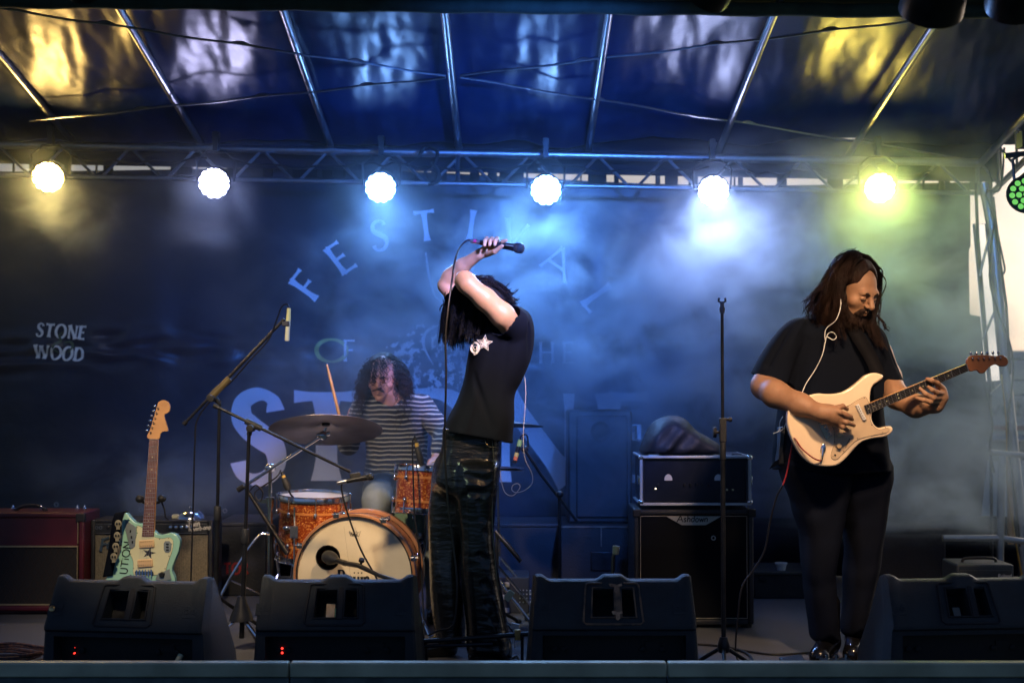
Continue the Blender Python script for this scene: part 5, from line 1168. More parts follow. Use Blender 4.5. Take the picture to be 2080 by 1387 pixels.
cp_ = [(.006, .028), (.02, .027), (.040, .018), (.052, .006), (.12, .000), (.20, -.008), (.283, -.020), (.283, -.0215), (.20, -.0098), (.12, -.0018), (.052, .0042), (.038, .016), (.02, .025), (.006, .026)]
m = MB(); m.lathe(cp_, cc, nn, 72, caps=False); m.build('bow', cym, t)
m = MB(); m.lathe([(.02, -.012), (.02, .0)], cc+nn*.018, nn, 16); m.lathe([(.012, .03), (.014, .04), (.006, .05)], cc, nn, 12); m.build('felt_and_nut', M['rubber'], t)
s_ = thing('cymbal_stand', 'chrome boom stand with braced legs carrying the large cymbal', 'cymbal stand', (W(546, 1100, 7.0).x, 7.0, 0))
bt = W(549, 950, 7.0); e0, e1 = W(493, 989, 6.98), W(656, 884, 6.9)
m = MB(); m.tube([e0, e1], .0085, 10); m.build('boom_arm', M['chrome'], s_); m = MB(); m.tube([e0-(e1-e0)*.06, e0+(e1-e0)*.02], .014, 10); m.build('boom_end', M['rubber'], s_)
m = MB(); m.ell(e1, .024, n=12, m=8); m.tube([e1+Vector((-.03, 0, 0)), e1+Vector((.035, 0, .01))], .012, 10); m.tube([e1, cc-nn*.005], .006, 8); m.lathe([(.012, -.02), (.012, .02)], e1+Vector((.01, -.02, -.008)), (0, 1, 0), 12); m.build('tilter', M['chrome'], s_)
m = MB(); m.tube([(bt.x, 7.0, .12), (bt.x, 7.0, .62)], .014, 12); m.tube([(bt.x, 7.0, .6), (bt.x, 7.0, bt.z)], .010, 12); m.build('post', M['chrome'], s_)
m = MB(); m.ell((bt.x, 7.0, bt.z), (.028, .024, .024), n=14, m=10); m.lathe([(.02, 0), (.022, .05)], (bt.x, 7.0, .6), (0, 0, 1), 14); m.box((bt.x-.03, 7.0, .63), (.05, .01, .02)); m.build('clamp', M['chrome'], s_)
hub = Vector((bt.x, 7.0, .40))
for dx, dy in ((-.30, -.12), (.26, -.12), (.02, .32)):
    m = MB(); q = crom([hub+Vector((0, 0, .06)), hub+Vector((dx*.2, dy*.2, .05)), hub+Vector((dx*.6, dy*.6, -.14)), Vector((bt.x+dx, 7.0+dy, .015))], 5)
    m.tube([p+Vector((0, .008, 0)) for p in q], .0065, 8); m.tube([p+Vector((0, -.008, 0)) for p in q], .0065, 8); m.tube([Vector((bt.x, 7, .14)), hub+Vector((dx*.6, dy*.6, -.16))], .005, 6); m.ell(q[-1], .016, n=8, m=6); m.build('leg', M['chrome'], s_)
# crash and hi-hat partly behind the singer
for nm, lab, px, py, D, rr_, tilt, hi in (('crash_cymbal', 'dark cymbal edge showing behind the singer\'s back', 1015, 856, 7.4, .235, .08, 0), ('hi_hat', 'pair of small cymbals just behind the singer\'s trouser pocket', 1000, 948, 7.3, .17, .03, 1)):
    c_ = W(px, py, D); t = thing(nm, lab, 'cymbal', c_); nn = Vector((.04, tilt, 1)).normalized()
    pr_ = [(a*rr_/.283, b*rr_/.283) for a, b in cp_]
    m = MB(); m.lathe(pr_, c_, nn, 56, caps=False); m.build('top_cymbal' if hi else 'bow', cym, t)
    if hi: m = MB(); m.lathe([(a, -b-.006) for a, b in pr_], c_-nn*.006, nn, 56, caps=False); m.build('bottom_cymbal', cym, t)
    m = MB(); m.tube([c_+nn*.06, c_-nn*.3, Vector((c_.x, c_.y, .3))], .007, 8)
    m.build('rod', M['chrome'], t)
    for k in range(3): a = k*2.1+.4; m = MB(); m.tube([(c_.x, c_.y, .3), (c_.x+.25*math.cos(a), c_.y+.25*math.sin(a), .012)], .007, 8); m.build('leg', M['chrome'], t)
# small microphones round the kit
for nm, lab, pts, D in (('rack_tom_microphone', 'small black microphone clipped over the rack tom', ((843, 888), (857, 946)), 6.85), ('floor_tom_microphone', 'small black microphone with a yellow band aimed at the floor tom', ((572, 958), (586, 995)), 6.92)):
    A, B = W(*pts[0], D), W(*pts[1], D); ax = (B-A).normalized(); L_ = (B-A).length; t = thing(nm, lab, 'microphone', A)
    m = MB(); m.lathe([(.008, 0), (.009, L_*.3), (.016, L_*.42), (.018, L_*.8), (.014, L_)], A, ax, 14); m.build('body', M['black_plastic'], t)
    m = MB(); m.lathe([(.0105, 0), (.0105, .02)], A+ax*L_*.2, ax, 12); m.build('taped_band', mat('tape_band', (.62, .42, .10), .6), t)
    m = MB(); m.tube([A.lerp(B, .7), A.lerp(B, .7)+Vector((.02, .01, -.05)), B+Vector((.03, .03, -.05))], .005, 6); m.build('clip_arm', M['black_metal'], t)
m = MB(); m.tube(crom(PL([(843, 886, 6.85), (838, 900, 6.83), (839, 960, 6.78), (842, 1040, 6.75), (852, 1120, 6.7), (858, 1200, 6.65), (862, 1290, 6.6)]), 7), .0042, 6)
tag(m.build('tom_cable', M['cable'], origin=W(840, 960, 6.78)), 'thin black cable hanging down over the rack tom beside the bass drum', 'cable')
# boom of the floor tom microphone
t = thing('tom_boom_stand', 'short black boom crossing in front of the floor tom', 'microphone stand', (W(555, 1150, 6.8).x, 6.8, 0))
m = MB(); m.tube(PL([(500, 992, 6.82), (582, 1122, 6.78)]), .010, 10); m.tube(PL([(565, 1095, 6.78), (584, 1124, 6.77)]), .014, 10); m.build('boom_arm', M['black_metal'], t)
m = MB(); x_ = W(552, 1075, 6.82).x; m.tube([(x_, 6.82, .02), (x_, 6.82, W(552, 1070, 6.82).z)], .010, 10); m.lathe([(.02, -.02), (.02, .02)], (x_, 6.81, W(552, 1072, 6.82).z), (0, 1, 0), 12); m.build('post', M['black_metal'], t)
m = MB(); m.tube(crom(PL([(508, 996, 6.8), (520, 985, 6.8), (534, 1000, 6.8), (528, 1018, 6.8), (518, 1000, 6.8), (560, 970, 6.84), (570, 955, 6.9)]), 6), .004, 6); m.build('cable', M['cable'], t)
# stand and taped microphone to the right of the singer
A, B = W(1057, 893, 6.95), W(1045, 940, 6.95); ax = (B-A).normalized(); L_ = (B-A).length
t = thing('taped_microphone', 'pencil microphone with green and orange tape hanging right of the singer', 'microphone', A)
for u0, u1, r_, mm in ((0, .28, .0115, 'green_tape'), (.28, .55, .012, 'black'), (.55, .72, .0115, 'yellow_band'), (.72, .88, .011, 'orange_tape'), (.88, 1, .011, 'black')):
    mm_ = {'green_tape': mat('green_tape', (.30, .42, .10), .6), 'yellow_band': mat('yellow_band', (.55, .42, .10), .6), 'orange_tape': mat('orange_tape', (.60, .14, .04), .6)}.get(mm, M['black_metal'])
    m = MB(); m.tube([A.lerp(B, u0), A.lerp(B, u1)], r_, 12); m.build('body' if mm == 'black' else mm, mm_, t)
m = MB(); m.tube(crom([A, W(1060, 884, 6.95), W(1070, 884, 6.96), (W(1073, 900, 6.98)), W(1072, 912, 6.98)], 6), .004, 6); m.build('cable', M['cable'], t)
t = thing('angled_boom_stand', 'black boom stand leaning down to the right behind the singer', 'microphone stand', (W(1140, 1010, 7.0).x, 7.0, 0))
m = MB(); m.tube(PL([(1064, 910, 6.97), (1100, 965, 7.0), (1172, 1058, 7.05)]), .0075, 10); m.build('boom_arm', M['black_metal'], t)
for px, py in ((1066, 912), (1137, 1004)): m = MB(); p = W(px, py, 6.99); m.ell(p, (.02, .02, .018), n=12, m=8); m.lathe([(.005, 0), (.006, .02)], p, (0, -1, 0), 10); m.build('joint', M['black_metal'], t)
x_ = W(1137, 1010, 7.0).x; m = MB(); m.tube([(x_, 7.01, .1), (x_, 7.01, W(1137, 1006, 7.0).z)], .009, 10); m.build('post', M['black_metal'], t); tripod(t, Vector((x_, 7.01, 0)), .22, .12, .3)
t = thing('short_boom_arm', 'short dark boom arm with a pale tape flag behind the trousers', 'microphone stand', (W(1040, 1200, 6.7).x, 6.7, 0))
m = MB(); m.tube(PL([(1008, 1172, 6.7), (1040, 1215, 6.66), (1078, 1262, 6.62)]), .009, 10); m.build('boom_arm', M['chrome'], t)
m = MB(); m.box(W(1034, 1209, 6.66), (.03, .024, .05), ry(R(38))); m.build('tape_flag', M['ivory'], t)
m = MB(); m.tube([W(1076, 1260, 6.62), Vector((W(1092, 1290, 6.6).x, 6.6, .01))], .009, 8); m.build('leg', M['black_metal'], t)
t = thing('floor_boom', 'black stand with a short arm behind the singer\'s knees', 'microphone stand', (W(1005, 1200, 6.9).x, 6.9, 0))
m = MB(); m.tube(PL([(1006, 1078, 6.9), (1030, 1105, 6.88), (1058, 1140, 6.86)]), [.009, .014, .010], 10); m.build('boom_arm', M['black_metal'], t)
m = MB(); x_ = W(1009, 1090, 6.9).x; m.tube([(x_, 6.91, .02), (x_, 6.91, W(1009, 1084, 6.9).z)], .009, 10); m.build('post', M['black_metal'], t); tripod(t, Vector((x_, 6.91, 0)), .2, .1, 1.)
# small stand with a foam tipped microphone behind the third monitor
D = 6.6; x = W(1250, 1100, D).x; t = thing('small_microphone', 'small grey tipped microphone standing upright behind the third monitor', 'microphone', (x, D, 0))
m = MB(); m.tube([(x-.02, D, .02), (x-.012, D, W(1250, 1130, D).z), (x, D, W(1250, 1122, D).z)], .008, 8); m.build('stem', M['black_metal'], t)
m = MB(); m.tube([W(1250, 1126, D), W(1252, 1108, D)], [.015, .018], 12); m.build('head', mat('grey_foam', (.10, .12, .12), .9), t, bevel=.004)
m = MB(); m.lathe([(.09, 0), (.09, .01), (.02, .02)], (x-.02, D, 0), (0, 0, 1), 24); m.build('base', M['black_metal'], t)

# ================================================================ PEOPLE
def head_mesh(c, s, yaw, pitch, roll=0, jaw=1.0):
    """skin of a head in local space (face towards -y), returned in world space with its transform"""
    q = SDF((-.12, -.16, -.20), (.12, .15, .15), .0028)
    q.ell((0, .020, .035), (.076, .097, .086)); q.ell((0, -.025, -.015), (.063, .068, .088), k=.03)
    q.ell((0, -.034, -.072), (.047*jaw, .050, .036), k=.03); q.ell((0, -.074, -.097), (.020, .018, .017), k=.02)
    q.cone((0, .03, -.05), (0, .035, -.19), .055, .06, k=.03)
    q.cone((-.036, -.080, .024), (.036, -.080, .024), .012, k=.02)
    for sx in (-1, 1):
        q.ell((sx*.046, -.056, -.024), (.024, .024, .022), k=.02); q.ell((sx*.044, -.092, .0), (.012, .010, .010), k=.010, sub=True)
        q.ell((sx*.031, -.100, .004), (.021, .020, .015), k=.010, sub=True)
        q.ell((sx*.031, -.0795, .002), (.0145, .0125, .0105), k=.004)
        q.ell((sx*.077, .012, -.004), (.008, .018, .030), rot=rx(R(-12)), k=.006); q.ell((sx*.084, .008, .0), (.005, .010, .018), k=.004, sub=True)
    q.cone((0, -.086, .018), (0, -.117, -.022), .0085, .0125, k=.012)
    for sx in (-1, 1): q.ell((sx*.0115, -.102, -.027), (.0085, .012, .0075), k=.006); q.ell((sx*.007, -.108, -.034), (.004, .005, .004), k=.003, sub=True)
    q.chain([(-.023, -.084, -.057), (-.008, -.096, -.052), (0, -.097, -.054), (.008, -.096, -.052), (.023, -.084, -.057)], [.003, .006, .0055, .006, .003], k=.008)
    q.chain([(-.020, -.084, -.062), (0, -.094, -.067), (.020, -.084, -.062)], [.004, .0075, .004], k=.008)
    q.chain([(-.022, -.092, -.0592), (0, -.104, -.0600), (.022, -.092, -.0592)], [.0016, .0022, .0016], k=.003, sub=True)
    q.ell((0, -.094, -.080), (.02, .008, .006), k=.01, sub=True)
    p, f = q.mesh(); M3 = rz(yaw) @ rx(pitch) @ ry(roll); A = np.array(M3)
    T = lambda v: Vector(c)+M3 @ (Vector(v)*s)
    return (p*s) @ A.T+np.array(c), f, T, M3
def chain_px(q, pts, rs, k=.01): q.chain([W(*p) for p in pts], rs, k)
def clump(guides, seed, wave=.0, wfreq=8, K=16, lock=14, jit=.13):
    """guides: (pixel points with depth, r_start, r_end, count[, end spread]) -> strands"""
    r = np.random.default_rng(seed); out = []
    for g in guides:
        pts, ra, rb, n = g[:4]; C = crom(PL(pts), 6); C = np.array([tuple(v) for v in C]); u = np.linspace(0, 1, len(C)); uk = np.linspace(0, 1, K)
        base = np.stack([np.interp(uk, u, C[:, i]) for i in range(3)], 1)
        for si in range(n):
            if si % lock == 0:      # a new lock: its strands share offset, length and wave
                lo_ = r.normal(size=3); lo_ /= max(1, np.linalg.norm(lo_)); lo_ *= r.random()**.35; le_ = lo_+r.normal(size=3)*.35; ll_ = .78+.28*r.random(); lp_ = r.random(3)*6.28; lf_ = .7+.6*r.random()
            fly = r.random() < .10; jt = .30+jit*.5 if fly else jit
            o = lo_+r.normal(size=3)*jt; e = le_+r.normal(size=3)*jt*(1.6 if fly else .8); rad = (ra+(rb-ra)*uk)[:, None]
            ln = ll_+.06*r.normal(); bb = np.stack([np.interp(np.clip(uk*ln, 0, 1), uk, base[:, i]) for i in range(3)], 1)
            off = (o[None]*(1-uk[:, None])+e[None]*uk[:, None])*rad
            ph = lp_+r.normal(size=3)*.25; wv = np.sin(uk[:, None]*wfreq*lf_+ph[None])*wave*(.25+uk[:, None])
            out.append(bb+off+wv)
    return np.array(out)

# ------------------------------------------------ the singer, bent forward with both arms over the head
base = W(960, 1338, 6.15); base.z = 0
pS = thing('person', 'singer bowed forward in a black t-shirt and leather trousers, microphone held above the head', 'person', base)
q = SDF((-.42, 5.85, .02), (.20, 6.55, 1.93), .0045)
chain_px(q, [(1036, 660, 6.04), (1020, 640, 6.00), (985, 608, 5.97), (950, 578, 5.96)], [.052, .052, .047, .042], k=.02)      # near upper arm
chain_px(q, [(950, 578, 5.96), (944, 570, 5.98), (957, 574, 6.16), (982, 592, 6.30)], [.040, .040, .034, .026], k=.02)       # near forearm going behind the head
q.ell(W(998, 602, 6.32), (.035, .035, .028), k=.02)
chain_px(q, [(1010, 665, 6.34), (950, 630, 6.42), (906, 583, 6.42)], [.050, .042, .036], k=.02)                                # far upper arm
chain_px(q, [(904, 578, 6.42), (915, 562, 6.41), (940, 540, 6.37), (973, 517, 6.31)], [.034, .037, .034, .023], k=.015)          # far forearm
chain_px(q, [(973, 517, 6.31), (988, 510, 6.305), (1002, 508, 6.30)], [.022, .026, .021], k=.012)
for i, x in enumerate((985.5, 996, 1006.5)):
    chain_px(q, [(x+3, 505, 6.325), (x+4, 490, 6.315), (x+3, 484.5, 6.265), (x+0, 489, 6.222), (x-1.5, 498.5-i*.7, 6.214)], [.0105, .0105, .0098, .0092, .0080], k=.004)
chain_px(q, [(1006, 507, 6.30), (1016, 499, 6.27), (1021, 491, 6.235), (1028, 488.5, 6.222)], [.011, .0100, .0092, .0080], k=.004)
chain_px(q, [(992, 515, 6.28), (1005, 511, 6.235), (1020, 499.5, 6.208)], [.015, .0115, .0085], k=.006)
chain_px(q, [(1040, 655, 6.20), (1010, 655, 6.18), (985, 645, 6.16)], [.06, .055, .055], k=.03)                                # neck
chain_px(q, [(1045, 680, 6.20), (1010, 790, 6.19), (975, 880, 6.20)], [.06, .06, .05], k=.04)                                   # trunk inside the shirt
chain_px(q, [(965, 890, 6.22), (915, 1050, 6.25), (915, 1300, 6.23)], [.045, .035, .025], k=.03); chain_px(q, [(975, 890, 6.18), (972, 1060, 6.14), (1000, 1305, 6.13)], [.045, .035, .025], k=.03)
hm_, hf_, HT, H3 = head_mesh(W(962, 632, 6.15), .98, R(-95), R(62))
np_mesh('body', [q.mesh(), (hm_, hf_)], M['skin'], pS)
# t-shirt
q = SDF((-.35, 5.90, .85), (.18, 6.55, 1.68), .0055)
q.slab([PZ(a, b, 6.17) for a, b in ((1024, 617), (1044, 618), (1062, 624), (1079, 638), (1086, 662), (1087, 690), (1080, 730), (1062, 772), (1046, 803), (1044, 850), (1040, 880), (1036, 920), (1010, 925), (970, 920), (925, 915), (893, 905), (909, 855), (930, 815), (944, 775), (951, 735), (957, 705), (966, 685), (985, 650), (1005, 628))], 6.185, .165, .085, caps=[(PZ(903, 875, 6.17), PZ(1035, 896, 6.17))])
chain_px(q, [(1046, 668, 6.14), (1036, 658, 6.06), (1026, 648, 6.01)], [.070, .072, .068], k=.03)
chain_px(q, [(1044, 668, 6.24), (1020, 668, 6.33), (1000, 658, 6.36)], [.070, .068, .058], k=.03)
q.cone(W(1018, 640, 6.01), W(940, 570, 5.93), .085, .085, k=.003, sub=True)
q.ripple(.0065, 16, 11, (1, 1, .6)); 
for a, b in (((1030, 690, 6.01), (1010, 870, 6.01)), ((1000, 720, 6.01), (935, 865, 6.02)), ((960, 760, 6.04), (1000, 870, 6.01)), ((1072, 660, 6.05), (1080, 720, 6.08))): q.cone(W(*a), W(*b), .004, .006, k=.022, sub=True)
shp, shf = q.mesh(); sh = np_mesh('t_shirt', [(shp, shf)], M['black_cotton'], pS, mods=.4, iters=2)
# print on the chest: outlined star and letter, laid on the cloth surface
def on_surface(P, px, py, D, win=.02):
    o = np.array(W(px, py, D)); d = (P[:, 0]-o[0])**2+(P[:, 2]-o[2])**2; i = d < win**2
    return Vector((o[0], (P[i, 1].min() if i.any() else o[1])-.004, o[2]))
L = MB(); star = []
for i in range(10): a = i*math.pi/5+.12; r_ = 18 if i % 2 == 0 else 8.2; star.append((984+r_*math.sin(a), 697-r_*math.cos(a)))
sp_ = [on_surface(shp, a, b, 6.02) for a, b in star]; cS = on_surface(shp, 984, 697, 6.02)
L.add([cS]+[cS.lerp(p, .66) for p in sp_], [(0, i+1, (i+1) % 10+1) for i in range(10)])
r0_ = [cS.lerp(p, .82) for p in sp_]; r1_ = [cS.lerp(p, 1.0) for p in sp_]
L.add(r0_+r1_, [(i, (i+1) % 10, 10+(i+1) % 10, 10+i) for i in range(10)])
for rr_, w_ in ((10, .010), (4, .003)):
    c0_ = (965, 706); L.ribbon([on_surface(shp, c0_[0]+rr_*math.cos(a)*.8, c0_[1]+rr_*math.sin(a), 6.02) for a in [i*math.pi/8 for i in range(17)]], w_)
L.ribbon([on_surface(shp, 972, 700, 6.02), on_surface(shp, 968, 718, 6.02), on_surface(shp, 962, 720, 6.02)], .008)
L.build('chest_print', mat('shirt_print', (.68, .64, .54), .8), sh, smooth=0)
# leather trousers
q = SDF((-.48, 5.9, .03), (.10, 6.5, 1.10), .005)
q.slab([PZ(a, b, 6.17) for a, b in ((906, 850), (960, 848), (1012, 856), (1018, 910), (1014, 950), (1010, 985), (985, 1020), (935, 1020), (880, 990), (885, 940), (896, 905))], 6.18, .135, .06, caps=[(PZ(1030, 875, 6.17), PZ(890, 866, 6.17))])
q.slab([PZ(a, b, 6.2) for a, b in ((884, 930), (940, 930), (958, 1000), (946, 1080), (938, 1180), (944, 1290), (940, 1312), (900, 1318), (884, 1296), (876, 1240), (870, 1150), (868, 1075), (874, 1000))], 6.235, .105, .06, k=.03)
q.slab([PZ(a, b, 6.15) for a, b in ((935, 935), (1012, 935), (1013, 975), (1007, 1010), (1004, 1060), (1007, 1110), (1014, 1180), (1026, 1250), (1035, 1300), (1030, 1328), (985, 1334), (952, 1325), (948, 1260), (938, 1160), (930, 1060), (928, 990))], 6.12, .11, .06, k=.02)
q.ripple(.0075, 17, 21, (1, .8, .8))
for pts, rr_ in ((((1013, 962), (985, 975), (950, 965)), .010), (((1008, 985), (980, 1003), (955, 1000)), .009), (((1003, 1060), (985, 1050), (975, 1020)), .010), (((1010, 1105), (1000, 1095), (990, 1080)), .009),
        (((1004, 1130), (990, 1140), (975, 1128)), .008), (((1018, 1215), (1000, 1205), (985, 1185)), .009), (((1024, 1250), (1005, 1240), (992, 1225)), .009), (((1030, 1285), (1010, 1262), (1000, 1250)), .009), (((985, 915), (960, 920), (935, 912)), .008), (((1000, 935), (970, 945), (940, 938)), .008),
        (((942, 1010), (936, 1100), (941, 1290)), .014), (((905, 900), (890, 960), (882, 1040)), .008), (((930, 1250), (905, 1262), (885, 1258)), .009), (((938, 1290), (915, 1292), (890, 1284)), .009), (((1025, 1312), (990, 1318), (960, 1308)), .009)):
    q.chain([W(a, b, 6.005 if i != 1 else 5.995) for i, (a, b) in enumerate(pts)], [rr_*.5+.003, rr_+.004, rr_*.5+.003], k=.022, sub=True)
lt = np_mesh('leather_trousers', [q.mesh()], M['leather'], pS, mods=.4, iters=1)
m = MB(); m.tube(crom(PL([(985, 893, 6.045), (990, 905, 6.04), (1003, 908, 6.05), (1013, 906, 6.08)]), 4), .0018, 5); m.tube(crom(PL([(1000, 888, 6.05), (1003, 960, 6.05), (1000, 1060, 6.03), (1010, 1180, 6.03), (1026, 1290, 6.05)]), 5), .0018, 5); m.build('seam', mat('seam_thread', (.05, .055, .05), .5), lt)
m = MB(); m.ell(W(989, 903, 6.045), .005, n=8, m=6); m.build('rivet', M['brass'], lt)
for (hx, hy, hD, tx, ty, tD, lb) in ((905, 1320, 6.25, 862, 1334, 6.22, 0), (1015, 1330, 6.12, 978, 1340, 6.08, 1)):
    a = W(hx, hy, hD); b = W(tx, ty, tD); q = SDF((min(a.x, b.x)-.12, min(a.y, b.y)-.1, 0), (max(a.x, b.x)+.12, max(a.y, b.y)+.12, .16), .005)
    a.z = .055; b.z = .035; q.cone(a, b, .050, .038, k=.02); q.cone(Vector((a.x, a.y, .10)), a, .045, .05, k=.02); q.cone(Vector((a.x+.01, a.y, .03)), Vector((b.x-.02, b.y, .028)), .045, .040, k=.01); q.half((0, 0, .006), (0, 0, -1))
    np_mesh('shoe', [q.mesh()], M['boot'], pS)
# hair
q = SDF((-.40, 5.95, 1.25), (.10, 6.40, 1.80), .0055)
q.slab([PZ(a, b, 6.15) for a, b in ((946, 578), (965, 562), (988, 562), (1010, 573), (1030, 592), (1046, 612), (1034, 628), (1010, 640), (985, 672), (962, 680), (940, 678), (918, 672), (905, 676), (902, 650), (908, 615), (925, 590))], 6.15, .105, .06)
q.ripple(.006, 30, 5, (1.6, 1.6, .25))
hp_ = q.mesh()
gd = []
r_ = random.Random(11)
for i in range(110):
    u = r_.random(); d0 = 6.03+.24*r_.random(); dd = (d0-6.15)
    x0 = 952+u*40; ex = 898+u*78+r_.uniform(-6, 6); ey = 700-abs(u-.35)*22+r_.uniform(-22, 10)
    gd.append(([(x0+8, 564+abs(dd)*60, 6.15+dd*.7), (x0-26+u*14, 582+u*6, 6.15+dd*1.05), (ex+6, 628, 6.15+dd*1.1), (ex+1, 665, 6.15+dd), (ex+r_.uniform(-7, 4), ey, 6.15+dd)], .012, .010, 34))
for i in range(22):
    u = r_.random(); d0 = 6.05+.2*r_.random()
    gd.append(([(968, 568, d0), (995+u*10, 572+u*10, d0-.01), (1022+u*6, 592+u*12, d0), (1040+u*10, 606+u*14, d0)], .010, .008, 26))
for ex, ey, k in ((1052, 593, 0), (1050, 601, 0), (1056, 608, 1), (1054, 616, 1), (1048, 586, 2), (1034, 578, 2)):
    gd.append(([(995, 570, 6.12), (1020, 582, 6.11), (ex-14, ey+4, 6.1), (ex, ey-3, 6.1)], .012, .009, 16))
for ex, ey in ((896, 640), (899, 625), (903, 700), (962, 708), (958, 700), (948, 690), (905, 610)):
    gd.append(([(925, 590, 6.08), (906, 612, 6.05), (ex, ey-18, 6.05), (ex+2, ey, 6.05)], .004, .003, 8))
hv, hf2 = strands(clump(gd, 3, wave=.004, wfreq=5, lock=34, jit=.45), .0011, .0004)
np_mesh('hair', [hp_, (hv, hf2)], M['hair_black'], pS)
# handheld microphone with its cable
t, ax = handmic('handheld_microphone', 'black handheld microphone gripped above the singer\'s head', W(975, 492.5, 6.262), W(1066, 506, 6.235), .0115, .0165, .0245, .050)
m = MB(); m.tube([W(962, 490, 6.265), W(968, 491, 6.264)], .0098, 12); m.build('red_ring', mat('magenta_ring', (.35, .03, .12), .4), t)
m = MB(); m.box(W(1035, 499, 6.215), (.035, .004, .006), ry(R(8))); m.build('switch_plate', M['chrome'], t)
cab = crom(PL([(960, 489, 6.265), (948, 489, 6.25), (934, 503, 6.15), (924, 530, 6.0), (918, 570, 5.90), (911, 620, 5.86), (905, 680, 5.86), (906, 760, 5.88), (904, 850, 5.92), (903, 900, 5.96), (908, 1000, 5.97), (920, 1100, 5.97), (928, 1180, 5.95), (925, 1250, 5.95), (915, 1274, 5.95), (890, 1280, 5.98), (870, 1290, 6.0)]), 7)
m = MB(); m.tube(cab, .0046, 7); tag(m.build('vocal_cable', M['cable'], origin=cab[20]), 'long black cable hanging from the raised microphone down past the singer\'s chest', 'cable')
m = MB(); m.tube(crom(PL([(1066, 765, 6.2), (1068, 800, 6.22), (1065, 850, 6.24), (1063, 890, 6.25), (1066, 930, 6.25), (1080, 960, 6.25), (1081, 980, 6.25), (1068, 994, 6.25), (1050, 1000, 6.25), (1040, 995, 6.25), (1042, 985, 6.25), (1052, 982, 6.26), (1056, 990, 6.25), (1042, 1006, 6.25), (1026, 1000, 6.24), (1018, 975, 6.22), (1015, 950, 6.2)]), 7), .0019, 6); m.build('earpiece_wire', M['white'], pS)

# ------------------------------------------------ the guitarist
base = W(1705, 1338, 6.12); base.z = 0
pG = thing('person', 'bearded long haired guitarist in black t-shirt and jeans, head bent over the cream guitar', 'person', base)
q = SDF((.98, 5.74, .05), (1.98, 6.45, 1.85), .0045)
chain_px(q, [(1595, 700, 6.20), (1568, 745, 6.14), (1553, 784, 6.09)], [.060, .056, .056], k=.03)
chain_px(q, [(1553, 784, 6.09), (1575, 800, 6.00), (1625, 822, 5.90), (1668, 838, 5.835)], [.056, .056, .047, .033], k=.03)
chain_px(q, [(1668, 838, 5.835), (1684, 840, 5.828), (1700, 846, 5.822)], [.034, .036, .028], k=.02)
chain_px(q, [(1690, 852, 5.828), (1704, 858, 5.826)], [.026, .018], k=.015)
for pts in ([(1697, 829, 5.822), (1712, 825, 5.812), (1721, 831, 5.845)], [(1702, 840, 5.818), (1719, 845, 5.806), (1731, 852, 5.85)], [(1702, 850, 5.822), (1720, 858, 5.808), (1735, 864, 5.855)], [(1698, 858, 5.83), (1712, 867, 5.818), (1722, 874, 5.862)]):
    chain_px(q, pts, [.0130, .0105, .0082], k=.006)
chain_px(q, [(1690, 832, 5.812), (1706, 837, 5.795), (1716, 841, 5.80), (1729, 846, 5.83)], [.015, .0115, .010, .0082], k=.007)
chain_px(q, [(1790, 715, 6.27), (1806, 765, 6.20), (1822, 806, 6.09)], [.05, .05, .050], k=.03)
chain_px(q, [(1822, 806, 6.09), (1860, 824, 6.03), (1900, 822, 5.975)], [.050, .047, .034], k=.03)
chain_px(q, [(1900, 822, 5.975), (1910, 806, 5.965), (1912, 792, 5.96)], [.032, .030, .022], k=.02)
for pts in ([(1914, 788, 5.945), (1904, 778, 5.915), (1893, 773, 5.895), (1883, 769.5, 5.902)], [(1913, 799, 5.94), (1903, 797, 5.90), (1894, 792, 5.885), (1886, 786, 5.90)], [(1910, 808, 5.94), (1896, 808, 5.895), (1880, 800, 5.888), (1869, 789, 5.898)], [(1906, 816, 5.945), (1890, 816, 5.90), (1876, 812, 5.895), (1862, 808, 5.91)]):
    chain_px(q, pts, [.0130, .0110, .0100, .0080], k=.006)
chain_px(q, [(1908, 800, 5.975), (1905, 780, 5.965), (1900, 768, 5.955)], [.015, .0115, .009], k=.006)
chain_px(q, [(1715, 650, 6.20), (1725, 620, 6.14)], [.075, .065], k=.03)
chain_px(q, [(1700, 700, 6.26), (1700, 820, 6.26), (1700, 940, 6.25)], [.09, .10, .08], k=.05)
chain_px(q, [(1660, 950, 6.22), (1668, 1110, 6.2), (1676, 1290, 6.2)], [.05, .045, .03], k=.03); chain_px(q, [(1750, 950, 6.27), (1752, 1110, 6.27), (1735, 1280, 6.25)], [.05, .045, .03], k=.03)
hm_, hf_, HT, H3 = head_mesh(W(1737, 590, 6.08), 1.05, R(33), R(29), R(0), 1.1)
np_mesh('body', [q.mesh(), (hm_, hf_)], M['skin_tan'], pG)
# facial hair, brows, lids, lips
q = SDF((-.11, -.15, -.16), (.11, .06, .06), .003)
for sx in (-1, 1):
    q.chain([(sx*.071, -.006, .012), (sx*.069, -.016, -.030), (sx*.060, -.034, -.070), (sx*.034, -.066, -.108)], [.008, .014, .021, .026], k=.015)
    q.chain([(sx*.003, -.100, -.0425), (sx*.020, -.094, -.050), (sx*.033, -.080, -.070)], [.0055, .0075, .009], k=.006)
q.ell((0, -.070, -.106), (.042, .034, .034), k=.02); q.ell((0, -.066, -.135), (.026, .026, .022), k=.02)
q.ell((0, -.115, -.060), (.017, .03, .0075), k=.006, sub=True); q.ell((0, -.110, -.078), (.008, .03, .004), k=.004, sub=True)
q.ripple(.0022, 190, 3, (1, 1, .5))
bp1, bf1 = q.mesh(); A = np.array(H3); beard = (bp1*1.05) @ A.T+np.array(W(1737, 590, 6.08))
rb = np.random.default_rng(5); bs = []
low = np.where((bp1[:, 2] < -.0))[0]
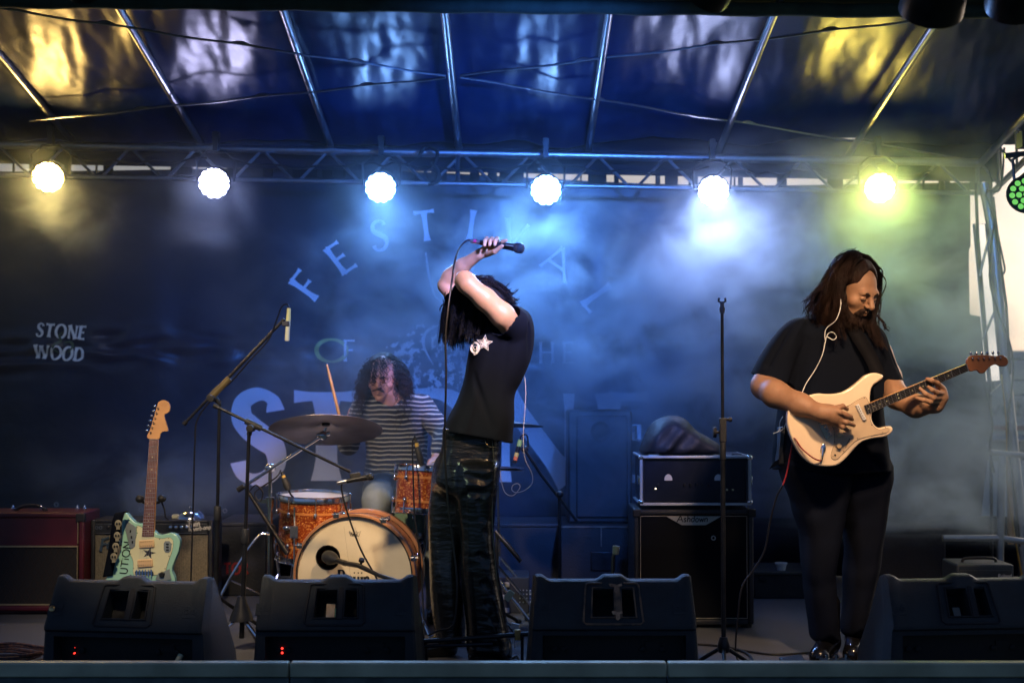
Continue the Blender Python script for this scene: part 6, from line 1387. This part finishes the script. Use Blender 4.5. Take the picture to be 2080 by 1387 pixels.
for i in rb.choice(low, 2600):
    p = bp1[i]; d = np.array([p[0]*2.2, min(0, p[1])*.8, -.09]); d /= np.linalg.norm(d); L_ = .010+.016*rb.random()*(1 if p[2] < -.07 else .5)
    bs.append([p+d*L_*u+rb.normal(size=3)*.0012*u for u in (0, .4, .75, 1)])
bs = (np.array(bs)*1.05) @ A.T+np.array(W(1737, 590, 6.08)); bv = strands(bs, .0009, .0003)
np_mesh('beard', [(beard, bf1), bv], M['hair_brown'], pG)
def face_bits(HT, parent, brow_m, lip=(.42, .16, .13)):
    m = MB()
    for sx in (-1, 1): m.tube([HT((sx*.012, -.094, .021)), HT((sx*.028, -.094, .027)), HT((sx*.048, -.080, .024))], [.004, .0062, .003], 8)
    m.build('eyebrows', brow_m, parent, smooth=180)
    m = MB()
    for sx in (-1, 1): m.tube(crom([HT((sx*.018, -.0885, -.003)), HT((sx*.031, -.0925, -.006)), HT((sx*.044, -.0860, -.003))], 4), .0016, 6)
    m.build('eyelashes', M['ink'], parent, smooth=180)
    m = MB(); m.tube([HT(v) for v in ((-.020, -.0885, -.0575), (-.008, -.1005, -.0535), (0, -.1015, -.0555), (.008, -.1005, -.0535), (.020, -.0885, -.0575))], [.001, .0035, .003, .0035, .001], 8)
    m.tube([HT(v) for v in ((-.018, -.0885, -.062), (0, -.0995, -.067), (.018, -.0885, -.062))], [.001, .0045, .001], 8); m.build('lips', mat('lips', lip, .45), parent, smooth=180)
face_bits(HT, pG, M['hair_brown'])
# t-shirt
q = SDF((.95, 5.90, .72), (1.85, 6.55, 1.72), .0055)
q.slab([PZ(a, b, 6.2) for a, b in ((1600, 660), (1618, 648), (1650, 636), (1690, 640), (1735, 652), (1770, 660), (1792, 676), (1800, 720), (1797, 770), (1800, 850), (1807, 905), (1811, 990), (1760, 995), (1690, 998), (1630, 996), (1584, 990), (1579, 925), (1583, 880), (1590, 820), (1592, 760), (1586, 700))], 6.26, .20, .11, caps=[(PZ(1570, 955, 6.2), PZ(1812, 957, 6.2))])
q.slab([PZ(a, b, 6.15) for a, b in ((1606, 652), (1635, 650), (1628, 700), (1615, 750), (1600, 810), (1572, 812), (1535, 800), (1516, 785), (1541, 732), (1572, 688))], 6.155, .115, .075, k=.03, caps=[(PZ(1524, 756, 6.15), PZ(1598, 780, 6.15))])
q.slab([PZ(a, b, 6.2) for a, b in ((1770, 662), (1792, 676), (1806, 705), (1822, 740), (1846, 795), (1830, 815), (1800, 815), (1784, 790), (1778, 720))], 6.21, .115, .06, k=.03, caps=[(PZ(1784, 794, 6.2), PZ(1838, 774, 6.2))])
q.chain([W(1700, 648, 6.14), W(1730, 652, 6.10), W(1752, 650, 6.12)], [.05, .045, .04], k=.03)
q.ripple(.0070, 14, 31, (1, 1, .5))
for a, b in (((1640, 690, 6.06), (1600, 800, 6.06)), ((1680, 700, 6.05), (1650, 800, 6.04)), ((1760, 690, 6.06), (1780, 780, 6.08)), ((1600, 670, 6.07), (1560, 740, 6.06)), ((1740, 900, 6.05), (1790, 950, 6.07)), ((1800, 690, 6.14), (1815, 760, 6.14))): q.cone(W(*a), W(*b), .005, .008, k=.024, sub=True)
np_mesh('t_shirt', [q.mesh()], M['black_cotton'], pG, mods=.4, iters=2)
# strap lying over the shoulder
q_ = crom(PL([(1787, 770, 5.96), (1770, 730, 6.02), (1745, 690, 6.04), (1722, 655, 6.10), (1690, 640, 6.22)]), 6); m = MB(); n = len(q_)
for i, p in enumerate(q_): m.v += [p+Vector((-.026, -.006, -.012)), p+Vector((.026, -.006, .012))]
m.f = [(2*i, 2*i+1, 2*i+3, 2*i+2) for i in range(n-1)]; m.mi = [0]*len(m.f); st = m.build('guitar_strap', mat('strap_weave', (.004, .004, .006), .8, spec=.1), WG, smooth=180); md = st.modifiers.new('s', 'SOLIDIFY'); md.thickness = .003
m = MB(); q3 = PL([(1774, 782, 5.925), (1796, 772, 5.925), (1795, 800, 5.925), (1776, 812, 5.925)]); m.prism(q3, (0, .012, 0)); m.box(W(1787, 806, 5.915), (.030, .004, .012), ry(R(-20))); m.build('strap_label', M['black_cotton'], st)
L = MB(); text(L, 'DNVE', W(1772, 792, 5.915), (9/S(5.9), 0, 2/S(5.9)), (0, 0, 8/S(5.9)), .14, 0, 1, .1) if False else None
# black jeans
q = SDF((1.05, 5.98, .05), (1.80, 6.52, 1.0), .0055)
q.slab([PZ(a, b, 6.2) for a, b in ((1588, 925), (1720, 925), (1718, 1040), (1708, 1085), (1700, 1130), (1698, 1200), (1699, 1270), (1702, 1298), (1678, 1302), (1650, 1298), (1645, 1260), (1634, 1190), (1629, 1150), (1627, 1085), (1608, 1020))], 6.20, .125, .065)
q.slab([PZ(a, b, 6.25) for a, b in ((1690, 925), (1807, 925), (1804, 1030), (1800, 1088), (1785, 1161), (1772, 1230), (1763, 1288), (1735, 1292), (1712, 1286), (1715, 1227), (1718, 1134), (1714, 1080), (1706, 1040))], 6.27, .125, .065, k=.004)
q.ripple(.005, 22, 41, (.8, 1, 1.2))
np_mesh('jeans', [q.mesh()], M['denim_black'], pG, mods=.4, iters=1)
for (hx, hD, tx, tD) in ((1684, 6.20, 1664, 6.05), (1740, 6.27, 1732, 6.12)):
    a = W(hx, 1320, hD); b = W(tx, 1335, tD); q = SDF((min(a.x, b.x)-.1, b.y-.12, 0), (max(a.x, b.x)+.1, a.y+.14, .30), .005)
    A0 = Vector((a.x, a.y, .07)); B0 = Vector((b.x, b.y, .042)); q.cone(A0, B0, .050, .040, k=.03); q.cone(Vector((a.x, a.y+.005, .24)), A0, .052, .048, k=.02); q.cone(Vector((a.x, a.y+.02, .03)), Vector((b.x, b.y-.01, .03)), .046, .046, k=.01); q.half((0, 0, .006), (0, 0, -1))
    q.cone(Vector((a.x, a.y-.05, .12)), Vector((a.x, a.y-.02, .2)), .004, .01, k=.02, sub=True)
    bo_ = np_mesh('boot', [q.mesh()], M['boot'], pG)
# hair
gd = [([(1742, 519, 6.06), (1716, 526, 6.01), (1697, 556, 5.99), (1684, 592, 6.00), (1673, 622, 6.03), (1662, 650, 6.06)], .018, .030, 260),
      ([(1738, 516, 6.09), (1705, 528, 6.08), (1680, 566, 6.09), (1662, 600, 6.11), (1648, 624, 6.12), (1650, 640, 6.12)], .022, .034, 260),
      ([(1736, 517, 6.13), (1706, 532, 6.16), (1684, 570, 6.18), (1668, 612, 6.18), (1662, 645, 6.16)], .022, .03, 200),
      ([(1744, 520, 6.04), (1722, 535, 5.985), (1708, 566, 5.975), (1699, 606, 5.975), (1694, 645, 5.99), (1694, 682, 6.0)], .014, .026, 260),
      ([(1746, 521, 6.03), (1728, 532, 5.985), (1714, 556, 5.975), (1703, 600, 5.985), (1706, 640, 5.99), (1712, 680, 6.01)], .010, .020, 140),
      ([(1746, 518, 6.08), (1764, 523, 6.08), (1781, 540, 6.09), (1788, 560, 6.11), (1788, 576, 6.12)], .009, .008, 150),
      ([(1745, 519, 6.12), (1768, 528, 6.14), (1783, 552, 6.16), (1785, 600, 6.16), (1778, 650, 6.12), (1788, 690, 6.08), (1796, 708, 6.07)], .012, .016, 180),
      ([(1748, 520, 6.12), (1772, 533, 6.14), (1784, 570, 6.16), (1778, 620, 6.13), (1768, 660, 6.04), (1782, 700, 6.03)], .010, .020, 160),
      ([(1744, 521, 6.02), (1732, 529, 5.985), (1720, 545, 5.97), (1711, 568, 5.968), (1704, 592, 5.97)], .010, .014, 160),
      ([(1748, 522, 6.01), (1737, 533, 5.985), (1727, 548, 5.972), (1717, 568, 5.972), (1708, 585, 5.975)], .007, .009, 110),
      ([(1776, 540, 6.10), (1792, 560, 6.08), (1797, 580, 6.08), (1790, 605, 6.08), (1782, 625, 6.08)], .003, .003, 10),
      ([(1740, 520, 6.02), (1712, 560, 5.96), (1704, 600, 5.955), (1706, 640, 5.96), (1694, 655, 5.96)], .003, .004, 12),
      ([(1783, 640, 6.10), (1796, 660, 6.09), (1802, 668, 6.09)], .006, .008, 40),
      ([(1690, 560, 6.0), (1664, 590, 6.02), (1650, 604, 6.04), (1640, 622, 6.05)], .010, .016, 70)]
q = SDF((1.05, 5.9, 1.30), (1.75, 6.32, 1.85), .005)
q.ell(HT((0, .026, .055)), (.088, .104, .088), rot=H3, k=.01)
q.chain([W(1712, 545, 6.06), W(1694, 590, 6.08), W(1680, 630, 6.10), W(1674, 655, 6.12)], [.055, .052, .048, .035], k=.02)
q.ell(HT((0, -.105, .068)), (.050, .090, .072), rot=H3, k=.012, sub=True)      # clears the forehead and face
q.ell(HT((0, -.110, .050)), (.088, .084, .070), rot=H3, k=.006, sub=True); q.ell(HT((-.05, -.060, -.01)), (.035, .045, .055), rot=H3, k=.01, sub=True); q.ell(HT((.05, -.060, -.01)), (.035, .045, .055), rot=H3, k=.01, sub=True)
q.ripple(.0035, 60, 8, (1.4, 1.4, .3))
np_mesh('hair', [q.mesh(), strands(clump(gd, 9, wave=.007, wfreq=9, lock=18, jit=.2), .0010, .0004)], M['hair_brown'], pG)
# earpiece wire, belt pack, lead
m = MB(); m.tube(crom(PL([(1704, 592, 5.97), (1708, 620, 5.96), (1698, 650, 5.96), (1678, 668, 6.0), (1676, 690, 6.0), (1680, 684, 5.99), (1692, 690, 5.99), (1699, 684, 5.99), (1692, 675, 5.99), (1682, 678, 6.0), (1676, 696, 6.0), (1670, 722, 6.0), (1655, 752, 6.02), (1638, 778, 6.02), (1628, 800, 6.0), (1620, 812, 5.97)]), 7), .0019, 6); m.build('earpiece_wire', M['white'], pG)
m = MB(); m.box(W(1590, 905, 6.2), (.045, .09, .17), ry(R(4))); bpk = m.build('belt_pack', M['black_plastic'], pG, bevel=.008)
m = MB(); m.prism(PL([(1586, 930, 6.16), (1596, 938, 6.16), (1578, 945, 6.16), (1562, 953, 6.16), (1572, 938, 6.16)]), (0, .004, 0)); m.build('strap_end', M['black_cotton'], bpk)
m = MB(); m.tube(crom(PL([(1590, 846, 6.1), (1584, 858, 6.06), (1582, 875, 6.05), (1570, 880, 6.05), (1590, 872, 6.05), (1600, 850, 6.0)]), 6), .0022, 6); m.build('white_cable', M['white'], bpk)
m = MB(); m.tube(crom(PL([(1668, 936, 5.89), (1652, 930, 5.87), (1628, 910, 5.88), (1613, 890, 5.89), (1606, 920, 5.98), (1598, 960, 6.0), (1590, 985, 6.0)]), 7), .0033, 7); lead_r = m.build('red_lead', mat('red_cable', (.25, .015, .012), .4), WG)
m = MB(); m.tube(crom(PL([(1590, 985, 6.0), (1577, 1010, 6.02), (1564, 1060, 6.05), (1552, 1120, 6.08), (1528, 1160, 6.1), (1508, 1190, 6.1), (1500, 1240, 6.1)])+[Vector((W(1495, 1290, 6.15).x, 6.12, .012)), Vector((W(1540, 1310, 6.15).x, 6.05, .008)), Vector((W(1480, 1325, 6.1).x, 5.98, .008)), Vector((W(1430, 1312, 6.1).x, 6.02, .008))], 8), .0042, 7)
tag(m.build('guitar_lead', M['cable'], origin=W(1564, 1060, 6.05)), 'black guitar lead hanging from the guitarist\'s hip to the floor', 'cable')

# ------------------------------------------------ the drummer
bD = W(800, 1100, 7.6); bD.z = 0
pD = thing('person', 'curly haired drummer in a navy and white striped top seated behind the kit', 'person', bD)
q = SDF((-1.10, 6.90, .05), (-.36, 7.85, 1.45), .0055)
chain_px(q, [(725, 840, 7.55), (708, 900, 7.40)], [.05, .042], k=.02); chain_px(q, [(708, 900, 7.40), (694, 866, 7.14)], [.042, .028], k=.02)
q.ell(W(690, 856, 7.08), (.030, .040, .034), k=.015)
for i in range(4): chain_px(q, [(684+i*2, 846+i*6, 7.06), (678+i*2, 848+i*6, 7.02), (682+i*2, 852+i*6, 6.99)], [.010, .009, .008], k=.004)
chain_px(q, [(868, 830, 7.55), (898, 880, 7.42)], [.05, .042], k=.02); chain_px(q, [(898, 880, 7.42), (886, 932, 7.16)], [.040, .027], k=.02)
q.ell(W(882, 938, 7.12), (.036, .036, .024), k=.015)
for i in range(4): chain_px(q, [(874+i*5, 938, 7.09), (870+i*5, 944, 7.05), (872+i*5, 949, 7.03)], [.010, .009, .008], k=.004)
chain_px(q, [(790, 815, 7.55), (784, 795, 7.50)], [.06, .058], k=.03)
chain_px(q, [(800, 840, 7.58), (805, 960, 7.60)], [.11, .11], k=.05)
chain_px(q, [(800, 985, 7.6), (765, 1010, 7.2), (762, 1160, 7.15), (755, 1275, 7.2)], [.06, .05, .04, .03], k=.02); chain_px(q, [(830, 985, 7.6), (880, 1010, 7.2), (880, 1160, 7.15), (885, 1275, 7.2)], [.06, .05, .04, .03], k=.02)
hm_, hf_, HT, H3 = head_mesh(W(779, 768, 7.50), 1.0, R(-12), R(12), R(4))
np_mesh('body', [q.mesh(), (hm_, hf_)], M['skin2'], pD)
face_bits(HT, pD, M['hair_dark'], (.30, .09, .09))
m = MB(); q_ = crom([HT(v) for v in ((-.036, -.082, -.056), (-.024, -.093, -.050), (-.008, -.102, -.044), (0, -.104, -.043), (.008, -.102, -.044), (.024, -.093, -.050), (.036, -.082, -.056))], 4); m.tube(q_, [.0012+.0034*math.sin(math.pi*i/(len(q_)-1))**.6 for i in range(len(q_))], 8); m.build('moustache', mat('moustache_brown', (.06, .03, .022), .8), pD, smooth=180)
q = SDF((-1.10, 7.10, .50), (-.36, 7.90, 1.25), .0055)
q.slab([PZ(a, b, 7.58) for a, b in ((726, 822), (745, 806), (770, 800), (800, 803), (830, 797), (860, 805), (872, 830), (868, 870), (866, 915), (866, 955), (862, 984), (800, 992), (745, 984), (738, 965), (744, 920), (738, 880), (722, 850))], 7.60, .135, .09)
chain_px(q, [(735, 832, 7.56), (716, 880, 7.45), (708, 903, 7.39), (700, 880, 7.22)], [.062, .056, .052, .042], k=.02)
chain_px(q, [(860, 826, 7.57), (885, 860, 7.47), (899, 882, 7.41), (893, 910, 7.26), (888, 926, 7.19)], [.065, .058, .052, .043, .037], k=.02)
q.ripple(.0045, 20, 51)
sm = mat('striped_jersey', (.010, .014, .035), .85, var=.1, sheen=.1); nt_ = sm.node_tree; b_ = nt_.nodes['Principled BSDF']
tc = nt_.nodes.new('ShaderNodeTexCoord'); sx_ = nt_.nodes.new('ShaderNodeSeparateXYZ'); ns = nt_.nodes.new('ShaderNodeTexNoise'); ns.inputs['Scale'].default_value = 5
mp = nt_.nodes.new('ShaderNodeMath'); mp.operation = 'MULTIPLY_ADD'; mp.inputs[1].default_value = .05
md2 = nt_.nodes.new('ShaderNodeMath'); md2.operation = 'PINGPONG'; md2.inputs[1].default_value = .0125; gt = nt_.nodes.new('ShaderNodeMapRange'); gt.inputs[1].default_value = .0082; gt.inputs[2].default_value = .0092
mx = nt_.nodes.new('ShaderNodeMix'); mx.data_type = 'RGBA'; mx.inputs[6].default_value = (.010, .014, .035, 1); mx.inputs[7].default_value = (.36, .37, .34, 1)
nt_.links.new(tc.outputs['Object'], sx_.inputs[0]); nt_.links.new(tc.outputs['Object'], ns.inputs['Vector']); nt_.links.new(ns.outputs[0], mp.inputs[0]); nt_.links.new(sx_.outputs[2], mp.inputs[2]); nt_.links.new(mp.outputs[0], md2.inputs[0]); nt_.links.new(md2.outputs[0], gt.inputs[0]); nt_.links.new(gt.outputs[0], mx.inputs[0]); nt_.links.new(mx.outputs[2], b_.inputs['Base Color'])
np_mesh('striped_top', [q.mesh()], sm, pD, mods=.4, iters=2)
q = SDF((-1.05, 6.95, .05), (-.30, 7.85, .85), .007)
chain_px(q, [(800, 990, 7.62), (775, 1000, 7.35), (765, 1015, 7.12)], [.11, .095, .075], k=.03); chain_px(q, [(765, 1015, 7.12), (762, 1140, 7.12), (757, 1262, 7.2)], [.072, .062, .05], k=.03)
chain_px(q, [(830, 990, 7.62), (870, 1005, 7.35), (885, 1020, 7.15)], [.11, .095, .075], k=.03); chain_px(q, [(885, 1020, 7.15), (885, 1140, 7.15), (887, 1262, 7.2)], [.072, .062, .05], k=.03)
q.ripple(.005, 24, 61); np_mesh('jeans', [q.mesh()], M['jeans'], pD)
for px in (757, 887):
    a = W(px, 1285, 7.2); q = SDF((a.x-.09, a.y-.30, 0), (a.x+.09, a.y+.12, .16), .006); q.cone((a.x, a.y, .06), (a.x, a.y-.17, .04), .048, .042, k=.02); q.half((0, 0, .006), (0, 0, -1)); np_mesh('shoe', [q.mesh()], M['boot'], pD)
# curls
r2 = np.random.default_rng(17); P_ = []; K = 44; cH = np.array(W(780, 760, 7.52))
for i in range(620):
    th = r2.uniform(0, 2*math.pi); up = r2.uniform(-.25, 1); d = np.array([math.cos(th)*math.sqrt(max(0, 1-up*up)), math.sin(th)*math.sqrt(max(0, 1-up*up)), up])
    if d[1] < -.35 and abs(d[0]+.05) < .62 and up < .80: continue
    root = cH+d*np.array([.082, .100, .100]); out = np.array([d[0], d[1], 0])*.075+np.array([0, 0, .02])
    L_ = (.10+.17*r2.random())*(1.0 if up < .6 else .85); u = np.linspace(0, 1, K)[:, None]
    side = np.array([d[0], d[1]+.15, 0]); side /= max(.2, np.linalg.norm(side))
    path = root+side*(.068*np.sqrt(u)+.012*r2.normal())+np.array([0, 0, 1])*(.020*np.sin(u*2.2)-L_*u**1.25*(1.25-.2*up))
    ph = r2.uniform(0, 6.28); w_ = r2.uniform(20, 34); rr_ = (.005+.010*u)
    path = path+np.concatenate([np.cos(u*w_+ph)*rr_, np.sin(u*w_+ph)*rr_, np.sin(u*w_*.5+ph)*rr_*.4], 1)
    P_.append(path)
for i in range(26):     # a few curls falling across the forehead
    x = r2.uniform(-.06, .06); u = np.linspace(0, 1, K)[:, None]; a = np.array(HT((x*.7, -.075, .105))); b = np.array(HT((x, -.112+abs(x)*.3, .02-.05*r2.random())))
    ph = r2.uniform(0, 6.28); P_.append(a+(b-a)*u+np.concatenate([np.cos(u*24+ph)*.006, -.012*np.sin(u*3.1), np.sin(u*24+ph)*.004], 1))
q = SDF((-1.0, 7.3, 1.0), (-.4, 7.8, 1.45), .006)
q.ell(cH+np.array([0, .03, .035]), (.095, .095, .085)); 
for sx in (-1, 1): q.chain([tuple(cH+np.array([sx*.085, .03, 0])), tuple(cH+np.array([sx*.110, .03, -.08])), tuple(cH+np.array([sx*.105, .03, -.15]))], [.030, .034, .02], k=.03)
q.ell(HT((0, -.09, -.01)), (.060, .07, .085), k=.01, sub=True); q.ripple(.006, 70, 4)
V1 = strands(np.array(P_), .0019, .0010)
np_mesh('curly_hair', [q.mesh(), V1], M['hair_dark'], pD)
m = MB(); A_, B_ = W(664, 740, 7.02), W(690, 846, 7.02); m.tube([A_, A_.lerp(B_, .03), A_.lerp(B_, .06), A_.lerp(B_, .2), B_.lerp(A_, -.25)], [.004, .0065, .0045, .0075, .0085], 10)
tag(m.build('drumstick', M['maple'], origin=B_), 'pale wooden drumstick raised in the drummer\'s right hand above the cymbal', 'drumstick')
m = MB(); A_, B_ = W(896, 930, 7.10), W(842, 962, 6.98); m.tube([A_, B_.lerp(A_, .1), B_], [.0085, .006, .004], 10)
tag(m.build('drumstick', M['maple'], origin=A_), 'drumstick resting low in the drummer\'s left hand over the small tom', 'drumstick')
t = thing('drum_stool', 'round black drum stool under the drummer', 'stool', (bD.x+.05, 7.66, 0)); c_ = Vector((bD.x+.05, 7.66, 0))
m = MB(); m.lathe([(.12, .44), (.17, .45), (.18, .48), (.17, .52), (.05, .53)], c_, (0, 0, 1), 28); m.build('seat', M['rubber'], t)
m = MB(); m.tube([c_+Vector((0, 0, .1)), c_+Vector((0, 0, .46))], .014, 10); m.build('post', M['chrome'], t)
for k in range(3): a = k*2.1+.5; m = MB(); m.tube([c_+Vector((0, 0, .3)), c_+Vector((.24*math.cos(a), .24*math.sin(a), .012))], .010, 8); m.build('leg', M['chrome'], t)

# ================================================================ THINGS ON THE FLOOR
def floor_cable(label, pts, r=.0045, m_='cable', name='floor_cable'):
    P = [Vector((W(px, 1300, D).x, D, r+.001)) for px, D in pts]; m = MB(); m.tube(crom(P, 7), r, 7)
    return tag(m.build(name, M[m_] if isinstance(m_, str) else m_, origin=P[0]), label, 'cable')
bo_m = mat('striped_cord', (.22, .09, .05), .7, col2=(.03, .03, .05), vscale=60)
P = []
for i in range(60): a = i*.42; P.append(Vector((W(35, 1300, 6.3).x+.20*math.cos(a)*(1+.1*math.sin(i)), 6.1+.16*math.sin(a)+.02*math.sin(i*1.7), .012+.0008*i)))
m = MB(); m.tube(crom(P, 3), .006, 6); tag(m.build('coiled_cord', bo_m, origin=P[0]), 'orange and black striped cord coiled on the carpet at the far left', 'cord')
floor_cable('black cable trailing over the carpet between the first and second monitors', [(465, 6.3), (490, 5.95), (530, 5.8), (560, 5.9), (600, 6.3)])
floor_cable('black cable looping on the carpet behind the singer\'s shoes', [(850, 6.0), (900, 5.95), (960, 5.9), (1010, 6.0), (1050, 6.2), (1060, 5.9), (1066, 5.7)], .006)
floor_cable('thick black cable looped round the foot of the straight microphone stand', [(1425, 6.1), (1450, 5.9), (1500, 5.85), (1530, 6.1), (1500, 6.35), (1440, 6.3), (1420, 6.0), (1460, 5.8), (1520, 5.85), (1560, 6.05), (1640, 6.0), (1700, 5.95)], .006)
floor_cable('black cable crossing the carpet behind the straight stand', [(1400, 6.5), (1460, 6.45), (1530, 6.3), (1580, 6.25), (1650, 6.3)], .005)
floor_cable('blue cable lying across the guitarist\'s boots', [(1640, 5.9), (1668, 5.86), (1700, 5.85), (1740, 5.9), (1750, 6.0)], .005, mat('blue_cable', (.02, .06, .30), .4))
t = thing('fallen_stand', 'black microphone stand laid flat on the carpet across the singer\'s feet', 'microphone stand', Vector((W(960, 1295, 5.95).x, 5.95, 0)))
m = MB(); a, b = W(845, 1303, 5.94), W(1085, 1286, 5.94); m.tube([a, b], .010, 10); m.build('tube', M['black_metal'], t)
m = MB(); m.tube([a+Vector((0, 0, -.02)), b.lerp(a, .35)+Vector((0, -.01, -.03))], .008, 8); m.build('inner_tube', M['black_metal'], t)
m = MB(); m.box(b.lerp(a, .14), (.026, .03, .045)); m.build('clamp', M['brass'], t, bevel=.003)
for p in (a.lerp(b, .08), a.lerp(b, .9)): m = MB(); m.tube([p, Vector((p.x, p.y+.1, .012))], .007, 8); m.build('leg', M['black_metal'], t)
m = MB(); p = W(1046, 1271, 6.4); m.box(p, (.035, .02, .025), ry(R(12))); m.tube([p, Vector((p.x, p.y, .005))], .004, 6); tag(m.build('white_tag', M['white'], origin=p), 'small white tag on a cable behind the singer\'s shoes', 'tag')
# crushed can behind the edge
c_ = Vector((W(432, 1337, 5.42).x, 5.42, .035)); t = thing('drink_can', 'blue and red drink can lying on the stage edge beside the first monitor', 'can', (c_.x, c_.y, 0))
ax = Vector((1, .25, 0)).normalized(); m = MB(); m.lathe([(.024, -.058), (.031, -.05), (.032, 0), (.031, .05), (.024, .058)], c_, ax, 24); m.build('body', mat('can_blue', (.03, .10, .40), .25, .7, col2=(.5, .55, .65), vscale=26), t)
m = MB(); m.lathe([(.0255, -.0595), (.024, -.057), (.001, -.056)], c_, ax, 20); m.build('end', mat('can_red', (.6, .06, .07), .3, .3), t)
# pedals, phone, tape
t = thing('black_pedal', 'flat black pedal on the carpet left of the guitarist\'s boots', 'pedal', (W(1620, 1336, 5.75).x, 5.75, 0)); c_ = Vector((W(1620, 1336, 5.75).x, 5.75, .05))
m = MB(); m.box(c_, (.10, .16, .02), rx(R(20)) @ rz(R(12))); m.build('plate', M['black_plastic'], t, bevel=.005); m = MB(); m.box(c_+Vector((0, .03, -.028)), (.09, .10, .035)); m.build('base', M['black_metal'], t, bevel=.004)
m = MB(); m.box((W(1700, 1340, 5.78).x, 5.78, .04), (.13, .09, .07)); t = thing('effects_pedal', 'small shiny pedal by the toes of the guitarist\'s boots', 'pedal', (W(1700, 1340, 5.78).x, 5.78, 0)); m.build('box', M['black_metal'], t, bevel=.006)
m = MB()
for dx in (-.04, 0, .04): m.lathe([(.008, 0), (.007, .02)], (W(1700, 1340, 5.78).x+dx, 5.79, .075), (0, 0, 1), 10)
m.build('knobs', M['chrome'], t)
m = MB(); c_ = W(1552, 1343, 5.45); m.box((c_.x, 5.75, .003), (.10, .03, .002), rz(.05)); tag(m.build('yellow_tape', mat('floor_tape', (.6, .55, .12), .6), origin=(c_.x, 5.75, 0)), 'short strip of yellow tape stuck on the carpet', 'tape')
for px, lab in ((176, 'small folded paper scrap behind the edge, nearer the left corner'), (232, 'pale folded paper scrap behind the edge under the first monitor')):
    c_ = W(px, 1340, 5.36); m = MB(); m.box((c_.x, 5.36, .075), (.03, .03, .15), ry(.5) @ rx(.3)); 
    tag(m.build('paper_scrap', M['ivory'], origin=(c_.x, 5.36, 0)), lab, 'paper')

# ================================================================ SMOKE
hz = MB(); x0, x1 = -3.05, 3.05; hz.box(((x0+x1)/2, 7.72, 1.52), (x1-x0, 2.16, 2.2)); ho = hz.build('haze', None, smooth=0)
tag(ho, None, None, kind='stuff')
vm = bpy.data.materials.new('stage_smoke'); vm.use_nodes = True; t_ = vm.node_tree; t_.nodes.clear()
out = t_.nodes.new('ShaderNodeOutputMaterial'); pv = t_.nodes.new('ShaderNodeVolumePrincipled'); pv.inputs['Color'].default_value = (.68, .85, 1, 1); pv.inputs['Anisotropy'].default_value = .35
t_.links.new(pv.outputs[0], out.inputs['Volume'])
tc = t_.nodes.new('ShaderNodeTexCoord'); n1 = t_.nodes.new('ShaderNodeTexNoise'); n1.inputs['Scale'].default_value = 2.5; n1.inputs['Detail'].default_value = 7; n1.inputs['Roughness'].default_value = .62; n1.inputs['Distortion'].default_value = .5
mpg = t_.nodes.new('ShaderNodeMapping'); mpg.inputs['Scale'].default_value = (1, .8, 1.25); mpg.inputs['Location'].default_value = (.6, 0, .3)
t_.links.new(tc.outputs['Object'], mpg.inputs[0]); t_.links.new(mpg.outputs[0], n1.inputs['Vector'])
mr = t_.nodes.new('ShaderNodeMapRange'); mr.inputs[1].default_value = .45; mr.inputs[2].default_value = .64; mr.inputs[3].default_value = .12; mr.inputs[4].default_value = 3.2
t_.links.new(n1.outputs[0], mr.inputs[0])
def M2(op, a, b=None):
    n = t_.nodes.new('ShaderNodeMath'); n.operation = op
    for i, v in enumerate((a, b)):
        if v is None: continue
        if isinstance(v, (int, float)): n.inputs[i].default_value = v
        else: t_.links.new(v, n.inputs[i])
    return n.outputs[0]
tot = None
def blob(px, py, D, rx_, ry_, rz_, amp):
    """soft gaussian puff of smoke; radii in metres"""
    global tot
    p = W(px, py, D); mp_ = t_.nodes.new('ShaderNodeMapping'); mp_.vector_type = 'TEXTURE'; mp_.inputs['Location'].default_value = p; mp_.inputs['Scale'].default_value = (rx_, ry_, rz_)
    t_.links.new(tc.outputs['Object'], mp_.inputs[0]); ln = t_.nodes.new('ShaderNodeVectorMath'); ln.operation = 'DOT_PRODUCT'; t_.links.new(mp_.outputs[0], ln.inputs[0]); t_.links.new(mp_.outputs[0], ln.inputs[1])
    g = M2('MULTIPLY', M2('EXPONENT', M2('MULTIPLY', ln.outputs['Value'], -1.0)), amp); tot = g if tot is None else M2('ADD', tot, g)
blob(1470, 600, 8.2, .55, .5, .42, 1.6); blob(1330, 720, 8.2, .75, .5, .45, 1.5); blob(960, 590, 8.3, .6, .45, .40, 1.2); blob(800, 800, 8.1, .7, .6, .4, .45)
blob(110, 420, 8.1, .30, .4, .28, .34); blob(440, 430, 8.1, .22, .4, .22, .16)
blob(1790, 620, 8.0, .6, .7, .8, .9); blob(1850, 960, 7.8, .5, .6, .5, .8); blob(320, 990, 8.2, .45, .5, .22, .7); blob(760, 1010, 7.4, .35, .3, .2, .4); blob(1260, 900, 8.4, .5, .4, .4, .5)
dens = M2('ADD', M2('MULTIPLY', M2('MULTIPLY', mr.outputs[0], tot), 1.22), .014); t_.links.new(dens, pv.inputs['Density'])
ho.data.materials.append(vm)
